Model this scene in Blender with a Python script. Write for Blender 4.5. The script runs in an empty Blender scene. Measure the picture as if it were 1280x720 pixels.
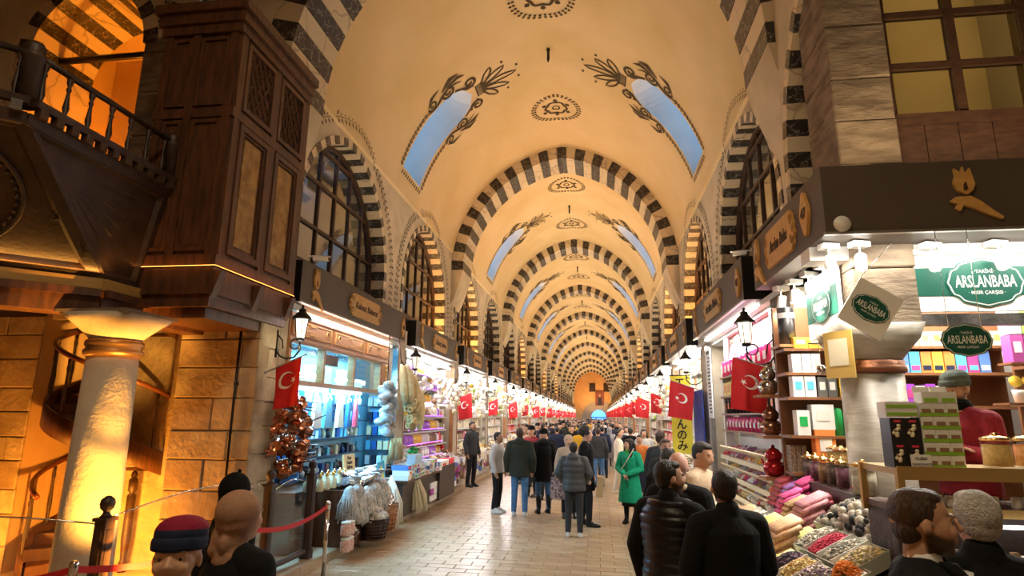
import bpy, bmesh, math, random
from math import sin, cos, pi, sqrt, atan2, acos
from mathutils import Vector, Matrix, noise
random.seed(7)
S = bpy.context.scene
C = S.collection
# ------------------------------------------------------------------ camera
CAMZ = 2.05
cam_d = bpy.data.cameras.new('camera'); cam = bpy.data.objects.new('camera', cam_d); C.objects.link(cam)
Rw = Matrix(((0.9902335359, 0.0189689378, 0.1381221334), (0.1390202565, -0.2091800122, -0.9679447767), (0.0105315053, 0.9776931533, -0.2097741297)))
cam.matrix_world = Matrix.Translation((0, 0, CAMZ)) @ Rw.to_4x4()
cam_d.sensor_width = 36; cam_d.lens = 745 / 1280 * 36; cam_d.clip_end = 400; cam_d.clip_start = .05
S.camera = cam
# ------------------------------------------------------------------ world, exposure
w = bpy.data.worlds.new('dusk sky'); S.world = w; w.use_nodes = True
w.node_tree.nodes['Background'].inputs[0].default_value = (.16, .50, .92, 1)
w.node_tree.nodes['Background'].inputs[1].default_value = 2.2
S.view_settings.view_transform = 'Standard'; S.view_settings.look = 'None'; S.view_settings.gamma = 1
S.view_settings.use_curve_mapping = False
S.view_settings.exposure = 0.35
# ------------------------------------------------------------------ layout numbers
XL, XR, XC, HW = -4.65, 2.6, -1.025, 3.625
ZS, RISE = 6.7, 4.15
PIT = 5.35
WY = [10.35 + PIT * k for k in range(20)]
RIBY = [18.5 + 10.7 * j for j in range(10)]
YEND = 121.0
FZ0, FZ1 = 3.63, 4.24

WARM = (1, .74, .45); COOL = (.93, .96, 1)
def area(name, loc, rot, sx, sy, power, col, spread=pi):
    d = bpy.data.lights.new(name, 'AREA'); d.shape = 'RECTANGLE'; d.size = sx; d.size_y = sy
    d.energy = power; d.color = col; d.spread = spread
    o = bpy.data.objects.new(name, d); o.location = loc; o.rotation_euler = rot; C.objects.link(o); return o
def point(name, loc, power, col, r=.05):
    d = bpy.data.lights.new(name, 'POINT'); d.energy = power; d.color = col; d.shadow_soft_size = r
    o = bpy.data.objects.new(name, d); o.location = loc; C.objects.link(o); return o
def spot(name, loc, tgt, power, col, ang=80, r=.04):
    d = bpy.data.lights.new(name, 'SPOT'); d.energy = power; d.color = col; d.shadow_soft_size = r; d.spot_size = math.radians(ang); d.spot_blend = .6
    o = bpy.data.objects.new(name, d); o.location = loc
    o.rotation_euler = (Vector(tgt) - Vector(loc)).to_track_quat('-Z', 'Y').to_euler(); C.objects.link(o); return o
# strips of warm up-lights lying on top of the shop fascias, one pair per bay
for j, y in enumerate([13.0] + [24.5 + 10.7 * k for k in range(9)]):
    for sx, x in ((1, XL + .40), (-1, XR - .45)):
        area('fascia_uplight', (x, y, FZ1 + .05), (pi, -sx * math.radians(-32), 0), .12, 9.0, 120 if j else 62, WARM, 2.3)
# shop lighting under each fascia
for k in range(20):
    y = WY[k]; L = 4.0
    p = 230 if k else 150
    area('shop_light', (XL + .25, y, 3.52), (0, math.radians(-6), 0), .3, L, p, (.97, .95, 1))
    area('shop_light', (XR - .30, y, 3.52), (0, math.radians(6), 0), .3, L, p, (1, .95, .88))
# crossing hall: added fill light high above the visitors, uplight on the cross fascia
area('crossing_fill', (-1.0, 0.5, 8.6), (0, 0, 0), 1.2, 1.2, 230, (1, .78, .5))
area('crossing_uplight', (3.2, 5.2, 4.3), (pi, 0, 0), 2.4, .1, 25, WARM)
# ------------------------------------------------------------------ materials
MATS = {}
def lnk(nt, a, b): nt.links.new(a, b)
def mat(name, col, rough=.6, metal=0, col2=None, scale=6, bump=0, bscale=None, emit=None, es=0, spec=None, stretch=None, detail=4, contrast=None, coat=0, alpha=None, coord='Object', sss=0):
    if name in MATS: return MATS[name]
    m = bpy.data.materials.new(name); m.use_nodes = True; nt = m.node_tree; b = nt.nodes['Principled BSDF']
    b.inputs['Base Color'].default_value = (*col, 1); b.inputs['Roughness'].default_value = rough; b.inputs['Metallic'].default_value = metal
    if spec is not None: b.inputs['Specular IOR Level'].default_value = spec
    if coat: b.inputs['Coat Weight'].default_value = coat
    if emit: b.inputs['Emission Color'].default_value = (*emit, 1); b.inputs['Emission Strength'].default_value = es
    if col2 or bump:
        tc = nt.nodes.new('ShaderNodeTexCoord'); mp = nt.nodes.new('ShaderNodeMapping'); lnk(nt, tc.outputs[coord], mp.inputs[0])
        if stretch: mp.inputs['Scale'].default_value = stretch
    if col2:
        n = nt.nodes.new('ShaderNodeTexNoise'); n.inputs['Scale'].default_value = scale; n.inputs['Detail'].default_value = detail
        lnk(nt, mp.outputs[0], n.inputs[0]); r = nt.nodes.new('ShaderNodeValToRGB')
        lo, hi = contrast or (.35, .65)
        r.color_ramp.elements[0].position = lo; r.color_ramp.elements[1].position = hi
        r.color_ramp.elements[0].color = (*col, 1); r.color_ramp.elements[1].color = (*col2, 1)
        lnk(nt, n.outputs[0], r.inputs[0]); lnk(nt, r.outputs[0], b.inputs['Base Color'])
    if bump:
        n = nt.nodes.new('ShaderNodeTexNoise'); n.inputs['Scale'].default_value = bscale or scale * 4; n.inputs['Detail'].default_value = 5
        lnk(nt, mp.outputs[0], n.inputs[0]); bp = nt.nodes.new('ShaderNodeBump'); bp.inputs['Strength'].default_value = bump; bp.inputs['Distance'].default_value = .02
        lnk(nt, n.outputs[0], bp.inputs['Height']); lnk(nt, bp.outputs[0], b.inputs['Normal'])
    MATS[name] = m; return m
def marble(name, base, vein, scale=2.2, width=.02, rough=.35):
    m = bpy.data.materials.new(name); m.use_nodes = True; nt = m.node_tree; b = nt.nodes['Principled BSDF']; b.inputs['Roughness'].default_value = rough
    tc = nt.nodes.new('ShaderNodeTexCoord'); n = nt.nodes.new('ShaderNodeTexNoise'); n.inputs['Scale'].default_value = scale * 1.7; n.inputs['Detail'].default_value = 6
    g = nt.nodes.new('ShaderNodeNewGeometry'); lnk(nt, g.outputs['Position'], n.inputs[0])
    add = nt.nodes.new('ShaderNodeVectorMath'); add.operation = 'MULTIPLY_ADD'; add.inputs[1].default_value = (.35, .35, .35)
    lnk(nt, n.outputs['Color'], add.inputs[0]); lnk(nt, g.outputs['Position'], add.inputs[2])
    v = nt.nodes.new('ShaderNodeTexVoronoi'); v.feature = 'DISTANCE_TO_EDGE'; v.inputs['Scale'].default_value = scale; lnk(nt, add.outputs[0], v.inputs[0])
    r = nt.nodes.new('ShaderNodeValToRGB'); r.color_ramp.elements[0].color = (*vein, 1); r.color_ramp.elements[1].color = (*base, 1)
    r.color_ramp.elements[0].position = 0; r.color_ramp.elements[1].position = width
    lnk(nt, v.outputs['Distance'], r.inputs[0]); lnk(nt, r.outputs[0], b.inputs['Base Color']); MATS[name] = m; return m
def glass(name, tint, mixf=.25, rough=.05):
    m = bpy.data.materials.new(name); m.use_nodes = True; nt = m.node_tree
    for n in list(nt.nodes): nt.nodes.remove(n)
    o = nt.nodes.new('ShaderNodeOutputMaterial'); mx = nt.nodes.new('ShaderNodeMixShader'); t = nt.nodes.new('ShaderNodeBsdfTransparent'); g = nt.nodes.new('ShaderNodeBsdfGlossy')
    t.inputs[0].default_value = (*tint, 1); g.inputs['Roughness'].default_value = rough
    f = nt.nodes.new('ShaderNodeLayerWeight'); f.inputs[0].default_value = .5; pw = nt.nodes.new('ShaderNodeMath'); pw.operation = 'POWER'; pw.inputs[1].default_value = 4.0; lnk(nt, f.outputs['Facing'], pw.inputs[0])
    ma = nt.nodes.new('ShaderNodeMath'); ma.operation = 'MULTIPLY_ADD'; ma.inputs[1].default_value = .6; ma.inputs[2].default_value = mixf; f = pw
    lnk(nt, f.outputs[0], ma.inputs[0]); lnk(nt, ma.outputs[0], mx.inputs[0]); lnk(nt, t.outputs[0], mx.inputs[1]); lnk(nt, g.outputs[0], mx.inputs[2]); lnk(nt, mx.outputs[0], o.inputs[0])
    MATS[name] = m; return m
def emis(name, col, st):
    return mat(name, (.8, .8, .8), .5, emit=col, es=st)
plaster = mat('cream plaster', (.63, .47, .24), .85, col2=(.70, .54, .32), scale=.7, bump=.15, bscale=9)
plaster_w = mat('grey white plaster', (.50, .43, .30), .85, col2=(.66, .57, .42), scale=1.6, bump=.3, bscale=8)
blk = marble('black veined marble', (.028, .024, .022), (.36, .33, .29), 5, .03)
wht = marble('pale veined marble', (.62, .52, .37), (.35, .28, .20), 1.6, .035)
paint = mat('dark brown wall paint', (.06, .040, .018), .8)
wood_d = mat('dark stained timber', (.055, .022, .011), .45, col2=(.12, .045, .02), scale=3, stretch=(6, 6, 1), bump=.2, bscale=30)
wood_vd = mat('nearly black carved timber', (.025, .013, .009), .5, col2=(.05, .024, .014), scale=5, bump=.3, bscale=25)
wood_m = mat('orange brown timber', (.32, .13, .045), .4, col2=(.42, .19, .07), scale=4, stretch=(1, 5, 5), bump=.15)
wood_panel = mat('amber figured panel', (.22, .11, .025), .5, col2=(.42, .25, .07), scale=7, detail=8, bump=.3)
win_w = mat('brown window timber', (.045, .020, .011), .55, col2=(.075, .034, .017), scale=8, stretch=(1, 1, 4))
stone = mat('weathered ashlar stone', (.28, .20, .12), .9, col2=(.46, .36, .23), scale=2.3, bump=.8, bscale=14, detail=8)
stone_d = mat('grey brown ashlar', (.12, .085, .055), .9, col2=(.24, .18, .12), scale=3, bump=.8, bscale=12, detail=8, stretch=(1, 1, 3))
fasc = mat('dark taupe fascia panel', (.075, .056, .040), .55, col2=(.085, .064, .046), scale=2)
blackm = mat('black painted metal', (.012, .011, .010), .35, metal=.4)
gold = mat('carved golden board', (.50, .27, .07), .5, col2=(.60, .34, .10), scale=12)
chrome = mat('polished steel', (.7, .7, .7), .15, metal=1)
copper = mat('copper', (.62, .25, .13), .22, metal=1)
brass = mat('brass', (.75, .5, .2), .22, metal=1)
red = mat('red flag cloth', (.55, .008, .012), .7, col2=(.62, .012, .018), scale=5)
white = mat('white', (.8, .8, .78), .5)
win_glass = glass('window glass', (.75, .78, .8), .12, .03)
shop_glass = glass('shop glass', (.93, .95, .96), .02, .02)
# ------------------------------------------------------------------ builders
class B:
    def __init__(s): s.v = []; s.f = []; s.m = []; s.sm = []
    def add(s, vs, fs, mi=0, smooth=False):
        o = len(s.v); s.v += [tuple(v) for v in vs]; s.f += [tuple(i + o for i in f) for f in fs]; s.m += [mi] * len(fs); s.sm += [smooth] * len(fs); return s
    def box(s, c, d, mi=0, rot=None, taper=1.0):
        x, y, z = d[0] / 2, d[1] / 2, d[2] / 2; t = taper
        vs = [Vector(p) for p in ((-x, -y, -z), (x, -y, -z), (x, y, -z), (-x, y, -z), (-x * t, -y * t, z), (x * t, -y * t, z), (x * t, y * t, z), (-x * t, y * t, z))]
        if rot is not None:
            vs = [rot @ v for v in vs]
        c = Vector(c)
        return s.add([v + c for v in vs], [(0, 3, 2, 1), (4, 5, 6, 7), (0, 1, 5, 4), (1, 2, 6, 5), (2, 3, 7, 6), (3, 0, 4, 7)], mi)
    def bb(s, a, b, mi=0): return s.box([(a[i] + b[i]) / 2 for i in range(3)], [abs(b[i] - a[i]) for i in range(3)], mi)
    def prism(s, poly, a, b, fr=None, mi=0):
        # poly: 2D points in frame (O, U, V, N); extruded from a to b along N
        O, U, V, N = fr; n = len(poly)
        P = [O + U * p[0] + V * p[1] + N * a for p in poly] + [O + U * p[0] + V * p[1] + N * b for p in poly]
        fs = [tuple(range(n))[::-1], tuple(range(n, 2 * n))] + [(i, (i + 1) % n, n + (i + 1) % n, n + i) for i in range(n)]
        return s.add(P, fs, mi)
    def lathe(s, prof, c=(0, 0, 0), n=16, mi=0, M=None, smooth=True, cap=True):
        c = Vector(c); vs = []; fs = []
        for r, z in prof:
            for i in range(n):
                a = 2 * pi * i / n; p = Vector((r * cos(a), r * sin(a), z))
                vs.append((M @ p if M is not None else p) + c)
        for j in range(len(prof) - 1):
            for i in range(n): fs.append((j * n + i, j * n + (i + 1) % n, (j + 1) * n + (i + 1) % n, (j + 1) * n + i))
        s.add(vs, fs, mi, smooth)
        if cap:
            k = len(prof) - 1; o = len(s.v) - len(vs)
            s.f += [tuple(o + i for i in range(n))[::-1], tuple(o + k * n + i for i in range(n))]; s.m += [mi] * 2; s.sm += [False] * 2
        return s
    def tube(s, pts, r, n=8, mi=0, smooth=True):
        pts = [Vector(p) for p in pts]; rs = r if isinstance(r, (list, tuple)) else [r] * len(pts)
        vs = []; fs = []; up = None
        for i, p in enumerate(pts):
            t = (pts[min(i + 1, len(pts) - 1)] - pts[max(i - 1, 0)])
            if t.length < 1e-9: t = Vector((0, 0, 1))
            t.normalize()
            if up is None: up = Vector((0, 0, 1)) if abs(t.z) < .9 else Vector((0, 1, 0))
            a = t.cross(up)
            if a.length < 1e-4: a = t.orthogonal()
            a.normalize(); b = a.cross(t); up = b
            for k in range(n):
                q = 2 * pi * k / n; vs.append(p + (a * cos(q) + b * sin(q)) * rs[i])
        for j in range(len(pts) - 1):
            for i in range(n): fs.append((j * n + i, j * n + (i + 1) % n, (j + 1) * n + (i + 1) % n, (j + 1) * n + i))
        fs += [tuple(range(n))[::-1], tuple((len(pts) - 1) * n + i for i in range(n))]
        return s.add(vs, fs, mi, smooth)
    def sph(s, c, r, mi=0, nu=12, nv=8, M=None):
        c = Vector(c); rr = r if isinstance(r, (tuple, list)) else (r, r, r); vs = []; fs = []
        for j in range(nv + 1):
            th = pi * j / nv
            for i in range(nu):
                a = 2 * pi * i / nu; p = Vector((rr[0] * sin(th) * cos(a), rr[1] * sin(th) * sin(a), rr[2] * cos(th)))
                vs.append((M @ p if M is not None else p) + c)
        for j in range(nv):
            for i in range(nu): fs.append((j * nu + i, (j + 1) * nu + i, (j + 1) * nu + (i + 1) % nu, j * nu + (i + 1) % nu))
        return s.add(vs, fs, mi, True)
    def mesh(s, name, mats):
        me = bpy.data.meshes.new(name); me.from_pydata(s.v, [], s.f)
        for m in (mats if isinstance(mats, (list, tuple)) else [mats]): me.materials.append(m)
        me.polygons.foreach_set('material_index', s.m); me.polygons.foreach_set('use_smooth', s.sm); me.update(); return me
def ob(name, me, parent=None, loc=None, rot=None, kind=None, label=None):
    o = bpy.data.objects.new(name, me); C.objects.link(o)
    if parent is not None: o.parent = parent
    if loc is not None: o.location = loc
    if rot is not None: o.rotation_euler = rot if not isinstance(rot, (int, float)) else (0, 0, rot)
    if kind: o['kind'] = kind
    if label: o['label'] = label
    return o
def part(name, b, mats, parent=None, **k): return ob(name, b.mesh(name, mats), parent, **k)
def tag(o, label, cat, group=None, kind=None):
    o['label'] = label; o['category'] = cat
    if group: o['group'] = group
    if kind: o['kind'] = kind
    return o
def thing(name, label, cat, loc=(0, 0, 0), rz=0, group=None, rot=None):
    o = bpy.data.objects.new(name, None); C.objects.link(o); o.location = loc; o.rotation_euler = rot or (0, 0, rz); o.empty_display_size = .1
    return tag(o, label, cat, group)
KIDS = {}
def copy_tree(o, loc=None, rz=None, label=None, group=None, par=None, scale=None, kids=None):
    c = o.copy(); C.objects.link(c)
    if par is not None: c.parent = par
    if loc is not None: c.location = loc
    if rz is not None: c.rotation_euler = (0, 0, rz) if isinstance(rz, (int, float)) else rz
    if scale is not None: c.scale = (scale,) * 3 if isinstance(scale, (int, float)) else scale
    if label: c['label'] = label
    if group: c['group'] = group
    for ch in (kids if kids is not None else list(o.children)): copy_tree(ch, par=c)
    return c
def struct(name, b, mats, parent=None):
    o = part(name, b, mats, parent)
    if parent is None: o['kind'] = 'structure'
    return o
def sgroup(name, loc=(0, 0, 0)):
    o = bpy.data.objects.new(name, None); C.objects.link(o); o.location = loc; o['kind'] = 'structure'; return o
V = Vector
FRL = lambda x: (V((x, 0, 0)), V((0, 1, 0)), V((0, 0, 1)), V((1, 0, 0)))     # polygons in Y,Z ; extrude +X
FRY = lambda y: (V((0, y, 0)), V((1, 0, 0)), V((0, 0, 1)), V((0, 1, 0)))     # polygons in X,Z ; extrude +Y
def arch(hw, rise):
    e = (rise * rise - hw * hw) / (2 * hw); return e, hw + e
def arch_pt(s, hw, rise, d=0):
    """s in -1..1 over the arch; d = inset. returns (u, z) with u=0 at the axis and z above the springing"""
    e, R = arch(hw, rise); R2 = R - d; fa = acos(e / R2); f = (1 - abs(s)) * fa
    sg = -1 if s < 0 else 1; return (sg * (R2 * cos(f) - e) if s else 0.0, R2 * sin(f)) if True else None
def arch_pt2(s, hw, rise, d=0):
    e, R = arch(hw, rise); R2 = R - d; fa = acos(e / R2); f = (1 - abs(s)) * fa
    u = R2 * cos(f) - e; return ((-u if s < 0 else u), R2 * sin(f))
def arch_z(u, hw, rise, d=0):
    e, R = arch(hw, rise); R2 = R - d; q = R2 * R2 - (abs(u) + e) ** 2; return sqrt(q) if q > 0 else 0
VE, VR = arch(HW, RISE); VFA = acos(VE / VR); VL = VR * VFA
def vault(c, off=0):
    """c = signed arc distance from crown (negative left). off = inwards"""
    f = VFA - abs(c) / VR; R = VR - off; u = R * cos(f) - VE
    return (XC + (u if c > 0 else -u), ZS + R * sin(f))
def c_of_z(z): return VL - VR * math.asin((z - ZS) / VR)
def seg_poly(s0, s1, hw, rise, d0, d1, z0, sub=1):
    ss = [s0 + (s1 - s0) * i / sub for i in range(sub + 1)]
    if s0 < -1e-6 and s1 > 1e-6: ss = sorted(set(ss + [0.0]))
    a = [arch_pt2(s, hw, rise, d0) for s in ss]; b = [arch_pt2(s, hw, rise, d1) for s in ss]
    return [(p[0], p[1] + z0) for p in a] + [(p[0], p[1] + z0) for p in reversed(b)]
_txt = {}
def text_mesh(body, size, ext, m, shear=0, align='CENTER', bold=0):
    key = (body, size, ext, m.name, shear, align, bold)
    if key in _txt: return _txt[key]
    cu = bpy.data.curves.new('lettering', 'FONT'); cu.body = body; cu.size = size; cu.extrude = ext; cu.align_x = align; cu.align_y = 'CENTER'; cu.shear = shear; cu.resolution_u = 2; cu.offset = bold
    t = bpy.data.objects.new('t', cu); C.objects.link(t); dg = bpy.context.evaluated_depsgraph_get(); me = bpy.data.meshes.new_from_object(t.evaluated_get(dg))
    bpy.data.objects.remove(t); bpy.data.curves.remove(cu); me.materials.clear(); me.materials.append(m); me.name = 'lettering'; _txt[key] = me; return me
RX = math.radians(90)
# ================================================================== FLOOR
floor_m = mat('polished travertine', (.36, .25, .14), .34, col2=(.50, .38, .24), scale=1.4, bump=.04, bscale=20, detail=6, spec=.4)
grout = mat('dark grout', (.16, .11, .07), .7)
tile_ms = [mat('travertine tile %s' % n, c, .30, col2=c2, scale=5, bump=.06, bscale=25, spec=.42) for n, c, c2 in (('honey', (.34, .23, .12), (.42, .30, .17)), ('sand', (.40, .29, .175), (.47, .355, .23)), ('rose', (.32, .205, .115), (.40, .27, .16)))]
fl = struct('floor', B().bb((-14, -6, -.3), (12, YEND + 6, -.012)), [grout])
tm = []
TW, TD = .40, .20
for i in range(3):
    b = B(); w2, d2 = TW / 2 - .004, TD / 2 - .004
    vs = [(-w2, -d2, -.02), (w2, -d2, -.02), (w2, d2, -.02), (-w2, d2, -.02), (-w2, -d2, -.002), (w2, -d2, -.002), (w2, d2, -.002), (-w2, d2, -.002), (-w2 + .004, -d2 + .004, 0), (w2 - .004, -d2 + .004, 0), (w2 - .004, d2 - .004, 0), (-w2 + .004, d2 - .004, 0)]
    b.add(vs, [(0, 1, 5, 4), (1, 2, 6, 5), (2, 3, 7, 6), (3, 0, 4, 7), (4, 5, 9, 8), (5, 6, 10, 9), (6, 7, 11, 10), (7, 4, 8, 11), (8, 9, 10, 11)])
    tm.append(b.mesh('tile', [tile_ms[i]]))
rest = B(); cnt = 0
cand = []
r_ = 0; y = 1.0
while y < 60:
    x = -4.0 + (TW / 2 if r_ % 2 else 0) - TW * 2
    while x < 2.6:
        cand.append((x + TW / 2, y + TD / 2)); x += TW
    y += TD; r_ += 1
near = [c for c in cand if 8.2 < c[1] < 13.4 and -3.95 < c[0] < 1.1][:300]
ns = set(near)
for c in near:
    ob('tile', random.choice(tm), fl, loc=(c[0], c[1], random.uniform(-.0015, .0015)))
for c in cand:
    if c in ns: continue
    w2, d2 = TW / 2 - .004, TD / 2 - .004; z = random.uniform(-.001, .001)
    rest.add([(c[0] - w2, c[1] - d2, z), (c[0] + w2, c[1] - d2, z), (c[0] + w2, c[1] + d2, z), (c[0] - w2, c[1] + d2, z)], [(0, 1, 2, 3)], random.randint(0, 2))
part('tiles', rest, tile_ms, fl, kind='stuff')
b = B(); b.bb((-4.2, 60, -.01), (2.8, YEND, 0)); part('far_paving', b, [floor_m], fl)
b = B(); b.bb((-13.9, -5.9, -.01), (11.9, 1.0, 0)); b.bb((-13.9, 1, -.01), (-4.8, 30, 0)); b.bb((2.6, 1, -.01), (11.9, 30, 0)); part('side_paving', b, [floor_m], fl)
# raised stone kerbs the stalls stand on
kerb_m = mat('worn kerb stone', (.36, .27, .17), .5, col2=(.48, .38, .26), scale=3, bump=.3)
for side, xa, xb in (('left', -4.9, -3.82), ('right', 1.25, 2.7)):
    kb = B(); g = sgroup('trim_kerb_' + side)
    y = 5.5 if side == 'left' else 7.0
    n = 0
    while y < 118:
        L = 1.15
        if n < 12: part('kerb_stone', B().bb((xa, y, 0), (xb, y + L - .012, .12 + random.uniform(-.003, .003))), [kerb_m], g)
        else: kb.bb((xa, y, 0), (xb, y + L - .012, .12))
        y += L; n += 1
    part('far_kerb_stones', kb, [kerb_m], g, kind='stuff')
# ================================================================== VAULT with skylight openings
SKY = [13.5] + [18.5 + 10.7 * j + 6.2 for j in range(9)]
cz0, cz1 = c_of_z(7.86), c_of_z(10.02)
NC = 40
def sky_w(c):      # half width of the opening at arc distance c (c from cz1 (top) to cz0 (bottom))
    t = (cz0 - c) / (cz0 - cz1)
    return .68 - .06 * t if t < .72 else (.68 - .06 * .72) * sqrt(max(0, 1 - ((t - .72) / .28) ** 2))
vb = B(); tun = []
ys_bay = [(7.1, 18.5, SKY[0])] + [(18.5 + 10.7 * j, 18.5 + 10.7 * (j + 1) if j < 8 else YEND, SKY[j + 1]) for j in range(9)]
hole_c = [cz1 + (cz0 - cz1) * i / 20 for i in range(21)]
for y0, y1, ys in ys_bay:
    for sg in (-1, 1):
        cs = [0 + cz1 * i / 8 for i in range(9)] + hole_c[1:] + [cz0 + (c_of_z(7.32) - cz0) * i / 4 for i in range(1, 5)]
        def q(ca, cb, ya, yb, ya2=None, yb2=None):
            a = vault(sg * ca if ca else 1e-9 * sg); b_ = vault(sg * cb)
            ya2 = ya if ya2 is None else ya2; yb2 = yb if yb2 is None else yb2
            vs = [(a[0], ya, a[1]), (a[0], yb, a[1]), (b_[0], yb2, b_[1]), (b_[0], ya2, b_[1])]
            vb.add(vs, [(0, 1, 2, 3) if sg > 0 else (3, 2, 1, 0)], 0, True)
        for i in range(len(cs) - 1):
            ca, cb = cs[i], cs[i + 1]; N = 6
            yl, yr = ys - .72, ys + .72
            for k in range(N): q(ca, cb, y0 + (yl - y0) * k / N, y0 + (yl - y0) * (k + 1) / N)
            for k in range(N): q(ca, cb, yr + (y1 - yr) * k / N, yr + (y1 - yr) * (k + 1) / N)
            if ca >= cz1 - 1e-6 and cb <= cz0 + 1e-6:
                wa, wb = sky_w(ca), sky_w(cb)
                q(ca, cb, yl, ys - wa, yl, ys - wb); q(ca, cb, ys + wa, yr, ys + wb, yr)
            else: q(ca, cb, yl, yr)
for sg in (-1, 1):
    x_, z_ = vault(sg * c_of_z(7.32)); xw = XC + sg * (HW + .01); vs_ = [(x_, 7.1, z_), (x_, YEND, z_), (xw, YEND, 7.255), (xw, 7.1, 7.255)]; vb.add(vs_, [(0, 1, 2, 3) if sg > 0 else (3, 2, 1, 0)])
vo = struct('ceiling', vb, [plaster])
# weld for smooth shading
bm = bmesh.new(); bm.from_mesh(vo.data); bmesh.ops.remove_doubles(bm, verts=bm.verts, dist=1e-4); bm.to_mesh(vo.data); bm.free()
reveal_m = mat('white skylight reveal', (.62, .62, .60), .8, col2=(.68, .67, .64), scale=2)
sky_glass = glass('skylight glass', (.9, .95, 1), .03, .05)
ns = 1
for bi, (y0, y1, ys) in enumerate(ys_bay):
    for sg in (-1, 1):
        g = sgroup('window_%d' % ns); ns += 1
        out = [(c, ys - sky_w(c)) for c in hole_c] + [(c, ys + sky_w(c)) for c in reversed(hole_c)]
        # remove the duplicated top pair
        D = V((sg * 1.05, 0, .42)); b = B(); A = []; Z = []
        for c, yy in out:
            x, z = vault(sg * c); A.append(V((x, yy, z))); Z.append(V((x, yy, z)) + D * (1.0 if True else 1))
        n = len(A); b.add(A + Z, [(i, (i + 1) % n, n + (i + 1) % n, n + i) for i in range(n)], 0, False)
        part('skylight_reveal', b, [reveal_m], g)
        b = B(); b.add([p + D * .0 for p in Z], [tuple(range(n))]); part('skylight_pane', b, [sky_glass], g)
        if bi < 3:
            b = B()
            for t in (.5,):
                b.tube([Z[10] - D * .03, Z[-11] - D * .03], .02, 6)
            part('skylight_bar', b, [white], g)
# ================================================================== RIBS
def rib(name_i, y0, dep, parts):
    g = sgroup('trim_rib_arch_%d' % name_i); N = 37; bl = B()
    for i in range(N):
        s0, s1 = -1 + 2 * i / N, -1 + 2 * (i + 1) / N; black = i % 2 == 0
        gap = .0012
        poly = [(XC + u, z) for u, z in seg_poly(s0 + gap, s1 - gap, HW, RISE, -.03, .38 if not black else .383, ZS, 2)]
        if parts:
            o = part('voussoir', B().prism(poly, y0 + (0 if black else .002), y0 + dep, FRY(0)), [blk if black else wht], g)
        else: bl.prism(poly, y0, y0 + dep, FRY(0), 0 if black else 1)
    if not parts: part('voussoirs', bl, [blk, wht], g, kind='stuff')
    b = B()
    for sg in (-1, 1):
        X0 = XC + sg * HW
        poly = [(X0 + sg * .02, ZS), (X0 - sg * .38, ZS), (X0 - sg * .30, ZS - .35), (X0 - sg * .1, ZS - .95), (X0 + sg * .02, ZS - 1.2)]
        b.prism(poly if sg > 0 else poly[::-1], y0, y0 + dep, FRY(0))
    part('rib_corbels', b, [plaster_w], g); return g
rib(0, 7.1, 1.15, True)
for j, y in enumerate(RIBY): rib(j + 1, y, 1.3, j < 3)
# ================================================================== SIDE WALLS with arched window openings
WHW, WSP, WRI = 2.14, 4.95, 2.30       # outer edge of the striped ring
def wall_side(side, X, ks, ystart):
    g = sgroup('wall_' + side); b = B(); sg = 1 if side == 'left' else -1
    def qd(a0, a1, zb0, zb1, zt0, zt1):
        vs = [(X, a0, zb0), (X, a1, zb1), (X, a1, zt1), (X, a0, zt0)]; b.add(vs, [(0, 1, 2, 3) if sg < 0 else (3, 2, 1, 0)])
    top = 7.6; y = ystart
    for k in ks:
        yc = 10.35 + PIT * k; a, c = yc - WHW, yc + WHW
        if a > y: qd(y, a, 3.3, 3.3, top, top)
        n = 24; us = [max(y - yc, arch_pt2(-1 + 2 * i / n, WHW, WRI)[0]) for i in range(n + 1)]
        for i in range(n):
            u0, u1 = us[i], us[i + 1]
            if u1 - u0 < 1e-5: continue
            z0, z1 = WSP + arch_z(u0, WHW, WRI), WSP + arch_z(u1, WHW, WRI)
            qd(yc + u0, yc + u1, z0, z1, max(top, z0 + .02), max(top, z1 + .02))
        y = c
    qd(y, YEND, 3.3, 3.3, top, top)
    part('upper_plaster', b, [plaster_w], g); return g
wl = wall_side('left', XL, range(20), 7.2)
wr = wall_side('right', XR, range(0, 20), 7.12); XQ = 2.32
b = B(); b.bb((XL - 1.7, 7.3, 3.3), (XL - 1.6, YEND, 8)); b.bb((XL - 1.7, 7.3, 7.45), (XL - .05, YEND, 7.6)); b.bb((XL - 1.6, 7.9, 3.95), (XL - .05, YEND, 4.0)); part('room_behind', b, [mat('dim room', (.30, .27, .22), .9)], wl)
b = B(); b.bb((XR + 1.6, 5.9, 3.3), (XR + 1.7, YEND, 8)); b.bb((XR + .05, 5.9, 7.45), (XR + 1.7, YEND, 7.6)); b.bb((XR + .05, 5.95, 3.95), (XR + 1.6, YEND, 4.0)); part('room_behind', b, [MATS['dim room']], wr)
b = B()
for i in range(24):
    ua, ub_ = [max(5.97 - 5.0, arch_pt2(-1 + 2 * (i + d_) / 24, WHW, WRI)[0]) for d_ in (0, 1)]
    if ub_ - ua > 1e-4: za, zb_ = [WSP + arch_z(u_, WHW, WRI) for u_ in (ua, ub_)]; b.add([(XQ, 5 + ua, za), (XQ, 5 + ub_, zb_), (XQ, 5 + ub_, 9), (XQ, 5 + ua, 9)], [(0, 1, 2, 3)])
part('upper_plaster', b, [plaster_w], wr)
blind = mat('dusty blind', (.42, .34, .20), .8, col2=(.50, .42, .27), scale=1.5)
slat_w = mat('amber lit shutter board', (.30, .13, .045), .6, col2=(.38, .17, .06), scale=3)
win_n = [ns]
BB = B
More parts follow.
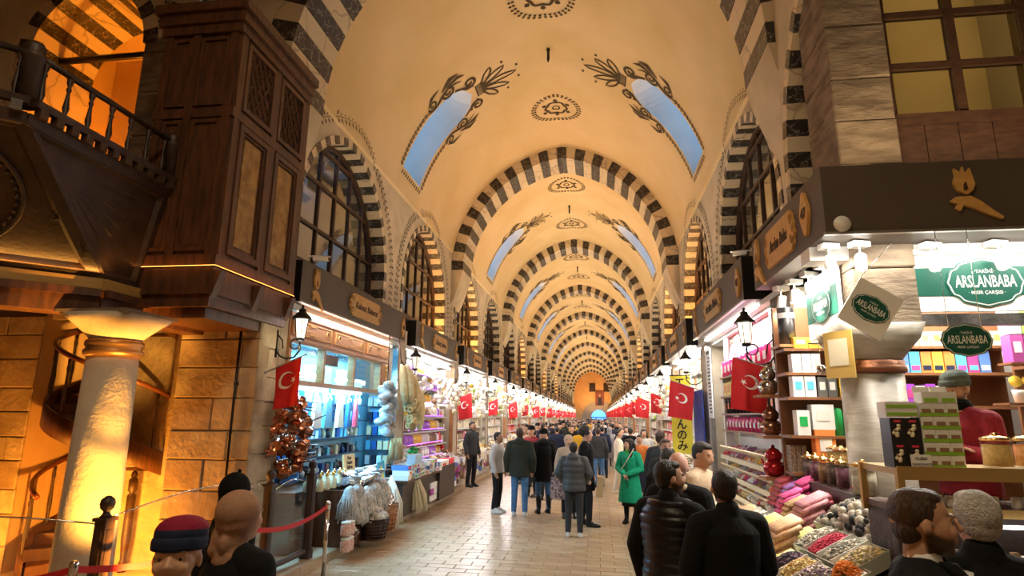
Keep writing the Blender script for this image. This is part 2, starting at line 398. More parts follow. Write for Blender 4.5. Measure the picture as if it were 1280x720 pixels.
def window(side, X, k, near):
    sg = 1 if side == 'left' else -1          # inward direction
    yc = 10.35 + PIT * k
    g = sgroup('window_%d' % win_n[0]); win_n[0] += 1
    # striped ring
    N = 33; ymin = 5.95 if (side == 'right' and k == -1) else -99
    class B(BB):
        def prism(s, poly, a, b, fr=None, mi=0):
            u0 = ymin - yc
            if ymin > 0:
                out = []
                for i_ in range(len(poly)):
                    p, q = poly[i_], poly[(i_ + 1) % len(poly)]
                    if p[0] >= u0: out.append(p)
                    if (p[0] >= u0) != (q[0] >= u0): f_ = (u0 - p[0]) / (q[0] - p[0]); out.append((u0, p[1] + (q[1] - p[1]) * f_))
                poly = out
                if len(poly) < 3: return s
            return BB.prism(s, poly, a, b, fr, mi)
    bl = B()
    FR = (V((X, yc, 0)), V((0, 1, 0)), V((0, 0, 1)), V((sg, 0, 0)))
    items = [(seg_poly(-1 + 2 * i / N + .001, -1 + 2 * (i + 1) / N - .001, WHW + .0, WRI, 0, .15, WSP, 2), i % 2) for i in range(N)]
    for i in range(4):
        z1 = WSP - i * .2; z0 = z1 - .2 + .004
        for s in (-1, 1): items.append(([(s * WHW, z0), (s * (WHW - .15), z0), (s * (WHW - .15), z1), (s * WHW, z1)], (i + 1) % 2))
    for poly, par in items:
        if yc + min(p[0] for p in poly) < ymin: continue
        a_, b_ = -.34, .02 + (.004 if par == 0 else 0)
        if near: part('voussoir', B().prism(poly, a_, b_, FR), [wht if par else blk], g)
        else: bl.prism(poly, a_, b_, FR, 1 if par else 0)
    if not near: part('voussoirs', bl, [blk, wht], g, kind='stuff')
    # timber frame, bars and panes
    ih, ir = WHW - .15, arch_pt2(0, WHW, WRI, .15)[1]; zb = 4.62
    def az(u): return WSP + arch_z(u, WHW, WRI, .15)
    def uw(z): 
        if z <= WSP: return ih
        e, R = arch(WHW, WRI); R -= .15; q = R * R - (z - WSP) ** 2; return max(0, sqrt(max(0, q)) - e)
    ub = [-ih + 2 * ih * i / 6 for i in range(7)]
    zbs = [zb, 5.30, 6.15, 6.85]
    fb = B(); bars = []
    d0, d1 = -.36, -.29
    for s0 in range(24):
        fb.prism(seg_poly(-1 + 2 * s0 / 24, -1 + 2 * (s0 + 1) / 24, WHW, WRI, .15, .23, WSP), d0 - .03, d1 + .02, FR)
    for s in (-1, 1): fb.prism([(s * ih, 4.0), (s * (ih - .08), 4.0), (s * (ih - .08), WSP), (s * ih, WSP)], d0 - .03, d1 + .02, FR)
    fb.prism([(-ih, zb - .1), (ih, zb - .1), (ih, zb), (-ih, zb)], d0 - .03, d1 + .05, FR)
    fo = part('window_frame', fb, [win_w], g)
    for u in ub[1:-1]:
        bars.append([(u - .028, zb), (u + .028, zb), (u + .028, az(u + .028) - .05), (u - .028, az(u - .028) - .05)])
    for z in zbs[1:]:
        w_ = uw(z) - .05
        bars.append([(-w_, z - .028), (w_, z - .028), (w_, z + .028), (-w_, z + .028)])
    if near:
        for i, p in enumerate(bars): part('glazing_bar', B().prism(p, d0, d1 + (.006 if i > 4 else 0), FR), [win_w], g)
    else:
        bb_ = B()
        for p in bars: bb_.prism(p, d0, d1, FR)
        part('glazing_bars', bb_, [win_w], g)
    pb = B(); sl = B(); orange = (side, k) in ORANGE
    for i in range(6):
        for j in range(4):
            u0, u1 = ub[i], ub[i + 1]; z0 = zbs[j]; z1 = zbs[j + 1] if j < 3 else 9
            us = [u0 + (u1 - u0) * t / 4 for t in range(5)]
            tp = [(u, min(z1, az(u) - .02)) for u in us]
            if max(t[1] for t in tp) <= z0 + .05: continue
            tp = [(u, max(z, z0)) for u, z in tp]
            poly = [(u0, z0), (u1, z0)] + tp[::-1]
            if near: part('pane', B().prism(poly, d0 + .03, d0 + .036, FR), [win_glass], g)
            else: pb.prism(poly, d0 + .03, d0 + .036, FR)
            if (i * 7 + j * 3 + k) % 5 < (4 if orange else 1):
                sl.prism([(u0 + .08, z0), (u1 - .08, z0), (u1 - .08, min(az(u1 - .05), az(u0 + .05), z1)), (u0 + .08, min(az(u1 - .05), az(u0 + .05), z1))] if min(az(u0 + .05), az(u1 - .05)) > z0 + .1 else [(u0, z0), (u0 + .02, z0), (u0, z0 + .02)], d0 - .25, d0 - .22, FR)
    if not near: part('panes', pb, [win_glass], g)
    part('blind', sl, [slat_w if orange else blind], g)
    b = B(); n = 20
    for i in range(n):
        u0 = -ih + 2 * ih * i / n; b.prism([(u0 + .004, 4.0), (u0 + 2 * ih / n - .004, 4.0), (u0 + 2 * ih / n - .004, zb - .1), (u0 + .004, zb - .1)], d0, d1, FR)
    part('apron_boards', b, [win_w], g)
    if orange:
        area('reveal_lamp', (X - sg * .15, yc + (1.2 if side == 'left' else 1.2), 4.3), (pi, 0, 0), .1, 1.5, 55 if k < 3 else 40, (1, .45, .12))
    return g
area('room_fill', (XL - 1.0, 10.4, 7.3), (0, 0, 0), .6, 3.5, 26, (.55, .66, 1)); area('room_fill', (XL - 1.0, 18.5, 7.3), (0, 0, 0), .6, 9, 45, (1, .62, .25))  # unseen lights added to brighten the rooms behind the panes
area('room_fill', (XR + 1.0, 18.5, 7.3), (0, 0, 0), .6, 9, 45, (1, .62, .25)); area('room_fill', (XR + 1.0, 8.5, 7.3), (0, 0, 0), .6, 5, 14, (1, .75, .45))
ORANGE = {('left', 1), ('left', 2), ('left', 5), ('left', 8), ('right', 1), ('right', 2), ('right', 5), ('left', 11), ('right', 8), ('right', 11)}
for k in range(20): window('left', XL, k, k < 3)
window('right', XQ, -1, True)
for k in range(0, 20): window('right', XR, k, k < 2)
# ------------------------------------------------------------------ painted garlands
def leaf(b, p, t, n, s, L, W, off=.006):
    """flat painted leaf at p, along direction (t rotated), surface normal n"""
    d = t.normalized(); q = n.cross(d).normalized(); o = n * off
    tip = p + d * L
    b.add([p + o, p + d * L * .45 + q * W + o, tip + o, p + d * L * .45 - q * W + o], [(0, 1, 2, 3)])
def garland_arch(b, X, sg, yc, d, step=.13, LL=.12):
    e, R = arch(WHW, WRI); n = V((sg, 0, 0))
    tot = 2 * (R + d) * acos(e / (R + d)); N = int(tot / step)
    pts = []
    for i in range(N + 1):
        s = -1 + 2 * i / N; u, z = arch_pt2(s, WHW, WRI, -d); pts.append((yc + u, WSP + z))
    for s in (-1, 1):
        ex = [(yc + s * (WHW + d), WSP - step * j) for j in range(1, 6)]
        pts = (ex[::-1] + pts) if s < 0 else pts + ex
    def wx(z):
        return X + sg * (0.0 if z < ZS else HW - (XC - vault(-c_of_z(min(z, 10.8)))[0]) if sg > 0 else HW - (XC - vault(-c_of_z(min(z, 10.8)))[0]))
    P = []
    for y_, z_ in pts:
        dx = 0
        if z_ > 7.32: dx = HW - (XC - vault(-c_of_z(z_))[0])
        P.append(V((X + sg * (dx + (.0)), y_, z_)))
    for i in range(1, len(P) - 1):
        t = (P[i + 1] - P[i - 1]).normalized(); q = n.cross(t).normalized()
        for s in (-1, 1): leaf(b, P[i] + q * s * .02, t * .55 + q * s * .9, n, 1, LL, .028, .012)
        b.add([P[i] - q * .006 + n * .012, P[i] + q * .006 + n * .012, P[i + 1] + q * .006 + n * .012, P[i + 1] - q * .006 + n * .012], [(0, 1, 2, 3)])
for side, X, sg, W_ in (('left', XL, 1, wl), ('right', XR, -1, wr)):
    for k in range(0 if sg > 0 else 0, 6):
        b = B(); garland_arch(b, X, sg, 10.35 + PIT * k, .34, .15, .13); part('painted_garland', b, [paint], W_)
# ornaments painted on the vault: ribbons in (c, y)
def vmap(c, y, off=.012):
    x, z = vault(c if c else 1e-6, off); return V((x, y, z))
def ribbon(b, pts, wid):
    wid = [w_ * 1.45 for w_ in wid] if isinstance(wid, list) else wid * 1.45
    n = len(pts); L = []; Rr = []
    for i, p in enumerate(pts):
        a = pts[max(i - 1, 0)]; c = pts[min(i + 1, n - 1)]; dx, dy = c[0] - a[0], c[1] - a[1]; l = math.hypot(dx, dy) or 1
        w_ = wid[i] if isinstance(wid, list) else wid; L.append((p[0] - dy / l * w_, p[1] + dx / l * w_)); Rr.append((p[0] + dy / l * w_, p[1] - dx / l * w_))
    P = [vmap(*p) for p in L] + [vmap(*p) for p in Rr]
    b.add(P, [(i, i + 1, n + i + 1, n + i) for i in range(n - 1)])
def spiral(cx, cy, r0, r1, a0, turns, n=22):
    return [(cx + (r0 + (r1 - r0) * i / n) * cos(a0 + turns * 2 * pi * i / n), cy + (r0 + (r1 - r0) * i / n) * sin(a0 + turns * 2 * pi * i / n)) for i in range(n + 1)]
def petal(b, x, y, a, L, W, wd=.022):
    pts = []
    for i in range(15):
        t = i / 14; tt = t * 2 if t < .5 else 2 - 2 * t
        s = 1 if t < .5 else -1; ww = W * sin(pi * min(1, tt * .92)) ** .8 * (.6 + .4 * tt)
        pts.append((x + cos(a) * L * tt - sin(a) * ww * s, y + sin(a) * L * tt + cos(a) * ww * s))
    ribbon(b, pts, wd)
def taper(n, w0, mid=.5): return [w0 * (.25 + .75 * sin(pi * min(1, max(0, i / (n - 1))))) for i in range(n)]
def skylight_ornament(ys, sg):
    b = B(); ct = -cz1        # work on local coordinate h = height along arc above opening bottom ; c = sg*(...)
    H = cz0 - cz1
    def m(h, y): return (sg * (cz0 - h), ys + y)
    def rb(pts, w_): ribbon(b, [m(*p) for p in pts], w_)
    for s in (-1, 1):
        # leaf chain beside the lower half
        y_ = .82
        n = 12
        for i in range(n):
            h = -.02 + i * H * .52 / n
            for q in (-1, 1):
                rb([(h, s * (y_ + q * .012)), (h + .05, s * (y_ + q * .05)), (h + .10, s * (y_ + q * .02))], [.006, .022, .004])
        # scrolls
        rb([(H * .50 + t * .1, s * (.82 - .10 * sin(t * .55) + 0)) for t in range(0, 13)], taper(13, .030))
        rb(spiral(H * .60, s * .90, .16, .02, pi * (1 if s > 0 else 1), s * 1.4), .020)
        rb(spiral(H * .80, s * .80, .20, .03, pi, s * 1.5), .024)
        rb(spiral(H * 1.02, s * .52, .21, .03, pi * .9, s * 1.5), .026)
        rb([(H * .55, s * .95), (H * .62, s * 1.12), (H * .72, s * 1.16)], [.01, .04, .006])
        rb([(H * .74, s * .98), (H * .86, s * 1.16), (H * .95, s * 1.12)], [.012, .05, .006])
        rb([(H * .80, s * .98), (H * .93, s * 1.02), (H * 1.0, s * .92)], [.012, .04, .006])
        rb([(H * .86, s * .62), (H * .98, s * .42), (H * 1.05, s * .30)], .024)
    for y_ in range(-5, 6): rb([(-.17, y_ * .14), (-.11, y_ * .14 + .05), (-.05, y_ * .14 + .06)], [.006, .022, .004])
    # central clasp and palmette
    rb([(H * 1.06, -.24), (H * 1.06, .24)], .015); rb([(H * 1.06 + .16, -.24), (H * 1.06 + .16, .24)], .015)
    for y_ in range(-3, 4): rb([(H * 1.06 + .03, y_ * .07), (H * 1.06 + .13, y_ * .07)], .012)
    for a, L in ((-1.0, .62), (-.5, .78), (0, .95), (.5, .78), (1.0, .62)):
        pts = []
        x0 = H * 1.06 + .18
        for i in range(17):
            t = i / 16; tt = t * 2 if t < .5 else 2 - 2 * t; s = 1 if t < .5 else -1; ww = .085 * sin(pi * min(1, tt * .9))
            pts.append((x0 + cos(a) * L * tt - sin(a) * ww * s, sin(a) * L * tt * .9 + a * .12 + cos(a) * ww * s))
        rb(pts, .018)
    for a, r in ((-.25, 1.0), (.25, 1.0), (-.75, .85), (.75, .85)):
        cx, cy = H * 1.06 + .2 + cos(a) * r, sin(a) * r; rb([(cx - .03, cy), (cx + .03, cy)], .03)
    return b
def medallion(y0):
    b = B(); R = .70; N = 34
    for i in range(N):
        a = 2 * pi * i / N
        for q in (0, 1):
            r0 = R - .02 - q * .08; r1 = r0 + .07; a2 = a + .06
            ribbon(b, [(r0 * cos(a), y0 + r0 * sin(a)), ((r0 + r1) / 2 * cos(a + .05), y0 + (r0 + r1) / 2 * sin(a + .05)), (r1 * cos(a2), y0 + r1 * sin(a2))], [.006, .028, .006])
    ribbon(b, [(.3 * cos(2 * pi * i / 30) * (1 + .08 * cos(6 * 2 * pi * i / 30)), y0 + .3 * sin(2 * pi * i / 30) * (1 + .08 * cos(6 * 2 * pi * i / 30))) for i in range(31)], .024)
    ribbon(b, [(.1 * cos(2 * pi * i / 16), y0 + .1 * sin(2 * pi * i / 16)) for i in range(17)], .016)
    for i in range(6):
        a = 2 * pi * i / 6 + .5
        ribbon(b, [(.33 * cos(a), y0 + .33 * sin(a)), (.40 * cos(a), y0 + .40 * sin(a)), (.46 * cos(a), y0 + .46 * sin(a))], [.02, .05, .01])
    return b
for bi, ys in enumerate(SKY[:5]):
    for sg in (-1, 1): part('painted_scrollwork', skylight_ornament(ys, sg), [paint], vo)
    base = 7.8 if bi == 0 else RIBY[bi - 1]
    for d in (3.3, 8.07): part('painted_medallion', medallion(base + d), [paint], vo)
for bi, ys in enumerate(SKY[:6]):
    b = B(); x, z = vault(.0001); b.lathe([(.02, 0), (.05, -.04), (.03, -.12), (.035, -.3), (.012, -.38)], (x, ys - .5, z), 8)
    tag(part('ceiling_hook', b, [blackm]), ['dark ceiling hook over the nearest bay between the two big skylights', 'dark ceiling hook over the second bay', 'small dark ceiling hook over the third bay', 'small dark ceiling hook over the fourth bay', 'tiny dark ceiling hook over the fifth bay', 'tiny dark ceiling hook over the sixth bay'][bi], 'hook', 'ceiling hooks along the vault crown')
# ================================================================== END WALL
g = sgroup('wall_end')
ew = mat('orange end plaster', (.62, .33, .12), .85, col2=(.66, .37, .15), scale=1)
eg = mat('grey end stone', (.33, .26, .19), .9, col2=(.38, .31, .23), scale=1)
part('end_plaster', B().bb((XL - 2, YEND, 0), (XR + 2, YEND + .4, 12)), [ew], g)
b = B(); pts = [(XC + 1.4 + arch_pt2(-1 + 2 * i / 20, 3.5, 3.6)[0], 1.6 + arch_pt2(-1 + 2 * i / 20, 3.5, 3.6)[1]) for i in range(21)]
b.prism([(XC - 2.1, 0)] + pts + [(XC + 4.9, 0)], YEND - .15, YEND - .02, FRY(0)); part('blind_arch', b, [eg], g)
blue_e = mat('blue daylit doorway', (.1, .3, .7), .4, emit=(.10, .38, .95), es=1.6); 
g = sgroup('door_1')
pts = [(XC + 1.25 + arch_pt2(-1 + 2 * i / 16, 1.45, 1.5)[0], 1.9 + arch_pt2(-1 + 2 * i / 16, 1.45, 1.5)[1]) for i in range(17)]
b = B(); b.prism([(XC - .2, 0)] + pts + [(XC + 2.7, 0)], YEND - .3, YEND - .2, FRY(0)); part('doorway_screen', b, [blue_e], g)
b = B(); b.bb((XC - .25, YEND - .36, 1.85), (XC + 2.75, YEND - .3, 2.0))
for i in range(4): b.bb((XC - .2 + i * .95, YEND - .36, 0), (XC - .12 + i * .95, YEND - .3, 1.9))
part('door_frame', b, [blackm], g)
tag(part('wall_plaque', B().bb((XC - .5, YEND - .1, 6.9), (XC + .7, YEND, 8.6)), [wood_vd]), 'dark rectangular plaque left of the portrait on the orange end wall', 'plaque', 'plaques on the end wall')
tag(part('wall_plaque', B().bb((XC + 2.3, YEND - .1, 6.9), (XC + 3.5, YEND, 8.6)), [wood_vd]), 'dark rectangular plaque right of the portrait on the orange end wall', 'plaque', 'plaques on the end wall')
area('end_wall_fill', (XC + .5, YEND - 3.5, 4.0), (math.radians(145), 0, 0), 5, .3, 260, (1, .62, .30))  # unseen fill added to brighten the end wall
t = thing('portrait_banner', 'tall red and dark portrait banner of a suited man at the far end', 'banner', (XC + 1.5, YEND - .18, 4.2))
part('cloth', B().bb((-.85, -.02, 0), (.85, .02, 2.9)), [mat('portrait ground', (.12, .03, .02), .7, col2=(.28, .07, .04), scale=1)], t)
b = B(); b.prism([(-.4, .1), (.45, .1), (.4, 1.3), (.15, 1.6), (-.1, 1.6), (-.35, 1.3)], -.05, -.03, FRY(0)); part('printed_suit', b, [mat('banner navy', (.02, .02, .04), .8)], t)
b = B(); b.sph((.03, -.04, 1.95), (.22, .02, .3)); part('printed_face', b, [mat('banner skin', (.45, .25, .16), .8)], t)
# ================================================================== CROSSING HALL (left stone wall, spandrel, outer shell)
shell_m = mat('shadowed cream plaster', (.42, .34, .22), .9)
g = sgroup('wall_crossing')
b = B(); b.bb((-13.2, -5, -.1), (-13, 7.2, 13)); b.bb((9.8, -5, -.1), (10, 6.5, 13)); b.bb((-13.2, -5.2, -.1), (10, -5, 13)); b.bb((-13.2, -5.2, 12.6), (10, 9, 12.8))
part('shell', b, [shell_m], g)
b = B()   # spandrel above the first rib, flush with it
n = 30; X0, X1 = XC - HW, XC + HW
for i in range(n):
    u0, z0 = arch_pt2(-1 + 2 * i / n, HW, RISE, -.02); u1, z1 = arch_pt2(-1 + 2 * (i + 1) / n, HW, RISE, -.02)
    b.prism([(XC + u0, ZS + z0), (XC + u1, ZS + z1), (XC + u1, 12.6), (XC + u0, 12.6)], 7.12, 7.3, FRY(0))
b.bb((X1 + .02, 7.12, 4.2), (9.8, 7.3, 12.6)); b.bb((-6.0, 7.12, 8.3), (X0 - .02, 7.3, 12.6)); b.bb((-5.55, 7.12, 3.3), (X0 - .02, 7.3, 8.3))
part('spandrel_plaster', b, [plaster_w], g)
# roof slab over everything so that only the skylights admit the sky
b = B(); b.bb((-13, 7.0, 12.6), (9, 7.4, 12.8)); part('roof_edge', b, [shell_m], g)
# left wall of the crossing: stone below, wide niche with the spiral stair, arched niche above
lw = sgroup('wall_front_left'); YW = 7.25
def stones(parent, x0, x1, z0, z1, y, mats, hmin=.3, hmax=.42, wmin=.5, wmax=.95, dep=.25, face='y', x_fix=None, seed=1):
    rnd = random.Random(seed); z = z0
    while z < z1 - .05:
        h = min(rnd.uniform(hmin, hmax), z1 - z); h = h if z1 - z - h > .12 else z1 - z
        x = x0
        while x < x1 - .02:
            w_ = rnd.uniform(wmin, wmax); w_ = w_ if x1 - x - w_ > .2 else x1 - x
            p = rnd.uniform(0, .018)
            b = B(); g_ = .005; e_ = .012
            # block with softened edges
            a = [(x + g_, z + g_), (x + w_ - g_, z + g_), (x + w_ - g_, z + h - g_), (x + g_, z + h - g_)]
            c_ = [(x + g_ + e_, z + g_ + e_), (x + w_ - g_ - e_, z + g_ + e_), (x + w_ - g_ - e_, z + h - g_ - e_), (x + g_ + e_, z + h - g_ - e_)]
            if face == 'y': vs = [(q[0], y + dep, q[1]) for q in a] + [(q[0], y - p + e_, q[1]) for q in a] + [(q[0], y - p, q[1]) for q in c_]
            else:
                sg = face; vs = [(y - sg * dep, q[0], q[1]) for q in a] + [(y + sg * (p - e_), q[0], q[1]) for q in a] + [(y + sg * p, q[0], q[1]) for q in c_]
            b.add(vs, [(0, 1, 5, 4), (1, 2, 6, 5), (2, 3, 7, 6), (3, 0, 4, 7), (4, 5, 9, 8), (5, 6, 10, 9), (6, 7, 11, 10), (7, 4, 8, 11), (8, 9, 10, 11)])
            part('stone', b, [rnd.choice(mats)], parent); x += w_
        z += h
stone_b = mat('pale pitted ashlar', (.34, .27, .18), .9, col2=(.52, .43, .30), scale=3.3, bump=.9, bscale=18, detail=8)
orange_st = mat('ochre rendered stone', (.52, .36, .18), .85, col2=(.60, .43, .24), scale=1.2, bump=.25, bscale=14)
core = mat('mortar', (.20, .15, .10), .95)
b = B(); b.bb((-5.47, YW + .03, 0), (-4.4, YW + .6, 3.35)); b.bb((-13.1, YW + .03, 0), (-7.65, YW + .3, 3.6)); b.bb((-6.70, YW + .03, 3.3), (-4.7, YW + .3, 7.62)); b.bb((-11, YW + .03, 3.3), (-8.75, YW + .3, 7.6)); part('mortar_core', b, [core], lw)
stones(lw, -5.5, -4.36, 0, 3.35, YW, [stone, stone_b], seed=3)
stones(lw, -10.4, -7.62, 0, 3.35, YW, [stone, stone_b, stone], seed=4)
stones(lw, 7.27, 7.75, 0, 3.5, -4.37, [stone_b], face=1, seed=5, wmin=.48, wmax=.5)
stones(lw, -6.74, -4.72, 3.4, 7.62, YW, [stone_d, stone_d, stone], hmin=.5, hmax=.75, wmin=.5, wmax=.9, seed=6)
# niche for the stair: curved ochre wall behind
b = B(); n = 20; R = 2.1; xc = -6.55
prev = None
for i in range(n + 1):
    a = pi * i / n; p = (xc + 1.07 * cos(a), YW + .02 + 1.75 * sin(a) ** .8 if sin(a) > 1e-6 else YW + .02)
    if prev: b.add([(prev[0], prev[1], 0), (p[0], p[1], 0), (p[0], p[1], 4.3), (prev[0], prev[1], 4.3)], [(0, 1, 2, 3)], 0, True)
    prev = p
part('niche_render', b, [orange_st], lw)
# upper arched niche: striped marble arch, orange lit inside
UW, UZ, URI = 1.0, 7.55, 1.15; UX = -7.74
ul = sgroup('trim_niche_arch'); N = 15
for i in range(N):
    poly = [(UX + u, z) for u, z in seg_poly(-1 + 2 * i / N + .002, -1 + 2 * (i + 1) / N - .002, UW + .22, URI + .2, 0, .24, UZ, 2)]
    part('voussoir', B().prism(poly, YW - .02 + (.004 if i % 2 else 0), YW + 1.15, FRY(0)), [blk if i % 2 == 0 else wht], ul)
for s in (-1, 1):
    if s < 0: part('jamb_block', B().bb((UX - UW - .3, YW - .01, 5.9), (UX - UW, YW + 1.15, 7.55)), [wht], ul)
b = B(); b.bb((UX - 1.6, YW + 2.2, 4.0), (UX + 1.6, YW + 2.3, 9.6)); b.bb((UX + 1.0, YW + .2, 4), (UX + 1.1, YW + 2.3, 9.6)); b.bb((UX - 1.7, YW + .2, 4), (UX - 1.6, YW + 2.3, 9.6)); b.bb((UX - 1.7, YW + .15, 8.85), (UX + 1.2, YW + 2.3, 8.95)); b.bb((UX - 1.6, YW + .3, 9.5), (UX + 1.6, YW + 2.3, 9.6)); b.bb((UX - 1.6, YW, 3.95), (UX + 1.1, YW + 2.3, 4.0))
part('niche_back', b, [orange_st], lw)
b = B(); n = 24
for i in range(n):
    u0, z0 = arch_pt2(-1 + 2 * i / n, UW + .22, URI + .2, 0); u1, z1 = arch_pt2(-1 + 2 * (i + 1) / n, UW + .22, URI + .2, 0)
    b.prism([(UX + u0, UZ + z0), (UX + u1, UZ + z1), (UX + u1, 12.6), (UX + u0, 12.6)], YW - .01, YW + .2, FRY(0))
b.bb((UX + UW + .22, YW - .01, 7.62), (-5.9, YW + .2, 12.6)); b.bb((-13, YW - .01, 7.6), (UX - UW - .22, YW + .2, 12.6)); b.bb((-13, YW - .005, 5.5), (UX - UW - .3, YW + .2, 7.6))
b.bb((-13, YW, 3.35), (UX - UW - .3, YW + .2, 5.6)); b.bb((-7.65, YW + .1, 3.32), (-5.4, YW + .2, 4.0))
part('upper_plaster', b, [plaster_w], lw)
b = B(); b.tube([(UX - UW + .0, YW + .5, 7.72), (UX + UW + .1, YW + .5, 7.72)], .055, 6); part('tie_rod', b, [blackm], ul)
# painted sprigs on the plaster beside the niche and above the box
b = B()
def sprig(b, x, z, n, dx, dz, y):
    P = [V((x + dx * i + .03 * sin(i * 1.3), y, z + dz * i)) for i in range(n)]; nn = V((0, -1, 0))
    for i in range(n - 1):
        t = (P[i + 1] - P[i]).normalized(); q = nn.cross(t)
        b.add([P[i] - q * .008 + nn * .01, P[i] + q * .008 + nn * .01, P[i + 1] + q * .008 + nn * .01, P[i + 1] - q * .008 + nn * .01], [(0, 1, 2, 3)])
        s = 1 if i % 2 else -1
        leaf(b, P[i] + q * s * .02, t * .5 + q * s, nn, 1, .15, .045, .012)
        leaf(b, P[i] - q * s * .02, t * .8 - q * s, nn, 1, .08, .03, .012)
sprig(b, -6.45, 7.75, 14, .012, .11, YW - .01); sprig(b, -5.98, 7.72, 6, -.06, .03, YW - .01)
sprig(b, -4.95, 7.55, 14, -.03, .11, 7.11); sprig(b, -5.6, 8.0, 10, -.03, .10, 7.11)
part('painted_sprigs', b, [paint], lw)
b = B(); b.tube([(-4.62, YW - .04, .1), (-4.62, YW - .04, 3.3)], .018, 6); b.bb((-4.64, YW - .05, 1.0), (-4.60, YW, 1.04)); b.bb((-4.64, YW - .05, 2.4), (-4.60, YW, 2.44))
tag(part('drain_pipe', b, [blackm]), 'thin dark vertical pipe fixed to the stone pier left of the copper pots', 'pipe')
# ---- hidden warm lamps of the kiosk
AMB = (1, .34, .03)
point('niche_lamp', (-6.0, 6.9, .5), 150, AMB, .1)
point('niche_lamp', (-7.6, 6.3, .4), 110, AMB, .1)
point('upper_niche_lamp', (UX + .3, YW + 1.6, 4.5), 330, (1, .38, .03), .15)
spot('column_lamp', (-2.9, 4.55, .12), (-5.0, 5.6, 1.85), 2600, (1, .42, .06), 40, .06)
# ================================================================== KIOSK (prayer platform) on the left
kz = thing('wooden_kiosk', 'dark carved timber kiosk platform with balustrade, standing on the left stone column', 'kiosk', (-5.0, 5.6, 3.05))
K = lambda x, y, z: (x + 5.0, y - 5.6, z - 3.05)
def KB(): return B()
def shift(b):
    b.v = [(v[0] + 5.0, v[1] - 5.6, v[2] - 3.05) for v in b.v]; return b
r2 = .7071
R1 = V((-4.9, 4.15, 4.55)); R2 = V((-4.9, 5.95, 4.55)); R0 = R1 + V((-r2, -r2, 0)) * 2.2
B1 = V((-5.17, 5.5, 3.42)); B2 = V((-5.17, 6.0, 3.42)); B0 = B1 + V((-r2, -r2, 0)) * 1.6; 
R0b = R0 + V((-2.2, 0, 0)); B0b = B0 + V((-2.2, 0, 0))
def facet(b, P, inset, depth, mi=0):
    """framed facet: outer band plus recessed panel"""
    P = [V(p) for p in P]; c = sum(P, V()) / len(P); n = (P[1] - P[0]).cross(P[2] - P[0]).normalized()
    I = [p + (c - p) * inset for p in P]; J = [p + (c - p) * (inset + .05) - n * depth for p in P]; k = len(P)
    b.add(P + I + J, [(i, (i + 1) % k, k + (i + 1) % k, k + i) for i in range(k)] + [(k + i, k + (i + 1) % k, 2 * k + (i + 1) % k, 2 * k + i) for i in range(k)] + [tuple(range(2 * k, 3 * k))], mi)
    return J, n
def ray_fan(b, O, U, Vv, n, a0, a1, r0, r1, w_=.012, cnt=9):
    for i in range(cnt):
        a = a0 + (a1 - a0) * i / (cnt - 1); d = U * cos(a) + Vv * sin(a); q = n.cross(d)
        p0, p1 = O + d * r0, O + d * r1
        b.add([p0 - q * w_ * .4, p0 + q * w_ * .4, p1 + q * w_, p1 - q * w_, (p0 + n * .01), (p1 + n * .022)], [(0, 4, 5, 3), (4, 1, 2, 5)])
for nm, P in (('corner_soffit', [R1, B1, B2, R2]), ('front_soffit', [R0, B0, B1, R1]), ('side_soffit', [R0b, B0b, B0, R0])):
    b = KB(); J, n = facet(b, P, .12, .05)
    if n.dot(V((0, 0, 2)) - P[0]) < 0: n = -n
    fo = part(nm, shift(b), [wood_vd], kz)
    b = KB(); c = sum(J, V()) / 4
    if nm == 'corner_soffit':
        O = R1 + V((-.08, .45, -.25)) + n * -.02; dirs = (B2 - O).normalized(); q = n.cross(dirs)
        ray_fan(b, O - n * .03, dirs, q, n, -.30, .62, .12, .95, .012, 8)
        part('carved_rays', shift(b), [wood_vd], fo)
    else:
        top = (J[0] + J[3]) / 2; bot = (J[1] + J[2]) / 2; up = (top - bot).normalized(); q = n.cross(up); H = (top - bot).length
        O = bot + up * (H * .46) + n * .0
        Rr = H * .36; ring = [O + (up * sin(2 * pi * i / 40) + q * cos(2 * pi * i / 40)) * Rr + n * .03 for i in range(41)]; b.tube(ring, .022, 6)
        for i in range(40):
            a = 2 * pi * i / 40; b.sph(O + (up * sin(a) + q * cos(a)) * (Rr - .05) + n * .03, .022, 0, 6, 4)
        ray_fan(b, O - q * (Rr * .55) * (1), q, up, n, -1.2, 1.2, .05, Rr * 1.2, .014, 9)
        for s in (-1, 1):
            for i in range(5):
                a = pi / 2 + (i - 2) * .6; O2 = bot + up * .16 + q * s * H * .42; b.tube([O2 + n * .01, O2 + (up * sin(a) + q * cos(a)) * .07 + n * .03, O2 + (up * sin(a + .3) + q * cos(a + .3)) * .11 + n * .01], [.012, .014, .004], 5)
        part('carved_shell', shift(b), [wood_vd], fo)
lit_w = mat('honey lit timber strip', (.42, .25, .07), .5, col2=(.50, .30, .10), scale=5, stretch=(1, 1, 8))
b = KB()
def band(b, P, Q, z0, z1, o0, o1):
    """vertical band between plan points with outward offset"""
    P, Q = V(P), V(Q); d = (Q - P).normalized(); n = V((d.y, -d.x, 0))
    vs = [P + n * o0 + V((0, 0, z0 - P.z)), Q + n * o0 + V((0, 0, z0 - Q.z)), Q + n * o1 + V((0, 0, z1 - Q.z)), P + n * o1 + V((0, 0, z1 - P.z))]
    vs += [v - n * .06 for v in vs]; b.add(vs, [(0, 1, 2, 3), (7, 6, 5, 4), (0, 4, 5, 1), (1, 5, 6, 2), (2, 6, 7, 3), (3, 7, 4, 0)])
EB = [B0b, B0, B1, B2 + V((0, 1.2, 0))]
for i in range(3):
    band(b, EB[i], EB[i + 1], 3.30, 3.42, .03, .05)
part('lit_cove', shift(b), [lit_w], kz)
b = KB()
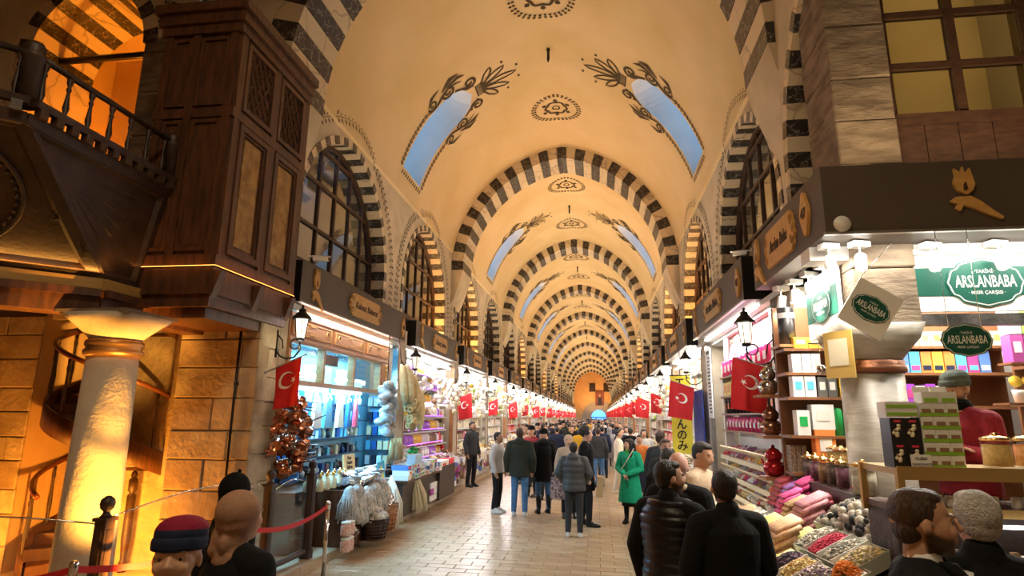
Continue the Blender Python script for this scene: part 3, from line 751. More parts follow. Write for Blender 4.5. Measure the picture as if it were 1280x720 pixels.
for i in range(3):
    band(b, EB[i], EB[i + 1], 3.22, 3.30, .10, .10); band(b, EB[i], EB[i + 1], 3.05, 3.22, .02, .04)
    P, Q = EB[i], EB[i + 1]; b.add([P + V((0, 0, -.36)), Q + V((0, 0, -.36)), Q + V((-.3, .3, -.36)), P + V((-.3, .3, -.36))], [(0, 1, 2, 3)])
part('base_beam', shift(b), [wood_d], kz)
b = KB(); b.add([tuple(p) for p in (V((-13, 7.2, 4.6)), V((-4.95, 7.2, 4.6)), V((-4.95, 4.2, 4.6)), R0 + V((0, 0, .05)), R0b + V((0, 0, .05)), V((-13, 3, 4.6)))], [(0, 1, 2, 3, 4, 5)]); part('platform_deck', shift(b), [wood_d], kz)
b = KB(); ER = [R0b, R0, R1, R2]
for i in range(3):
    band(b, ER[i], ER[i + 1], 4.50, 4.60, .0, .03); band(b, ER[i], ER[i + 1], 4.66, 4.72, .08, .10)
part('cornice', shift(b), [wood_vd], kz)
dent = B().box((0, 0, 0), (.08, .07, .1)).mesh('dentil', [wood_vd])
bal = B().lathe([(.028, 0), (.028, .05), (.016, .07), (.030, .14), (.020, .22), (.013, .30), (.024, .33), (.014, .36), (.028, .40), (.028, .44)], n=8).mesh('baluster', [wood_vd])
newel_me = B().lathe([(.085, 0), (.085, .46), (.095, .47), (.095, .50), (.07, .53), (.085, .57), (.06, .62), (.0, .64)], n=12).mesh('newel_post', [wood_vd])
for i in range(3):
    P, Q = ER[i], ER[i + 1]; L = (Q - P).length; d = (Q - P).normalized(); n = V((d.y, -d.x, 0)); az_ = atan2(d.y, d.x)
    m_ = int(L / .15)
    for j in range(m_): ob('dentil', dent, kz, K(*(P + d * (j + .5) * L / m_ + n * .05 + V((0, 0, .08)))), az_)
    m_ = int(L / .24)
    for j in range(m_): ob('baluster', bal, kz, K(*(P + d * (j + .5) * L / m_ - n * .05 + V((0, 0, .17)))))
    b = KB(); b.tube([P - n * .05 + V((0, 0, .64)), Q - n * .05 + V((0, 0, .64))], .032, 8); part('handrail', shift(b), [wood_vd], kz)
for p in (R0, R1, R2): ob('newel_post', newel_me, kz, K(p.x - .05, p.y, p.z + .12))
area('kiosk_cove_light', (-5.55, 5.0, 3.47), (math.radians(180), 0, math.radians(45)), 1.6, .03, 4.5, (1, .45, .08))
area('kiosk_cove_light', (-6.9, 4.2, 3.47), (math.radians(180), 0, 0), 2.0, .03, 4, (1, .45, .08))
# ---- the panelled oriel box
bx = thing('panelled_timber_box', 'tall reddish brown panelled timber box with amber panels, overhanging beside the kiosk', 'box', (-4.8, 6.9, 3.1))
X0, X1, Y0, Y1 = -5.25, -4.25, 5.98, 7.72
def BX(b): b.v = [(v[0] + 4.8, v[1] - 6.9, v[2] - 3.1) for v in b.v]; return b
b = B(); b.bb((X0, Y0, 3.68), (X1, Y1, 6.75)); part('carcass', BX(b), [wood_d], bx)
b = B(); b.bb((X0 - .03, Y0 - .06, 6.62), (X1 + .06, Y1, 6.74)); b.bb((X0 - .06, Y0 - .10, 6.74), (X1 + .10, Y1, 6.88)); b.bb((X0 - .1, Y0 - .15, 6.88), (X1 + .15, Y1, 7.0)); part('cornice', BX(b), [wood_d], bx)
part('waist_moulding', BX(B().bb((X0 - .02, Y0 - .04, 5.50), (X1 + .04, Y1, 5.62))), [wood_d], bx); part('foot_moulding', BX(B().bb((X0 - .02, Y0 - .04, 3.68), (X1 + .04, Y1, 3.80))), [wood_d], bx)
for yy in (Y0 + .06, Y0 + .87, Y1 - .06):
    part('pilaster', BX(B().bb((X1, yy - .06, 3.8), (X1 + .035, yy + .06, 6.62))), [wood_d], bx)
for xx in (X0 + .06, X0 + .44, X1 - .06):
    part('pilaster', BX(B().bb((xx - .05, Y0 - .035, 3.8), (xx + .05, Y0, 6.62))), [wood_d], bx)
def frame_x(b, x, ya, yb, za, zb, w_, p):
    b.bb((x, ya, za), (x + p, yb, za + w_)); b.bb((x, ya, zb - w_), (x + p, yb, zb)); b.bb((x, ya, za + w_), (x + p, ya + w_, zb - w_)); b.bb((x, yb - w_, za + w_), (x + p, yb, zb - w_))
def frame_y(b, y, xa, xb, za, zb, w_, p):
    b.bb((xa, y - p, za), (xb, y, za + w_)); b.bb((xa, y - p, zb - w_), (xb, y, zb)); b.bb((xa, y - p, za + w_), (xa + w_, y, zb - w_)); b.bb((xb - w_, y - p, za + w_), (xb, y, zb - w_))
for (ya, yb) in ((Y0 + .14, Y0 + .80), (Y0 + .94, Y1 - .14)):
    b = B(); frame_x(b, X1, ya, yb, 3.85, 5.48, .07, .05); frame_x(b, X1, ya + .08, yb - .08, 3.93, 5.40, .03, .03); part('panel_frame', BX(b), [wood_d], bx)
    part('amber_panel', BX(B().bb((X1 - .005, ya + .15, 3.98), (X1 + .012, yb - .15, 5.35))), [wood_panel], bx)
    b = B(); frame_x(b, X1, ya, yb, 5.66, 6.58, .06, .045)
    cy_ = (ya + yb) / 2
    for i in range(-4, 5):      # raised lattice of crossing ribs
        for s in (-1, 1):
            y_a, y_b = cy_ + i * .13 - s * .22, cy_ + i * .13 + s * .22; z_a, z_b = 5.74, 6.50
            # clip to panel
            def clip(t): return V((X1 + .018, y_a + (y_b - y_a) * t, z_a + (z_b - z_a) * t))
            ts = [t / 12 for t in range(13) if ya + .06 < clip(t / 12).y < yb - .06]
            if len(ts) > 1: b.tube([clip(ts[0]), clip(ts[-1])], .014, 4, smooth=False)
    part('carved_lattice', BX(b), [wood_d], bx)
for (xa, xb) in ((X0 + .12, X0 + .38), (X0 + .5, X1 - .12)):
    b = B(); frame_y(b, Y0, xa, xb, 3.85, 5.48, .045, .03); frame_y(b, Y0, xa, xb, 5.66, 6.58, .045, .03); part('panel_frame', BX(b), [wood_d], bx)
b = B()    # corbelled skirt below
for i, (z0, z1, o) in enumerate(((3.36, 3.66, 0), (3.22, 3.36, -.05), (3.10, 3.22, -.14))): b.bb((X0 + .0 - 0, Y0 - o, z0), (X1 + o, Y1, z1))
part('skirt', BX(b), [wood_d], bx)
for yy in (Y0 + .05, Y0 + .87, Y1 - .08):
    b = B(); b.prism([(0, 0), (.10, .32), (0, .32)] if False else [(X1, 3.30), (X1 + .10, 3.62), (X1, 3.62)], yy - .05, yy + .05, FRY(0)); part('scroll_bracket', BX(b), [wood_d], bx)
led = mat('amber LED strip', (.9, .5, .2), .5, emit=(1, .28, .05), es=4)
b = B(); b.tube([(X0, Y0 - .05, 3.665), (X1 + .05, Y0 - .05, 3.665), (X1 + .05, Y1, 3.665)], .004, 5); part('light_strip', BX(b), [led], bx)
area('box_strip_light', (X1 + .10, (Y0 + Y1) / 2, 3.66), (pi, 0, 0), .02, 1.7, .8, (1, .35, .06)); area('box_strip_light', ((X0 + X1) / 2, Y0 - .1, 3.66), (pi, 0, 0), .85, .02, .35, (1, .35, .06))
# ---- left column
col_st = mat('pale column stone', (.50, .43, .33), .8, col2=(.58, .51, .41), scale=3, bump=.35, bscale=26, detail=8)
cl = thing('stone_column', 'thick pale stone column with flared capital under the dark kiosk', 'column', (-5.0, 5.6, 0))
part('shaft', B().lathe([(.30, 0), (.28, .2), (.265, .5), (.235, 2.62)], n=32), [col_st], cl)
part('bronze_ring', B().lathe([(.235, 2.60), (.27, 2.62), (.275, 2.66), (.25, 2.69), (.27, 2.72), (.265, 2.76), (.235, 2.78)], n=32), [mat('aged bronze', (.28, .16, .07), .4, metal=.8)], cl)
b = B(); prof = []
vs = []; n = 32
for j, (r, z, sq) in enumerate(((.235, 2.78, 0), (.27, 2.83, .1), (.36, 2.95, .5), (.42, 3.03, .8))):
    for i in range(n):
        a = 2 * pi * i / n + pi / 4; m_ = max(abs(cos(a)), abs(sin(a))); rr = r * ((1 - sq) + sq / m_ * .92); vs.append((rr * cos(a), rr * sin(a), z))
fs = [(j * n + i, j * n + (i + 1) % n, (j + 1) * n + (i + 1) % n, (j + 1) * n + i) for j in range(3) for i in range(n)] + [tuple(3 * n + i for i in range(n))]
b.add(vs, fs, 0, True); part('capital', b, [col_st], cl)
part('abacus', B().bb((-.40, -.38, 3.03), (.40, .38, 3.06)), [stone_d], cl)
# ---- spiral staircase
st = thing('spiral_staircase', 'dark timber spiral staircase with turned balusters, rising in the orange lit niche', 'staircase', (-6.75, 7.75, 0))
cx, cy = 0, 0; Rs = .80; NT = 13; rise = 1.85 / NT
def hel(t, r=Rs):       # t in treads; from the lower start (t=0) upwards
    a = math.radians(250) - t * 2 * pi / NT; return V((r * cos(a), r * sin(a), .12 + t * rise))
part('newel', B().lathe([(.07, 0), (.07, 4.4)], n=12), [wood_d], st)
NS = 27
for i in range(NS):
    a, c_ = hel(i), hel(i + 1.15); z = a.z
    i0, i1 = hel(i, .06), hel(i + 1.15, .06)
    b = B(); q = [V((i0.x, i0.y, z)), V((a.x, a.y, z)), V((c_.x, c_.y, z)), V((i1.x, i1.y, z))]
    b.add([p for p in q] + [p + V((0, 0, .035)) for p in q], [(3, 2, 1, 0), (4, 5, 6, 7), (0, 1, 5, 4), (1, 2, 6, 5), (2, 3, 7, 6), (3, 0, 4, 7)])
    r0, r1 = hel(i, .06), hel(i, Rs); b.add([V((r0.x, r0.y, z - rise)), V((r1.x, r1.y, z - rise)), V((r1.x, r1.y, z)), V((r0.x, r0.y, z))], [(0, 1, 2, 3)])
    part('tread', b, [wood_d], st)
sb = B().lathe([(.02, 0), (.02, .05), (.014, .08), (.024, .3), (.015, .45), (.012, .6), (.022, .66), (.014, .7), (.02, .78)], n=8).mesh('baluster', [wood_vd])
for i in range(NS): ob('baluster', sb, st, tuple(hel(i + .5) + V((0, 0, .04))))
part('handrail', B().tube([hel(t / 4) + V((0, 0, .86)) for t in range(NS * 4)], .034, 8), [mat('polished red brown rail', (.16, .05, .02), .25)], st)
b = B(); P = [hel(t / 4) for t in range(NS * 4)]
vs = [p + V((0, 0, .10)) for p in P] + [p + V((0, 0, -.2)) for p in P] + [p * 1.0 + V((p.x * .04, p.y * .04, .10)) for p in P] + [p + V((p.x * .04, p.y * .04, -.2)) for p in P]; n = len(P)
b.add(vs, [(2 * n + i, 2 * n + i + 1, 3 * n + i + 1, 3 * n + i) for i in range(n - 1)] + [(i + 1, i, n + i, n + i + 1) for i in range(n - 1)] + [(i, i + 1, 2 * n + i + 1, 2 * n + i) for i in range(n - 1)] + [(n + i + 1, n + i, 3 * n + i, 3 * n + i + 1) for i in range(n - 1)], 0, True)
part('stringer', b, [wood_d], st)
b = B(); b.lathe([(.05, 0), (.05, .12), (.035, .16), (.055, .4), (.055, .95), (.03, .99), (.055, 1.02), (.055, 1.16), (.03, 1.18), (.042, 1.22), (.03, 1.26), (0, 1.28)], (.55, -.15, 0), 10); part('foot_newel', b, [wood_vd], st)
# ---- glass barrier in front of the kiosk
def barrier_post(loc, label, ball=True):
    t = thing('barrier_post', label, 'post', loc, group='dark barrier posts'); b = B()
    b.box((0, 0, .56), (.10, .10, 1.12)); b.box((0, 0, 1.13), (.13, .13, .03)); b.box((0, 0, .06), (.13, .13, .12))
    for s in (-1, 1):
        b.box((s * .052, 0, .6), (.006, .05, .9)); b.box((0, s * .052, .6), (.05, .006, .9))
    part('shaft', b, [wood_vd], t)
    part('finial', B().lathe([(.05, 1.145), (.03, 1.17), (.025, 1.19), (.05, 1.215), (.058, 1.25), (.05, 1.285), (.02, 1.31), (0, 1.315)], n=14), [wood_vd], t); return t
barrier_post((-4.0, 4.65, .06), 'dark wooden barrier post with ball finial, alone before the stone column')
barrier_post((-3.98, 7.15, .06), 'dark barrier post with ball top, left of the pair by the copper pots')
barrier_post((-3.98, 8.25, .1), 'dark barrier post with ball top, right of the pair, beside the silver goods')
gl = glass('barrier glass', (.94, .95, .95), .05, .015)
def gpanel(p, q, z0, z1, label, bulge=0):
    t = thing('glass_barrier', label, 'barrier', (p[0], p[1], 0), group='glass barrier panels'); n = 12; b = B()
    d = V((q[0] - p[0], q[1] - p[1], 0)); nn = V((d.y, -d.x, 0)).normalized(); P = []
    for i in range(n + 1):
        f = i / n; w_ = bulge * 4 * f * (1 - f); P.append(d * f + nn * w_)
    h = [z1 + .10 * sin(pi * i / n) for i in range(n + 1)]
    vs = [V((a.x, a.y, z0)) for a in P] + [V((a.x, a.y, z)) for a, z in zip(P, h)] + [V((a.x, a.y, z0)) + nn * .01 for a in P] + [V((a.x, a.y, z)) + nn * .01 for a, z in zip(P, h)]; m_ = n + 1
    b.add(vs, [(i, i + 1, m_ + i + 1, m_ + i) for i in range(n)] + [(2 * m_ + i + 1, 2 * m_ + i, 3 * m_ + i, 3 * m_ + i + 1) for i in range(n)] + [(m_ + i, m_ + i + 1, 3 * m_ + i + 1, 3 * m_ + i) for i in range(n)]); part('pane', b, [gl], t)
    b = B(); b.tube([V((a.x, a.y, z + .002)) + nn * .005 for a, z in zip(P, h)], .007, 5); part('edge_trim', b, [chrome], t)
    b = B(); b.tube([V((a.x, a.y, z0 - .03)) + nn * .005 for a in P], .035, 6); part('bottom_rail', b, [wood_vd], t); return t
gpanel((-5.6, 3.6), (-4.05, 4.6), .2, 1.16, 'curved glass barrier panel left of the lone post, before the stair')
gpanel((-4.0, 4.72), (-3.98, 7.08), .2, 1.2, 'long glass barrier panel between the lone post and the pair of posts')
gpanel((-3.98, 7.22), (-3.98, 8.18), .25, 1.1, 'narrow reflecting glass panel between the pair of dark posts')
tag(part('barrier_kerb', B().bb((-4.15, 3.4, 0), (-3.85, 5.5, .09)), [kerb_m]), 'low stone kerb under the glass barrier at far left', 'kerb')
# ---- belt stanchions
def stanchion(loc, label):
    t = thing('belt_stanchion', label, 'stanchion', loc, group='chrome belt stanchions')
    part('base', B().lathe([(.16, 0), (.16, .012), (.14, .025), (.03, .035), (.03, .05)], n=24), [chrome], t)
    part('pole', B().lathe([(.026, .04), (.026, .90)], n=14), [chrome], t)
    part('belt_head', B().lathe([(.033, .86), (.033, .95), (.02, .965), (0, .966)], n=14), [chrome], t); return t
S1, S2, S3 = (-3.42, 7.6, 0), (-3.48, 5.95, 0), (-3.86, 4.25, 0)
stanchion(S1, 'chrome belt stanchion standing on the floor by the dark barrier posts'); stanchion(S2, 'chrome belt stanchion behind the woman in the tan headscarf'); stanchion(S3, 'chrome belt stanchion at lower left before the lone dark post')
beltm = mat('red belt webbing', (.50, .01, .015), .6)
for p, q, lab in ((S1, S2, 'taut red belt between the two right stanchions'), (S2, S3, 'sagging red belt passing behind the boy in the striped beanie'), (S3, (-5.1, 3.7, 0), 'red belt running out of the frame at lower left')):
    b = B(); n = 12; P = [V(p) + (V(q) - V(p)) * i / n + V((0, 0, .905 - .10 * 4 * (i / n) * (1 - i / n))) for i in range(n + 1)]
    b.add([a + V((0, 0, -.025)) for a in P] + [a + V((0, 0, .025)) for a in P] + [a + V((.003, -.003, -.025)) for a in P] + [a + V((.003, -.003, .025)) for a in P], [(i, i + 1, 14 + i, 13 + i) for i in range(n)] + [(27 + i, 26 + i, 39 + i, 40 + i) for i in range(n)])
    tag(part('barrier_belt', b, [beltm]), lab, 'belt', 'red barrier belts')
# ================================================================== FASCIAS, LANTERNS, FLAGS along the hall
gold_rim = mat('carved brown rim', (.30, .15, .04), .5, col2=(.5, .28, .08), scale=30)
ink = mat('dark engraved lettering', (.05, .022, .010), .6)
tube_e = mat('lit fluorescent tube', (.9, .9, .9), .4, emit=(1, .97, .92), es=7)
def emblem():    # hand holding a flame shaped tulip
    b = B(); fr = (V((0, 0, 0)), V((1, 0, 0)), V((0, 0, 1)), V((0, -1, 0)))
    b.prism([(-.02, .30), (-.10, .36), (-.14, .46), (-.10, .58), (-.11, .68), (-.03, .60), (0, .70), (.02, .60), (.09, .68), (.11, .56), (.13, .44), (.09, .35), (.03, .30)], 0, .03, fr)
    b.prism([(-.22, .20), (-.14, .26), (.05, .27), (.18, .18), (.30, .06), (.42, -.04), (.40, -.07), (.24, .0), (.06, .10), (-.06, .14), (-.10, .06), (-.15, .10), (-.13, .16)], 0, .03, fr)
    return b
emb_me = emblem().mesh('flame_emblem', [gold])
core_me = B().prism([(-.03, .36), (.0, .34), (.03, .38), (.01, .48), (-.02, .44)], .03, .034, (V((0, 0, 0)), V((1, 0, 0)), V((0, 0, 1)), V((0, -1, 0)))).mesh('flame_core', [ink])
def plate_mesh(w_, h, lobes=5):
    fr = (V((0, 0, 0)), V((1, 0, 0)), V((0, 0, 1)), V((0, -1, 0))); b = B()
    top = [(-w_ / 2 + .12, h / 2)] + [(w_ / 2 - .12, h / 2)]
    def side(s):
        pts = []
        for i in range(9):
            t = i / 8; pts.append((s * (w_ / 2 - .12 + .12 * sin(pi * t) + .02 * (1 if i % 2 else -1)), h / 2 - h * t))
        return pts
    poly = side(1) + side(-1)[::-1]
    b.prism(poly[::-1], 0, .03, fr); return b
def scrolls(w_, h):
    b = B()
    for s in (-1, 1):
        for q in (-1, 1):
            P = []
            for i in range(16):
                a = i / 15 * 2 * pi * 1.1; r = .07 * (1 - i / 18); P.append((s * (w_ / 2 - .09) + s * r * cos(a) * .8, -.035, q * (h * .22) + q * r * sin(a)))
            b.tube(P, .008, 4)
        b.sph((s * (w_ / 2 - .03), -.03, 0), (.03, .015, .05), 0, 8, 5)
    return b
plate_me = plate_mesh(1.5, .40).mesh('name_plate', [gold]); scroll_me = scrolls(1.5, .40).mesh('carved_scrolls', [gold_rim])
b = B(); n = 20; b.prism([(.10 * cos(2 * pi * i / n) * (1 + .12 * cos(4 * 2 * pi * i / n)), .20 * sin(2 * pi * i / n) * (1 + .10 * cos(4 * 2 * pi * i / n))) for i in range(n)][::-1], 0, .03, (V((0, 0, 0)), V((1, 0, 0)), V((0, 0, 1)), V((0, -1, 0)))); med_me = b.mesh('number_medallion', [gold])
NAMES_L = ['Kabnaz Baharat', 'Galaxy Sultan', 'Bizim Baharat', 'Sultan Lokum', 'Çarşı Baharat']
NAMES_R = ['Arslan Baba', 'Arslan Baba', 'Misir Lokum', 'Hilal Baharat', 'Lale Baharat']
def fascia(side, X, y0, y1, name, label, num, first=False):
    """X = front plane, runs along Y. Local frame: x along the fascia from the viewer's left to right, y into the wall"""
    L = y1 - y0; sg = 1 if side == 'left' else -1
    rz = pi / 2 if side == 'left' else -pi / 2
    t = thing('shop_fascia', label, 'sign', (X, (y0 + y1) / 2, FZ0), rz, 'shop fascias')
    dep = .44 if side == 'left' else .59
    part('fascia_panel', B().bb((-L / 2, 0, 0), (L / 2, dep, FZ1 - FZ0)), [fasc], t)
    part('end_panel', B().bb((-L / 2 - .006, .0, -.0) if side == 'left' else (L / 2, 0, 0), (-L / 2, dep, FZ1 - FZ0) if side == 'left' else (L / 2 + .006, dep, FZ1 - FZ0)), [blackm], t)
    part('lower_edge', B().bb((-L / 2, -.012, -.012), (L / 2, .03, .012)), [mat('dull aluminium edge', (.35, .33, .3), .35, metal=.7)], t)
    if L > 3:
        p = ob('name_plate', plate_me, t, (.05, 0, .30)); ob('carved_scrolls', scroll_me, p)
        tx = ob('lettering', text_mesh(name, .20, .004, ink, .25), p, (0, -.034, 0), (RX, 0, 0))
        wd = max(v.co.x for v in tx.data.vertices) - min(v.co.x for v in tx.data.vertices); tx.scale = (min(1.2, 1.06 / wd),) * 3
        e = ob('flame_emblem', emb_me, t, (-L / 2 + .45, 0, .02), None); e.scale = (.62, 1, .82); ob('flame_core', core_me, e)
        md = ob('number_medallion', med_me, t, (L / 2 - .22, 0, .28)); ob('lettering', text_mesh(num, .14, .004, ink), md, (0, -.034, 0), (RX, 0, 0))
    b = B(); b.tube([(-L / 2 + .2, .2, -.035), (L / 2 - .2, .2, -.035)], .018, 6); part('lit_tube', b, [tube_e], t)
    return t
ORD = ['nearest', 'second', 'third', 'fourth', 'fifth', 'sixth', 'seventh', 'eighth', 'ninth', 'tenth', 'eleventh', 'twelfth', 'thirteenth', 'fourteenth', 'fifteenth', 'sixteenth', 'seventeenth', 'eighteenth', 'nineteenth', 'twentieth']
FASC = {}
lens = [4.82, 4.28, 4.2]
for k in range(20):
    L = lens[k] if k < 3 else 4.3; yc = 10.3 + PIT * k - (0 if k < 2 else .2)
    if k < 6: FASC[('l', k)] = fascia('left', -4.2, yc - L / 2, yc + L / 2, NAMES_L[k % 5], 'dark shop fascia on the left, %s from the camera%s' % (ORD[k], ', reading %s' % NAMES_L[k] if k < 2 else ''), str(40 + k))
    else:
        c = copy_tree(FASC[('l', 3 + k % 3)], (-4.2, yc, FZ0), pi / 2, 'dark shop fascia far down the left side, %s from the camera' % ORD[k])
L = 4.4
for k in range(20):
    yc = 10.52 + PIT * k
    if k < 6: FASC[('r', k)] = fascia('right', 2.0, yc - L / 2, yc + L / 2, NAMES_R[(k + 1) % 5], 'dark shop fascia on the right, %s from the camera%s' % ((ORD + ['last'])[k + 1], ', reading Arslan Baba' if k == 0 else ''), str(47 - k))
    else: copy_tree(FASC[('r', 3 + k % 3)], (2.0, yc, FZ0), -pi / 2, 'dark shop fascia far down the right side, %s from the camera' % (ORD + ['last'])[k + 1])
# the corner fascia: short return along the hall and the long run across the crossing
t = thing('corner_fascia', 'big dark corner fascia over the spice shop, with carved flame and hand', 'sign', (2.0, 5.3, FZ0))
part('cross_panel', B().bb((.44, 0, 0), (7.5, .44, .62)), [fasc], t); part('return_panel', B().bb((0, 0, 0), (.44, 2.4, .62)), [fasc], t)
part('end_panel', B().bb((0, 2.4, -.0), (.44, 2.408, .62)), [blackm], t)
part('lower_edge', B().bb((-.012, -.012, -.012), (7.5, .03, .012)), [MATS['dull aluminium edge']], t)
e = ob('flame_emblem', emb_me, t, (1.14, 0, .12)); e.scale = (.62, 1, .62); ob('flame_core', core_me, e)
p = ob('name_plate', plate_me, t, (0, 1.25, .30), (0, 0, -pi / 2)); p.scale = (.68, 1, 1.05); ob('carved_scrolls', scroll_me, p)
tx = ob('lettering', text_mesh('Arslan Baba', .20, .004, ink, .25), p, (0, -.034, 0), (RX, 0, 0)); tx.scale = (.95,) * 3
md = ob('number_medallion', med_me, t, (0, .42, .32), (0, 0, -pi / 2)); ob('lettering', text_mesh('47', .14, .004, ink), md, (0, -.034, 0), (RX, 0, 0))
e = ob('flame_emblem', emb_me, t, (0, 2.15, .02), (0, 0, -pi / 2)); e.scale = (.62, 1, .82); ob('flame_core', core_me, e)
# lanterns
lan_glass = mat('frosted lit lantern pane', (.9, .85, .7), .5, emit=(1, .86, .60), es=2.6)
lan_dim = mat('faintly glowing lantern pane', (.75, .70, .60), .4, emit=(1, .9, .7), es=.5)  # faint glow built into the panes of the lanterns that are off
def lantern(loc, rz, label, lit=True):
    """wall lantern: bracket fixed to the wall at local x=0, reaching along +x"""
    t = thing('wall_lantern', label, 'lantern', loc, rz, 'wall lanterns')
    b = B(); b.tube([(0, 0, -.22), (0, 0, .16)], .018, 6)
    P = [(.0, 0, -.12), (.06, 0, -.2), (.16, 0, -.24), (.27, 0, -.22), (.34, 0, -.13), (.34, 0, -.02)]; b.tube(P, .014, 6)
    b.tube([(.34 + .07 * cos(a) - .07, 0, -.04 + .07 * sin(a)) for a in [i * .5 for i in range(13)]], .010, 5); b.tube([(0, 0, .1), (.08, 0, .02), (.10, 0, -.1)], .010, 5); part('bracket', b, [blackm], t)
    b = B(); b.lathe([(.05, 0), (.06, .03), (.045, .05)], (.34, 0, .0), 12)
    for i in range(6):
        a = 2 * pi * i / 6; b.tube([(.34 + .06 * cos(a), .06 * sin(a), .04), (.34 + .095 * cos(a), .095 * sin(a), .30)], .006, 4)
    part('cage', b, [blackm], t)
    b = B(); b.lathe([(.052, .045), (.088, .30)], (.34, 0, 0), 6, smooth=False); part('panes', b, [lan_glass if lit else lan_dim], t)
    b = B(); b.lathe([(.14, .30), (.125, .33), (.07, .39), (.05, .41), (.05, .44), (.015, .46), (.02, .49), (0, .51)], (.34, 0, 0), 12); part('cap', b, [blackm], t)
    return t
LN = lantern((-4.36, 7.66, 3.02), 0, 'lit wall lantern at the corner of the box, left of the nearest fascia')
point('lantern_glow', (-4.0, 7.6, 2.95), 3, (1, .8, .5), .06)
LN2 = lantern((-4.36, 12.98, 3.02), 0, 'second lantern on the left wall, between two shops', False)
for k in range(2, 20): copy_tree(LN if k % 2 else LN2, (-4.36, 7.65 + PIT * k, 3.02), 0, '%s lantern along the left wall, counted from the camera' % ORD[k])
LR = lantern((2.24, 7.95, 2.95), pi, 'big black lantern with scroll bracket on the right, above the Turkish flag', True)
for k in range(1, 20): copy_tree(LR if k % 2 else LN2, (2.24, 7.95 + PIT * k, 2.98), pi, '%s lantern along the right wall, counted from the camera' % ORD[k])
# flags
def flag(loc, rz, label, hang=.2, W_=.42, H_=.62, seed=0):
    """pole from the wall along +x and slightly up; cloth hangs below the pole"""
    t = thing('turkish_flag', label, 'flag', loc, rz, 'small Turkish flags on wall poles')
    b = B(); b.tube([(0, 0, 0), (.62, 0, .22)], .010, 6); b.sph((0, 0, 0), .022); b.sph((.63, 0, .225), .016); part('pole', b, [mat('grey metal pole', (.4, .4, .38), .35, metal=.7)], t)
    rnd = random.Random(seed); ph = rnd.random() * 6
    nx, nz = 14, 16
    def P(u, v):
        x = .16 + u * W_ * .97; z = .16 * 0 + x * .355 - v * H_ * (1 - .12 * (1 - u)); y = .025 * sin(u * 9 + ph + v * 2.5) * (.3 + v)
        x += hang * v * .25; return V((x - .05 * v * sin(ph), y, z))
    vs = [P(i / nx, j / nz) for j in range(nz + 1) for i in range(nx + 1)]
    b = B(); b.add(vs, [(j * (nx + 1) + i, j * (nx + 1) + i + 1, (j + 1) * (nx + 1) + i + 1, (j + 1) * (nx + 1) + i) for j in range(nz) for i in range(nx)], 0, True); c = part('cloth', b, [red], t)
    def Q(a, b_, side):     # printed marks: (a,b_) metres from the cloth centre; rotated a quarter turn as the flag hangs
        u, v = .5 + a / W_, .46 + b_ / H_; e = 1e-3; p = P(u, v); n = (P(u + e, v) - p).cross(P(u, v + e) - p).normalized(); return p + n * .004 * side
    b = B()
    for side in (-1, 1):
        n = 18; O, I = [], []
        for i in range(n + 1):
            a = .55 + (2 * pi - 1.1) * i / n
            O.append(Q(.115 * cos(a) - .02, -.115 * sin(a) - .04, side)); 
            a2 = .62 + (2 * pi - 1.24) * i / n
            I.append(Q(.092 * cos(a2) + .006, -.092 * sin(a2) - .04, side))
        O[0] = I[0] = (O[0] + I[0]) / 2; O[-1] = I[-1] = (O[-1] + I[-1]) / 2
        b.add(O + I, [(i, i + 1, n + 2 + i, n + 1 + i) for i in range(n)])
        S_ = []
        for i in range(10):
            a = 2 * pi * i / 10 + .3; r = .05 if i % 2 == 0 else .020; S_.append(Q(.085 + r * cos(a), -.04 + .02 + r * sin(a), side))
        b.add(S_ + [Q(.085, -.02, side)], [(i, (i + 1) % 10, 10) for i in range(10)])
    part('crescent_and_star', b, [mat('white flag print', (.85, .83, .80), .7)], c)
    return t
F0 = flag((-4.36, 7.45, 2.58), math.radians(-12), 'Turkish flag on the left, nearest the camera, above the copper pots', seed=1)
FR_ = flag((2.24, 7.78, 2.62), pi - .25, 'large Turkish flag under the big lantern on the right', W_=.52, H_=.78, seed=2)
FR_.scale = (.82,) * 3
for k in range(2, 20): copy_tree(F0 if k % 2 else FR_, (-4.36, 7.9 + PIT * k - .6, 2.5), (0, 0, random.uniform(-.4, .3)), '%s Turkish flag along the left shops, counted from the camera' % ORD[k], scale=.95)
for k in range(1, 20):
    copy_tree(FR_ if k % 2 else F0, (2.24, 8.0 + PIT * k + (.9 if k > 1 else .1), 2.62), (0, 0, pi + random.uniform(-.3, .3)), '%s Turkish flag along the right shops, counted from the camera' % ORD[k], scale=1.0)
    if k > 2: copy_tree(F0, (2.24, 8.0 + PIT * k + 3.2, 2.62), (0, 0, pi + random.uniform(-.3, .3)), 'Turkish flag midway between lanterns, %s bay along the right shops' % ORD[k], scale=1.0)
# security cameras
def cctv(loc, rz, label):
    t = thing('security_camera', label, 'camera', loc, rz, 'white security cameras')
    b = B(); b.tube([(0, .0, 0), (.08, 0, .0), (.1, 0, -.02)], .014, 6); b.box((-.005, 0, 0), (.012, .07, .07)); part('mount', b, [white], t)
    b = B(); b.box((.18, 0, -.03), (.22, .07, .06)); b.box((.19, 0, .005), (.26, .085, .008)); part('housing', b, [white], t)
    part('lens', B().lathe([(.025, 0), (.02, .012)], (.29, 0, -.03), 10, M=Matrix.Rotation(pi / 2, 3, 'Y')), [blackm], t); return t
cctv((-4.18, 8.0, 4.32), .25, 'white security camera on top of the nearest left fascia')
cctv((2.55, 9.9, 4.75), pi - .3, 'cream alarm box with camera on the right wall by the first window')
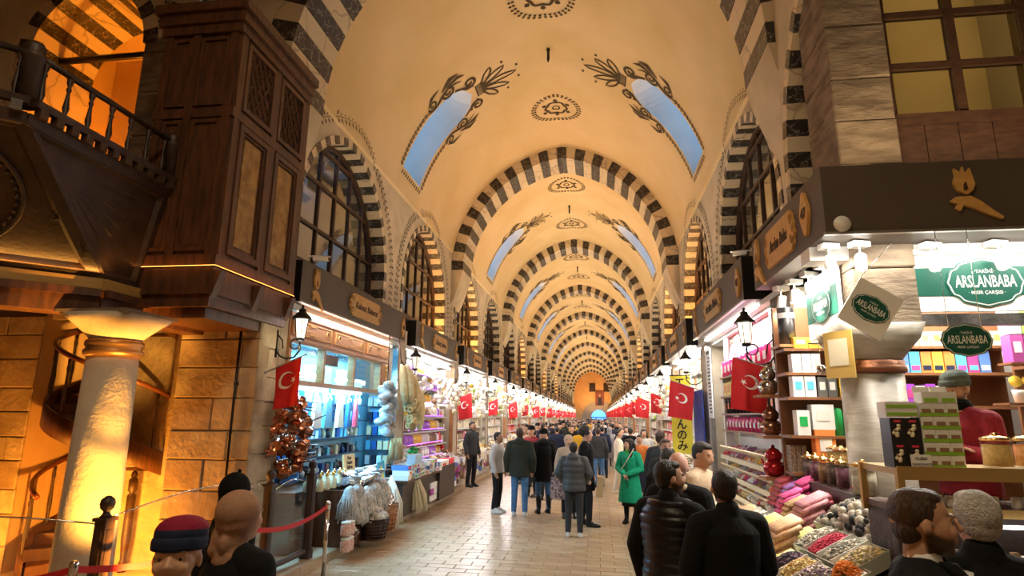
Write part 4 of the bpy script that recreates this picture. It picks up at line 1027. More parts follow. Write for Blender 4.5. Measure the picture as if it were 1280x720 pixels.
# ================================================================== SHOP SHELLS (everything below the fascias)
pil_m = mat('pale shop pilaster', (.45, .38, .28), .7, col2=(.55, .47, .36), scale=3, bump=.2)
inner_w = mat('white shop lining', (.72, .70, .66), .6)
inner_warm = mat('cream shop lining', (.70, .58, .40), .6)
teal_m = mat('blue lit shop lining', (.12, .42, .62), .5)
gw = {}
for side, X, sg in (('left', XL, -1), ('right', XR, 1)):
    g = sgroup('wall_shopfronts_' + side); gw[side] = g
    fx = -4.36 if side == 'left' else 2.24; bk = fx + sg * 2.6
    for k in range(20):
        yc = 10.35 + PIT * k
        y0, y1 = yc - 2.42, yc + 2.42
        if side == 'right': y0 += .1
        b = B()
        b.bb((fx + sg * .5, y0, 0), (fx + sg * .6, y1, 3.5)) if k else b.bb((fx + sg * (.62 if side == 'left' else 2.6), y0, 0), (fx + sg * (.72 if side == 'left' else 2.7), y1, 3.5)); b.bb((fx + sg * .1, y0, 3.5), (bk, y1, 3.56))
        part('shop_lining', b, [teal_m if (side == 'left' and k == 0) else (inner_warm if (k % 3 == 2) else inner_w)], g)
        b = B(); ya = y1; yb = y1 + PIT - 4.84
        b.bb((fx, ya, 0), (bk, yb, 3.62))
        part('pilaster', b, [pil_m], g)
        b = B(); b.bb((fx - sg * .02, ya - .06, .12), (fx + sg * .1, ya, 3.5)); b.bb((fx - sg * .02, yb, .12), (fx + sg * .1, yb + .06, 3.5)); part('pilaster_trim', b, [wood_m if k % 2 else chrome], g)
    if side == 'left':
        part('pilaster', B().bb((fx, 7.74, 0), (bk, 7.93, 3.62)), [stone_b], g)
    part('soffit_slab', B().bb((fx, 7.3 if side == 'left' else 5.95, 3.56), (bk + sg * .1, YEND, 3.63)), [inner_w], g)
    for k in range(20):
        ya, yb = (10.3 + PIT * k + 2.3, 10.3 + PIT * (k + 1) - 2.3) if side == 'left' else (10.52 + PIT * k + 2.22, 10.52 + PIT * (k + 1) - 2.22)
        part('ledge', B().bb((fx, ya, 3.63), (X, yb, 3.95)), [plaster_w], g)
# ------------------------------------------------------------------ merchandise kits
PAL = [(.75, .05, .08), (.85, .55, .06), (.75, .72, .66), (.08, .35, .12), (.45, .08, .35), (.80, .25, .06), (.30, .18, .10), (.10, .22, .55), (.85, .78, .55), (.60, .06, .25), (.40, .55, .12), (.9, .9, .88)]
PM = [mat('packaging %s' % n, c, .45) for n, c in zip(('red', 'amber', 'pearl', 'green', 'plum', 'orange', 'cocoa', 'blue', 'butter', 'magenta', 'lime', 'white'), PAL)]
clear = glass('clear jar glass', (.95, .96, .95), .04, .03)
shelf_m = mat('shelf board timber', (.22, .09, .035), .45)
white_sh = mat('white shelf', (.78, .78, .76), .4)
def dome_bits(b, cx, cy, z, rx, ry, h, n, size, mis, rnd, shape='box', flat=.6):
    for i in range(n):
        a = rnd.uniform(0, 2 * pi); r = sqrt(rnd.random()); x, y = cx + rx * r * cos(a), cy + ry * r * sin(a); zz = z + h * (1 - r * r)
        s = size * rnd.uniform(.7, 1.25); R_ = Matrix.Rotation(rnd.uniform(0, pi), 3, 'Z') @ Matrix.Rotation(rnd.uniform(-.7, .7), 3, 'X')
        m_ = rnd.choice(mis)
        if shape == 'box': b.box((x, y, zz), (s, s * .7, s * flat), m_, R_)
        elif shape == 'ball': b.sph((x, y, zz), s / 2, m_, 6, 4)
        else:   # tetra leaf
            v = [R_ @ V(p) * s for p in ((-.5, 0, 0), (.5, 0, .1), (0, .4, .05), (0, -.1, .35))]; b.add([q + V((x, y, zz)) for q in v], [(0, 1, 2), (0, 1, 3), (1, 2, 3), (2, 0, 3)], m_)
# generic stall for the shops further down the hall: shelf unit with rows, sloping counter with heaps, hung bunches
def far_stock(seed, side):
    rnd = random.Random(seed); b = B()
    # back shelves
    pal = [2, 11, 8, 6, rnd.randrange(12), rnd.randrange(12), rnd.choice((2, 11, 1))]
    for s in range(7):
        z = .9 + s * .37; y = -2.25; row = rnd.choice(pal); row2 = rnd.choice(pal)
        while y < 2.15:
            w_ = rnd.uniform(.09, .22); h = rnd.uniform(.14, .30); c = rnd.choice([row, row, row2, rnd.choice(pal)])
            b.bb((-.42, y + .01, z), (-.2, y + w_, z + h), c); y += w_
    return b
def far_counter(seed):
    rnd = random.Random(seed); b = B()
    for j in range(7):
        for i in range(3):
            y = -1.95 + j * .62; x = -.1 + i * .19; z = .96 - i * .09
            ms = [rnd.choice((2, 8, 6, 11, 1)), rnd.choice((6, 8, 2, rnd.randrange(12)))]; dome_bits(b, x, y + .12, z, .10, .26, .12, 18, .07, ms, rnd)
    for i in range(40):
        y = rnd.uniform(-2.1, 2.1); z = rnd.uniform(.25, .85); b.box((.42 + rnd.uniform(-.05, .12), y, z), (.14, rnd.uniform(.1, .25), rnd.uniform(.08, .22)), rnd.choice((2, 11, 11, 8, 6, 6, 4, 7, rnd.randrange(12))))
    return b
def far_hang(seed):
    rnd = random.Random(seed); b = B()
    for j in range(13):
        y = rnd.uniform(-2.2, 2.2); z = 3.3; c = rnd.choice((2, 8, 6, 1, 11, 10))
        for i in range(rnd.randint(4, 9)): b.sph((rnd.uniform(.0, .3), y + rnd.uniform(-.09, .09), z - .12 * i - .3), (.07, .07, .08), rnd.choice([c, 8, 2]), 6, 4)
    return b
PROT = []
for i in range(3): PROT.append((far_stock(i * 7 + 1, 0).mesh('shelf_stock', PM), far_counter(i * 5 + 2).mesh('counter_stock', PM), far_hang(i * 3 + 3).mesh('hanging_stock', PM)))
sh_b = B()
for s in range(8): sh_b.bb((-.45, -2.3, .86 + s * .37), (-.15, 2.3, .89 + s * .37))
sh_b.bb((-.47, -2.3, 0), (-.45, 2.3, 3.5)); shelf_me = sh_b.mesh('shelves', [white_sh])
ct_b = B(); ct_b.prism([(-.2, .12), (.42, .12), (.42, .72), (-.2, 1.0)], -2.15, 2.15, (V((0, 0, 0)), V((1, 0, 0)), V((0, 0, 1)), V((0, 1, 0)))); cnt_me = ct_b.mesh('counter_body', [mat('counter panel', (.30, .25, .2), .5, col2=(.5, .45, .4), scale=2)])
lampstrip = B().tube([(-.05, -2.1, 3.42), (-.05, 2.1, 3.42)], .03, 6)
lampstrip.tube([(-.14, -2.1, 2.33), (-.14, 2.1, 2.33)], .012, 6)
lampstrip = lampstrip.mesh('lit_tubes', [tube_e])
def stall(k, side, y):
    X = -4.36 if side == 'left' else 2.24; rz = 0 if side == 'left' else pi
    t = thing('market_stall', 'brightly lit stall on the %s, %s bay from the camera' % (side, ORD[k]), 'stall', (X, y, 0), rz, 'market stalls along the hall')
    pr = PROT[(k + (side == 'left')) % 3]; ob('counter_body', cnt_me, t); ob('shelves', shelf_me, t); ob('lit_tubes', lampstrip, t)
    for nm, me in zip(('shelf_stock', 'counter_stock', 'hanging_stock'), pr): ob(nm, me, t, kind='stuff')
for k in range(1, 20):
    stall(k, 'left', 10.3 + PIT * k)
for k in range(1, 20): stall(k, 'right', 10.5 + PIT * k)
# ================================================================== LEFT FIRST SHOP (blue lit)
def single(name, me, label, cat, loc, rot=None, group=None, scale=None):
    o = ob(name, me, None, loc, rot); tag(o, label, cat, group)
    if scale: o.scale = scale if isinstance(scale, tuple) else (scale,) * 3
    return o
FX = -4.36
t = thing('carved_panel_frieze', 'orange brown carved timber frieze of three panels over the blue lit shop', 'frieze', (FX, 7.95, 3.10))
part('rail', B().bb((-.08, 0, 0), (.03, 4.32, .04)).bb((-.08, 0, .34), (.03, 4.32, .40)), [wood_m], t)
for i in range(3):
    y0 = .03 + i * 1.44; y1 = y0 + 1.38
    b = B(); b.bb((-.06, y0 - .02, .04), (.0, y1 + .02, .34)); b.bb((0, y0 + .04, .08), (.02, y1 - .04, .30)); o = part('panel', b, [wood_m], t)
    b = B(); frame_x(b, .02, y0 + .06, y1 - .06, .09, .29, .008, .008)
    for yy in (y0 + .2, y1 - .2): b.tube([(.028, yy + .05 * cos(a) * (1 - a / 9), .19 + .07 * sin(a) * (1 - a / 9)) for a in [j * .5 for j in range(13)]], .008, 4)
    for z in (.13, .26): b.box((.03, (y0 + y1) / 2, z), (.012, .2, .015))
    part('gilt_scroll', b, [gold], o)
t = thing('display_window', 'row of three glazed display cases over the blue lit shop', 'window', (FX, 7.98, 2.46))
b = B(); b.bb((-.1, 0, 0), (.02, 3.75, .07)); b.bb((-.1, 0, .6), (.02, 3.75, .64))
for y in (0, 1.12, 2.34, 3.68): b.bb((-.1, y, .07), (.02, y + .07, .6))
part('frame', b, [wood_m], t)
for y in (.07, 1.19, 2.41): part('pane', B().bb((-.04, y, .07), (-.034, y + (1.05 if y < 1 else 1.15 if y < 2 else 1.27), .6)), [shop_glass], t)
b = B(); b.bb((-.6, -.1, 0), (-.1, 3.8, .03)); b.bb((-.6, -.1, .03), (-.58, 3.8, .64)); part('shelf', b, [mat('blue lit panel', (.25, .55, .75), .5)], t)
b = B(); b.bb((-.05, 3.78, -.02), (.03, 4.25, .62)); o = part('carved_post', b, [wood_m], t)
b = B()
for i in range(7): b.sph((.035, 4.02, .05 + i * .085), (.02, .09 - .02 * (i % 2), .045), 0, 8, 5)
part('gilt_carving', b, [gold], o)
wick = mat('woven wicker', (.42, .26, .12), .8, col2=(.62, .45, .25), scale=40, bump=.6, bscale=60)
for i, (y, lab, sz) in enumerate(((8.5, 'woven tray leaning in the left display case', (.05, .7, .36)), (9.05, 'small round basket in the left display case', (.1, .3, .2)), (9.7, 'compartment box of pale sweets in the middle display case', (.16, .8, .34)), (10.75, 'pale tall box in the right display case', (.12, .3, .36)), (11.3, 'slanting wooden scoop box in the right display case', (.1, .55, .22)))):
    tg = single('display_box', B().box((0, 0, sz[2] / 2), sz).mesh('display_box', [wick if i in (0, 1) else MATS['packaging butter']]), lab, 'box', (FX - .35, y, 2.50), (0, -.1, 0))
b = B(); b.box((0, 0, 0), (.02, .5, .18), 0); o = single('hanging_notice', b.mesh('hanging_notice', [mat('brown notice', (.3, .12, .08), .6)]), 'small brown notice hanging in the middle display case', 'sign', (FX - .15, 9.75, 2.94))
area('blue_case_light', (FX - .3, 9.8, 3.06), (0, 0, 0), .3, 3.4, 90, (.25, .72, 1))
area('blue_shop_light', (FX - .22, 9.9, 2.42), (0, math.radians(12), 0), .3, 3.4, 260, (.22, .66, 1))
t = thing('fluorescent_lamp', 'pair of bright blue white tubes under the display cases', 'lamp', (FX - .12, 8.35, 2.43))
for y in (0, 1.45): part('tube', B().tube([(0, y, 0), (0, y + 1.25, 0)], .022, 8), [mat('blue white tube', (.8, .9, 1), .4, emit=(.65, .88, 1), es=9)], t)
part('batten', B().bb((-.03, -.05, .02), (.03, 2.8, .045)), [white], t)
# wall of accessories inside, dark rack, hanging garments
rnd = random.Random(11)
BM = [mat('blue glass %d' % i, c, .3) for i, c in enumerate(((.02, .10, .35), (.10, .45, .65), (.55, .70, .75), (.02, .03, .06), (.30, .10, .12), (.62, .55, .35)))]
t = thing('accessory_rack', 'wall rack of small blue lit goods at the back of the nearest left shop', 'rack', (FX - .52, 9.95, .9))
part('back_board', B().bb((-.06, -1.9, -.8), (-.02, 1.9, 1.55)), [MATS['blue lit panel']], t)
for z in (.12, .42, .72, 1.02, 1.32): part('shelf', B().bb((-.02, -1.9, z), (.22, 1.9, z + .02)), [BM[3]], t)
n = 0
kinds = [B().box((0, 0, .09), (.12, .10, .18)).mesh('packet', [BM[i]]) for i in range(6)] + [B().lathe([(.05, 0), (.055, .1), (.02, .15), (.025, .2)], n=8).mesh('bottle', [BM[i]]) for i in range(6)]
for z in (.14, .44, .74, 1.04, 1.34):
    for j in range(22):
        y = 8.15 + j * .17 + rnd.uniform(-.02, .02)
        k_ = rnd.randrange(12); lab = ('small blue lit packet' if k_ < 6 else 'small blue lit flask') + ' on the accessory rack of the nearest left shop'
        single(kinds[k_].name.split('.')[0] if False else ('packet' if k_ < 6 else 'flask'), kinds[k_], lab, 'packet' if k_ < 6 else 'flask', (FX - .42, y, .9 + z + .001), None, 'packets on the accessory rack' if k_ < 6 else 'flasks on the accessory rack', (1, 1, rnd.uniform(.7, 1.05)))
for i, (y, m_, w_, lab) in enumerate(((9.35, 'packaging pearl', .30, 'white cloth bag hanging under the tubes'), (9.75, 'blue glass 1', .32, 'pale blue cloth bag hanging under the tubes'), (10.25, 'packaging butter', .26, 'spotted cloth bag hanging under the tubes'), (10.62, 'blue glass 0', .16, 'dark blue cloth hanging under the tubes'), (10.95, 'packaging red', .10, 'small red tassel hanging under the tubes'))):
    b = B(); b.prism([(-w_ / 2, 0), (w_ / 2, 0), (w_ / 2 * .6, .42), (.02, .5), (-.02, .5), (-w_ / 2 * .6, .42)], -.03, .03, (V((0, 0, 0)), V((0, 1, 0)), V((0, 0, 1)), V((1, 0, 0)))); b.tube([(0, 0, .48), (0, 0, .60)], .006, 4)
    single('hanging_bag', b.mesh('hanging_bag', [MATS[m_]]), lab, 'bag', (FX - .16, y, 1.82))
single('blue_sack', B().lathe([(.1, 0), (.2, .05), (.22, .35), (.16, .62), (.08, .75), (0, .76)], n=14).mesh('blue_sack', [BM[0]]), 'dark blue sack standing behind the copper pots', 'sack', (FX - .3, 8.75, 1.0))
t = thing('side_rack', 'narrow rack of blue lit goods on the far side wall of the nearest left shop', 'rack', (FX - .30, 12.72, .95))
part('back_board', B().bb((-.26, 0, 0), (.24, .03, 1.5)), [MATS['blue lit panel']], t)
for z in (.05, .35, .65, .95, 1.25): part('shelf', B().bb((-.26, -.18, z), (.24, 0, z + .02)), [BM[3]], t)
for i in range(5):
    for j in range(4): single('packet', kinds[rnd.randrange(6)], 'small packet on the narrow side rack of the nearest left shop', 'packet', (FX - .50 + j * .13, 12.62, .95 + .071 + i * .30), pi / 2, 'packets on the narrow side rack')
# low counter of the first shop
t = thing('shop_counter', 'long low counter in front of the blue lit shop', 'counter', (FX, 8.3, .12))
part('body', B().bb((-.5, .05, 0), (.05, 4.1, .78)), [mat('dark counter', (.05, .035, .025), .5)], t); part('counter_top', B().bb((-.55, 0, .78), (.12, 4.15, .83)), [wood_d], t)
# copper coffee pots hanging in a cluster
b = B(); b.lathe([(.0, 0), (.05, .0), (.06, .02), (.062, .05), (.042, .09), (.045, .11), (.055, .125), (.05, .12), (.0, .10)], n=12); pot_me = b.mesh('coffee_pot', [copper]); pot_d = b.mesh('coffee_pot', [mat('dark copper', (.30, .12, .07), .3, metal=.9)])
han = B().tube([(.05, 0, .10), (.12, 0, .14), (.20, 0, .17)], .008, 5).mesh('handle', [wood_d])
t0 = None
for i in range(64):
    r = i / 64; z = 2.25 - r * 1.0 + rnd.uniform(-.03, .03); a = rnd.uniform(-1.9, 1.9); R_ = .10 + .16 * sin(pi * min(1, r * .9 + .12))
    loc = (-4.30 + R_ * cos(a) * .8, 7.98 + R_ * sin(a) * 1.15, z)
    o = single('coffee_pot', pot_me if i % 3 else pot_d, 'small copper coffee pot in the hanging cluster under the nearest left flag', 'pot', loc, (rnd.uniform(1.2, 2.2), rnd.uniform(-.5, .5), rnd.uniform(0, 6)), 'hanging copper coffee pots', rnd.uniform(.9, 1.35))
    ob('handle', han, o)
tag(part('pot_hanger', B().tube([(-4.32, 7.98, 1.1), (-4.34, 7.98, 2.45)], .015, 6), [blackm]), 'dark cord that carries the cluster of copper pots', 'cord')
# jars with spouts, silver packets, saffron board on the counter
b = B(); b.lathe([(.055, 0), (.06, .02), (.06, .13), (.02, .17), (.02, .19)], n=10, mi=0); b.lathe([(.028, .19), (.028, .23), (.01, .25), (0, .26)], n=10, mi=1); jar_me = b.mesh('oil_bottle', [mat('pale oil glass', (.62, .60, .42), .15), brass])
for i in range(11): single('oil_bottle', jar_me, 'stoppered pale bottle on the left counter behind the dark posts', 'bottle', (-4.12 + .13 * (i % 2), 8.42 + i * .11, .955), None, 'stoppered bottles on the left counter')
foil = mat('silver foil', (.62, .63, .66), .25, metal=.8, bump=.8, bscale=14); netm = mat('grey mesh bag', (.30, .28, .24), .6, col2=(.6, .57, .5), scale=25, bump=.7, bscale=40)
b = B()
for i in range(26):
    b.box((rnd.uniform(-.25, .3), rnd.uniform(-.6, .6), rnd.uniform(0, .16)), (.2, .22, .03), 0, Matrix.Rotation(rnd.uniform(-.5, .5), 3, 'X') @ Matrix.Rotation(rnd.uniform(0, 3), 3, 'Z'))
for i in range(8):
    single('foil_packet', B().box((0, 0, 0), (.34, .22, .05), 0).mesh('foil_packet', [foil]), 'crumpled silver foil packet in the heap beside the saffron board', 'packet', (-3.98 + rnd.uniform(-.1, .1), 9.2 + i * .15, 1.0 + .05 * (i % 3)), (rnd.uniform(-.25, .25), rnd.uniform(-.25, .25), rnd.uniform(0, 3)), 'silver foil packets')
tag(ob('foil_wrap_heap', b.mesh('foil_wrap_heap', [foil]), None, (-4.0, 9.75, .97), kind='stuff'), 'heap of silver foil wraps on the left counter', 'foil', None)
single('low_table', B().box((0, 0, .4), (.55, 1.6, .8)).mesh('low_table', [wood_d]), 'dark low table under the silver foil packets', 'table', (-4.0, 9.75, .12))
t = thing('saffron_board', 'cream board lettered Pure Iranian Saffron High Quality on the left counter', 'sign', (-4.22, 10.15, .955), 0, rot=(0, -.1, 0))
part('board', B().bb((-.012, -.24, 0), (.012, .24, .42)), [mat('cream board', (.70, .50, .22), .7)], t)
for i, s in enumerate(('Pure', 'Iranian', 'Saffron', 'High', 'Quality')): ob('lettering', text_mesh(s, .085, .003, ink, 0, 'CENTER', .002), t, (.014, 0, .36 - i * .075), (RX, 0, RX))
# glass globes, nets, baskets on the kerb before the counter
globe = B().sph((0, 0, .11), (.12, .13, .11), 0, 14, 10).lathe([(.06, .17), (.022, .23), (.06, .30), (.085, .34)], n=9, cap=False).mesh('wrapped_bag', [mat('clear wrapped bag', (.30, .28, .26), .2, col2=(.62, .60, .58), scale=14, bump=.6, bscale=12)])
for i, (y, z, s) in enumerate(((9.15, .78, 1.0), (9.85, .72, 1.15), (10.15, .80, 1.0), (10.45, .66, .9))): single('wrapped_bag', globe, 'shiny wrapped gift bag in front of the left counter', 'bag', (-3.68, y, z), None, 'shiny wrapped gift bags', s)
def basket(loc, r, h, m, label, fill=None, fm=None):
    t = thing('basket', label, 'basket', loc)
    b = B()
    for j in range(7): b.tube([((r * (.78 + .22 * j / 6)) * cos(a * 2 * pi / 18), (r * (.78 + .22 * j / 6)) * sin(a * 2 * pi / 18), h * j / 6) for a in range(19)], .012, 5)
    for a in range(16): q = 2 * pi * a / 16; b.tube([(r * .78 * cos(q), r * .78 * sin(q), 0), (r * cos(q), r * sin(q), h)], .009, 4)
    b.lathe([(r * .76, .01), (r * .96, h * .97)], n=18); part('weave', b, [m], t)
    b = B(); dome_bits(b, 0, 0, h * .9, r * .85, r * .85, h * .5, 46, r * .5, [0], random.Random(int(r * 1000)), 'ball'); part('contents', b, [fm], t, kind='stuff'); return t
basket((-3.62, 9.75, .12), .27, .30, wood_vd, 'dark wire basket heaped with grey mesh bags on the kerb', 0, netm)
basket((-3.68, 10.45, .12), .24, .42, wood_m, 'brown basket with silver wrapped goods on the kerb', 0, foil)
basket((-3.80, 9.15, .12), .18, .20, wood_d, 'small basket of pinkish packets by the chrome stanchion', 0, MATS['packaging pearl'])
for i, (y, z) in enumerate(((9.0, .34), (9.12, .34), (8.98, .56), (9.12, .56))): single('candy_jar', B().lathe([(.07, 0), (.075, .02), (.075, .14), (.06, .16)], n=12, mi=0).lathe([(.07, .16), (.07, .19), (.02, .2)], n=12, mi=1).mesh('candy_jar', [mat('pink sweets', (.55, .22, .18), .4, col2=(.75, .6, .5), scale=30), white]), 'jar of pinkish sweets stacked behind the chrome stanchion', 'jar', (-3.62, y - .28, z - .22), None, 'stacked jars of pinkish sweets')
loof = mat('cream loofah fibre', (.72, .58, .28), .85, col2=(.84, .72, .42), scale=14, bump=.8, bscale=40)
clothm = mat('off white cotton', (.70, .64, .54), .9, bump=.5, bscale=9)
def drape(n, r0, r1, h, seed):
    b = B(); rnd = random.Random(seed); b.lathe([(.02, h), (r0, h * .9), (r1 * .9, h * .3), (r1, .02), (r1 * .7, 0)], n=14)
    for i in range(n): a = rnd.uniform(0, 6.28); b.tube([(r0 * .5 * cos(a), r0 * .5 * sin(a), h * .95), (r1 * .95 * cos(a), r1 * .95 * sin(a), h * .4), (r1 * rnd.uniform(.8, 1.1) * cos(a + .1), r1 * sin(a + .1), rnd.uniform(-.06, .04))], .012, 4)
    return b
for loc, sc, lab in (((-3.78, 11.05, .15), .95, 'white cotton bath mitt bunch hanging beside the brown basket'), ((-3.66, 10.75, .12), .6, 'small white bag on the kerb in front of the brown basket')):
    single('cotton_bunch', drape(26, .06, .24, .85, 3).mesh('cotton_bunch', [clothm]), lab, 'bunch', loc, None, None, sc)
single('loofah_bunch', drape(60, .10, .27, .72, 5).mesh('loofah_bunch', [mat('cream string fibre', (.66, .58, .36), .85, col2=(.75, .68, .48), scale=20)]), 'cream string bath sponges hanging low at the kerb edge', 'bunch', (-3.80, 12.55, .16))
single('colour_print', B().box((0, 0, .25), (.02, .34, .5), 0).box((.012, 0, .25), (.004, .16, .32), 1, Matrix.Rotation(.4, 3, 'X')).mesh('colour_print', [mat('sky blue print', (.05, .42, .62), .4), mat('yellow print', (.8, .65, .05), .4)]), 'blue and yellow print leaning behind the white cotton bunch', 'print', (-3.98, 11.15, .70), (.1, -.1, 0))
eggm = mat('brown glazed ball', (.30, .13, .08), .25)
bal_me = B().sph((0, 0, 0), .075, 0, 12, 8).mesh('brown_ball', [eggm])
for i in range(4):
    for j in range(4): single('brown_ball', bal_me, 'brown round soap in the tilted tray by the kerb', 'soap', (-3.86 - .05 * j, 11.72 + i * .145, .24 + j * .13), None, 'brown round soaps')
single('soap_tray', B().box((-.12, .22, .26), (.03, .66, .62), 0, Matrix.Rotation(-.32, 3, 'Y')).box((-.02, .22, -.03), (.2, .66, .03)).mesh('soap_tray', [wood_vd]), 'dark tilted tray behind the brown round soaps', 'tray', (-3.88, 11.72, .165))
# table of white and blue boxes
t = thing('display_table', 'dark display table of white and blue boxes at the second left shop', 'table', (-4.0, 12.9, .12))
part('table_top', B().box((0, 0, .66), (.72, 2.6, .04)), [wood_d], t); part('skirt', B().box((-.05, 0, .32), (.6, 2.5, .64)), [MATS['dark counter']], t)
bxs = []
for i in range(34):
    c = rnd.choice(['packaging white', 'packaging white', 'packaging butter', 'packaging pearl', 'packaging blue', 'blue glass 2'])
    y = 11.75 + (i % 12) * .21; lay = i // 12
    o = single('flat_box', B().box((0, 0, .045), (.34, .19, .09), 0).box((.172, 0, .045), (.004, .12, .05), 1).mesh('flat_box', [MATS[c], rnd.choice(PM)]), 'flat pale gift box stacked on the dark table by the second left shop', 'box', (-3.84 + rnd.uniform(-.04, .04), y, .801 + lay * .092), (0, 0, rnd.uniform(-.06, .06)), 'flat gift boxes on the dark table')
single('blue_white_carton', B().box((0, 0, .09), (.18, .5, .18)).mesh('blue_white_carton', [mat('pale blue card', (.45, .60, .72), .5)]), 'pale blue white carton on the front edge of the dark table', 'carton', (-3.72, 12.25, .985 + .095))
for i in range(16):
    single('wrapped_pack', B().box((0, 0, .06), (.16, .28, .12)).mesh('wrapped_pack', [rnd.choice([MATS['packaging white'], mat('violet pack', (.38, .12, .62), .35), MATS['packaging plum'], MATS['packaging white']])]), 'white or violet soap pack on the low front shelf, second left shop', 'pack', (-3.80, 13.7 + (i % 6) * .30, .16 + (i // 6) * .135), None, 'soap packs on the low front shelf')
single('plant_sprig', (lambda b: (dome_bits(b, 0, 0, 0, .16, .16, .28, 60, .12, [0], random.Random(5), 'leaf'), b)[1])(B()).mesh('plant_sprig', [mat('vivid green leaf', (.02, .32, .06), .5)]), 'vivid green artificial sprig on the dark table', 'plant', (-3.95, 12.9, 1.085))
# hanging loofahs at the second pilaster
lo = B().tube([(0, 0, 0), (0, .02, -.2), (0, 0, -.55), (0, -.01, -.8)], [.045, .085, .09, .055], 10).mesh('hanging_loofah', [loof])
for i in range(13):
    single('hanging_loofah', lo, 'long yellow loofah hanging from the second left pilaster', 'loofah', (-4.05 + .07 * (i % 3), 12.15 + .11 * i * .8, 3.08 - .05 * i + .05 * (i % 2)), (rnd.uniform(-.1, .1) + .38, rnd.uniform(-.1, .1), 0), 'long yellow loofahs')
rb_ = B().tube([(.05 * cos(a), .05 * sin(a), 0) for a in [i * .7 for i in range(10)]], .026, 6).mesh('loofah_slice', [mat('tan sponge', (.55, .38, .17), .9, bump=.7, bscale=30)])
for i in range(40): single('loofah_slice', rb_, 'tan sponge slice in the string below the long loofahs', 'sponge', (-3.92 + rnd.uniform(-.08, .08), 12.55 + rnd.uniform(-.16, .16), 2.32 - .014 * i), (rnd.uniform(0, 3), rnd.uniform(0, 3), 0), 'tan sponge slices')
gre = mat('grey blue felt', (.20, .27, .34), .9, col2=(.45, .5, .52), scale=6)
pch = B().sph((0, 0, 0), (.10, .12, .07), 0, 10, 6).mesh('felt_pouch', [gre]); pch2 = B().sph((0, 0, 0), (.10, .12, .07), 0, 10, 6).mesh('felt_pouch', [netm])
for i in range(34): single('felt_pouch', pch if i % 3 else pch2, 'grey blue felt pouch in the bunch left of the loofahs', 'pouch', (-4.05 + rnd.uniform(-.08, .08), 11.35 + rnd.uniform(-.28, .28), 2.62 - .028 * i), (rnd.uniform(-.6, .6), rnd.uniform(-.6, .6), rnd.uniform(0, 3)), 'grey blue felt pouches')
for i in range(6): single('dried_bundle', B().tube([(0, 0, 0), (.01, 0, .2), (0, .01, .42)], [.05, .06, .02], 8).mesh('dried_bundle', [mat('dried stalk', (.42, .33, .16), .9, bump=.6, bscale=30)]), 'dried plant bundle standing under the felt pouches', 'bundle', (-4.05 + .07 * (i % 2), 11.75 + .07 * i, 1.17), (.1, 0, 0), 'dried plant bundles')
tag(part('cord', B().tube([(-4.05, 11.35, 1.72), (-4.07, 11.35, 3.62)], .012, 5), [blackm]), 'dark cord from the fascia that carries the felt pouches', 'cord')
tag(part('bunch_rail', B().tube([(-4.02, 12.0, 3.14), (-4.0, 13.4, 2.56)], .018, 6).tube([(-4.02, 12.0, 3.14), (-4.1, 12.0, 3.62)], .012, 5), [wood_d]), 'sloping dark rail from which the long loofahs hang', 'rail')
nb = drape(18, .07, .15, .42, 9).mesh('net_bag', [netm]); nb2 = drape(18, .07, .15, .42, 9).mesh('net_bag', [mat('grey net', (.22, .22, .21), .7, col2=(.5, .49, .46), scale=40)])
for i in range(9): single('net_bag', nb if i % 2 else nb2, 'grey net bag hanging along the front of the left counter', 'bag', (-3.70 + .03 * (i % 2), 8.95 + i * .20, .52 - .06 * (i % 3)), None, 'grey net bags', rnd.uniform(.9, 1.15))
for i in range(14): single('gift_pouch', B().box((0, 0, .07), (.12, .17, .14)).mesh('gift_pouch', [rnd.choice([Pm_ for Pm_ in (PM[2], PM[8], PM[6], PM[11], gre)])]), 'small pale or brown pouch in the row on the left counter, behind the foil', 'pouch', (-4.28, 9.3 + i * .2, .955), None, 'small pouches on the left counter')
for i in range(10): single('stacked_book_box', B().box((0, 0, .03), (.30, .22, .06)).mesh('stacked_book_box', [rnd.choice([PM[11], PM[2], PM[0], PM[8]])]), 'flat white box at the aisle end of the second left stall', 'box', (-3.82, 14.3 + (i % 5) * .28, .86 + (i // 5) * .062), None, 'flat boxes at the second left stall')
single('box_stand', B().box((0, 0, .37), (.36, 1.5, .74)).mesh('box_stand', [MATS['dark counter']]), 'dark stand under the flat boxes at the second left stall', 'stand', (-3.84, 14.86, .12))
# violet lit shelving of the second left shop
t = thing('lit_display_shelf', 'violet edged glass shelving of the second left shop', 'shelf', (FX - .28, 13.8, .9))
vio = mat('violet lit shelf edge', (.5, .2, .8), .4, emit=(.45, .12, 1), es=2.2)
part('back', B().bb((-.06, 0, 0), (-.02, 3.2, 2.5)), [inner_w], t)
for i in range(7): o = part('shelf', B().bb((-.02, 0, .1 + i * .34), (.26, 3.2, .115 + i * .34)), [white_sh], t); part('lit_edge', B().bb((.26, 0, .1 + i * .34), (.27, 3.2, .118 + i * .34)), [vio], o)
tinm = [B().lathe([(.09, 0), (.095, .02), (.095, .14), (.06, .19), (.02, .21)], n=10).mesh('gift_tin', [m]) for m in (MATS['packaging pearl'], MATS['packaging cocoa'], MATS['packaging white'], MATS['violet pack'], MATS['packaging amber'])]
for i in range(7):
    for j in range(13): single('gift_tin', tinm[(i * 3 + (j // 3)) % 5], 'round gift tin on the %s violet lit shelf of the second left shop' % ('lowest', 'second', 'third', 'fourth', 'fifth', 'sixth', 'top')[i], 'tin', (FX - .16, 13.95 + j * .235, .9 + .117 + i * .34), None, 'round gift tins on the violet lit shelves')
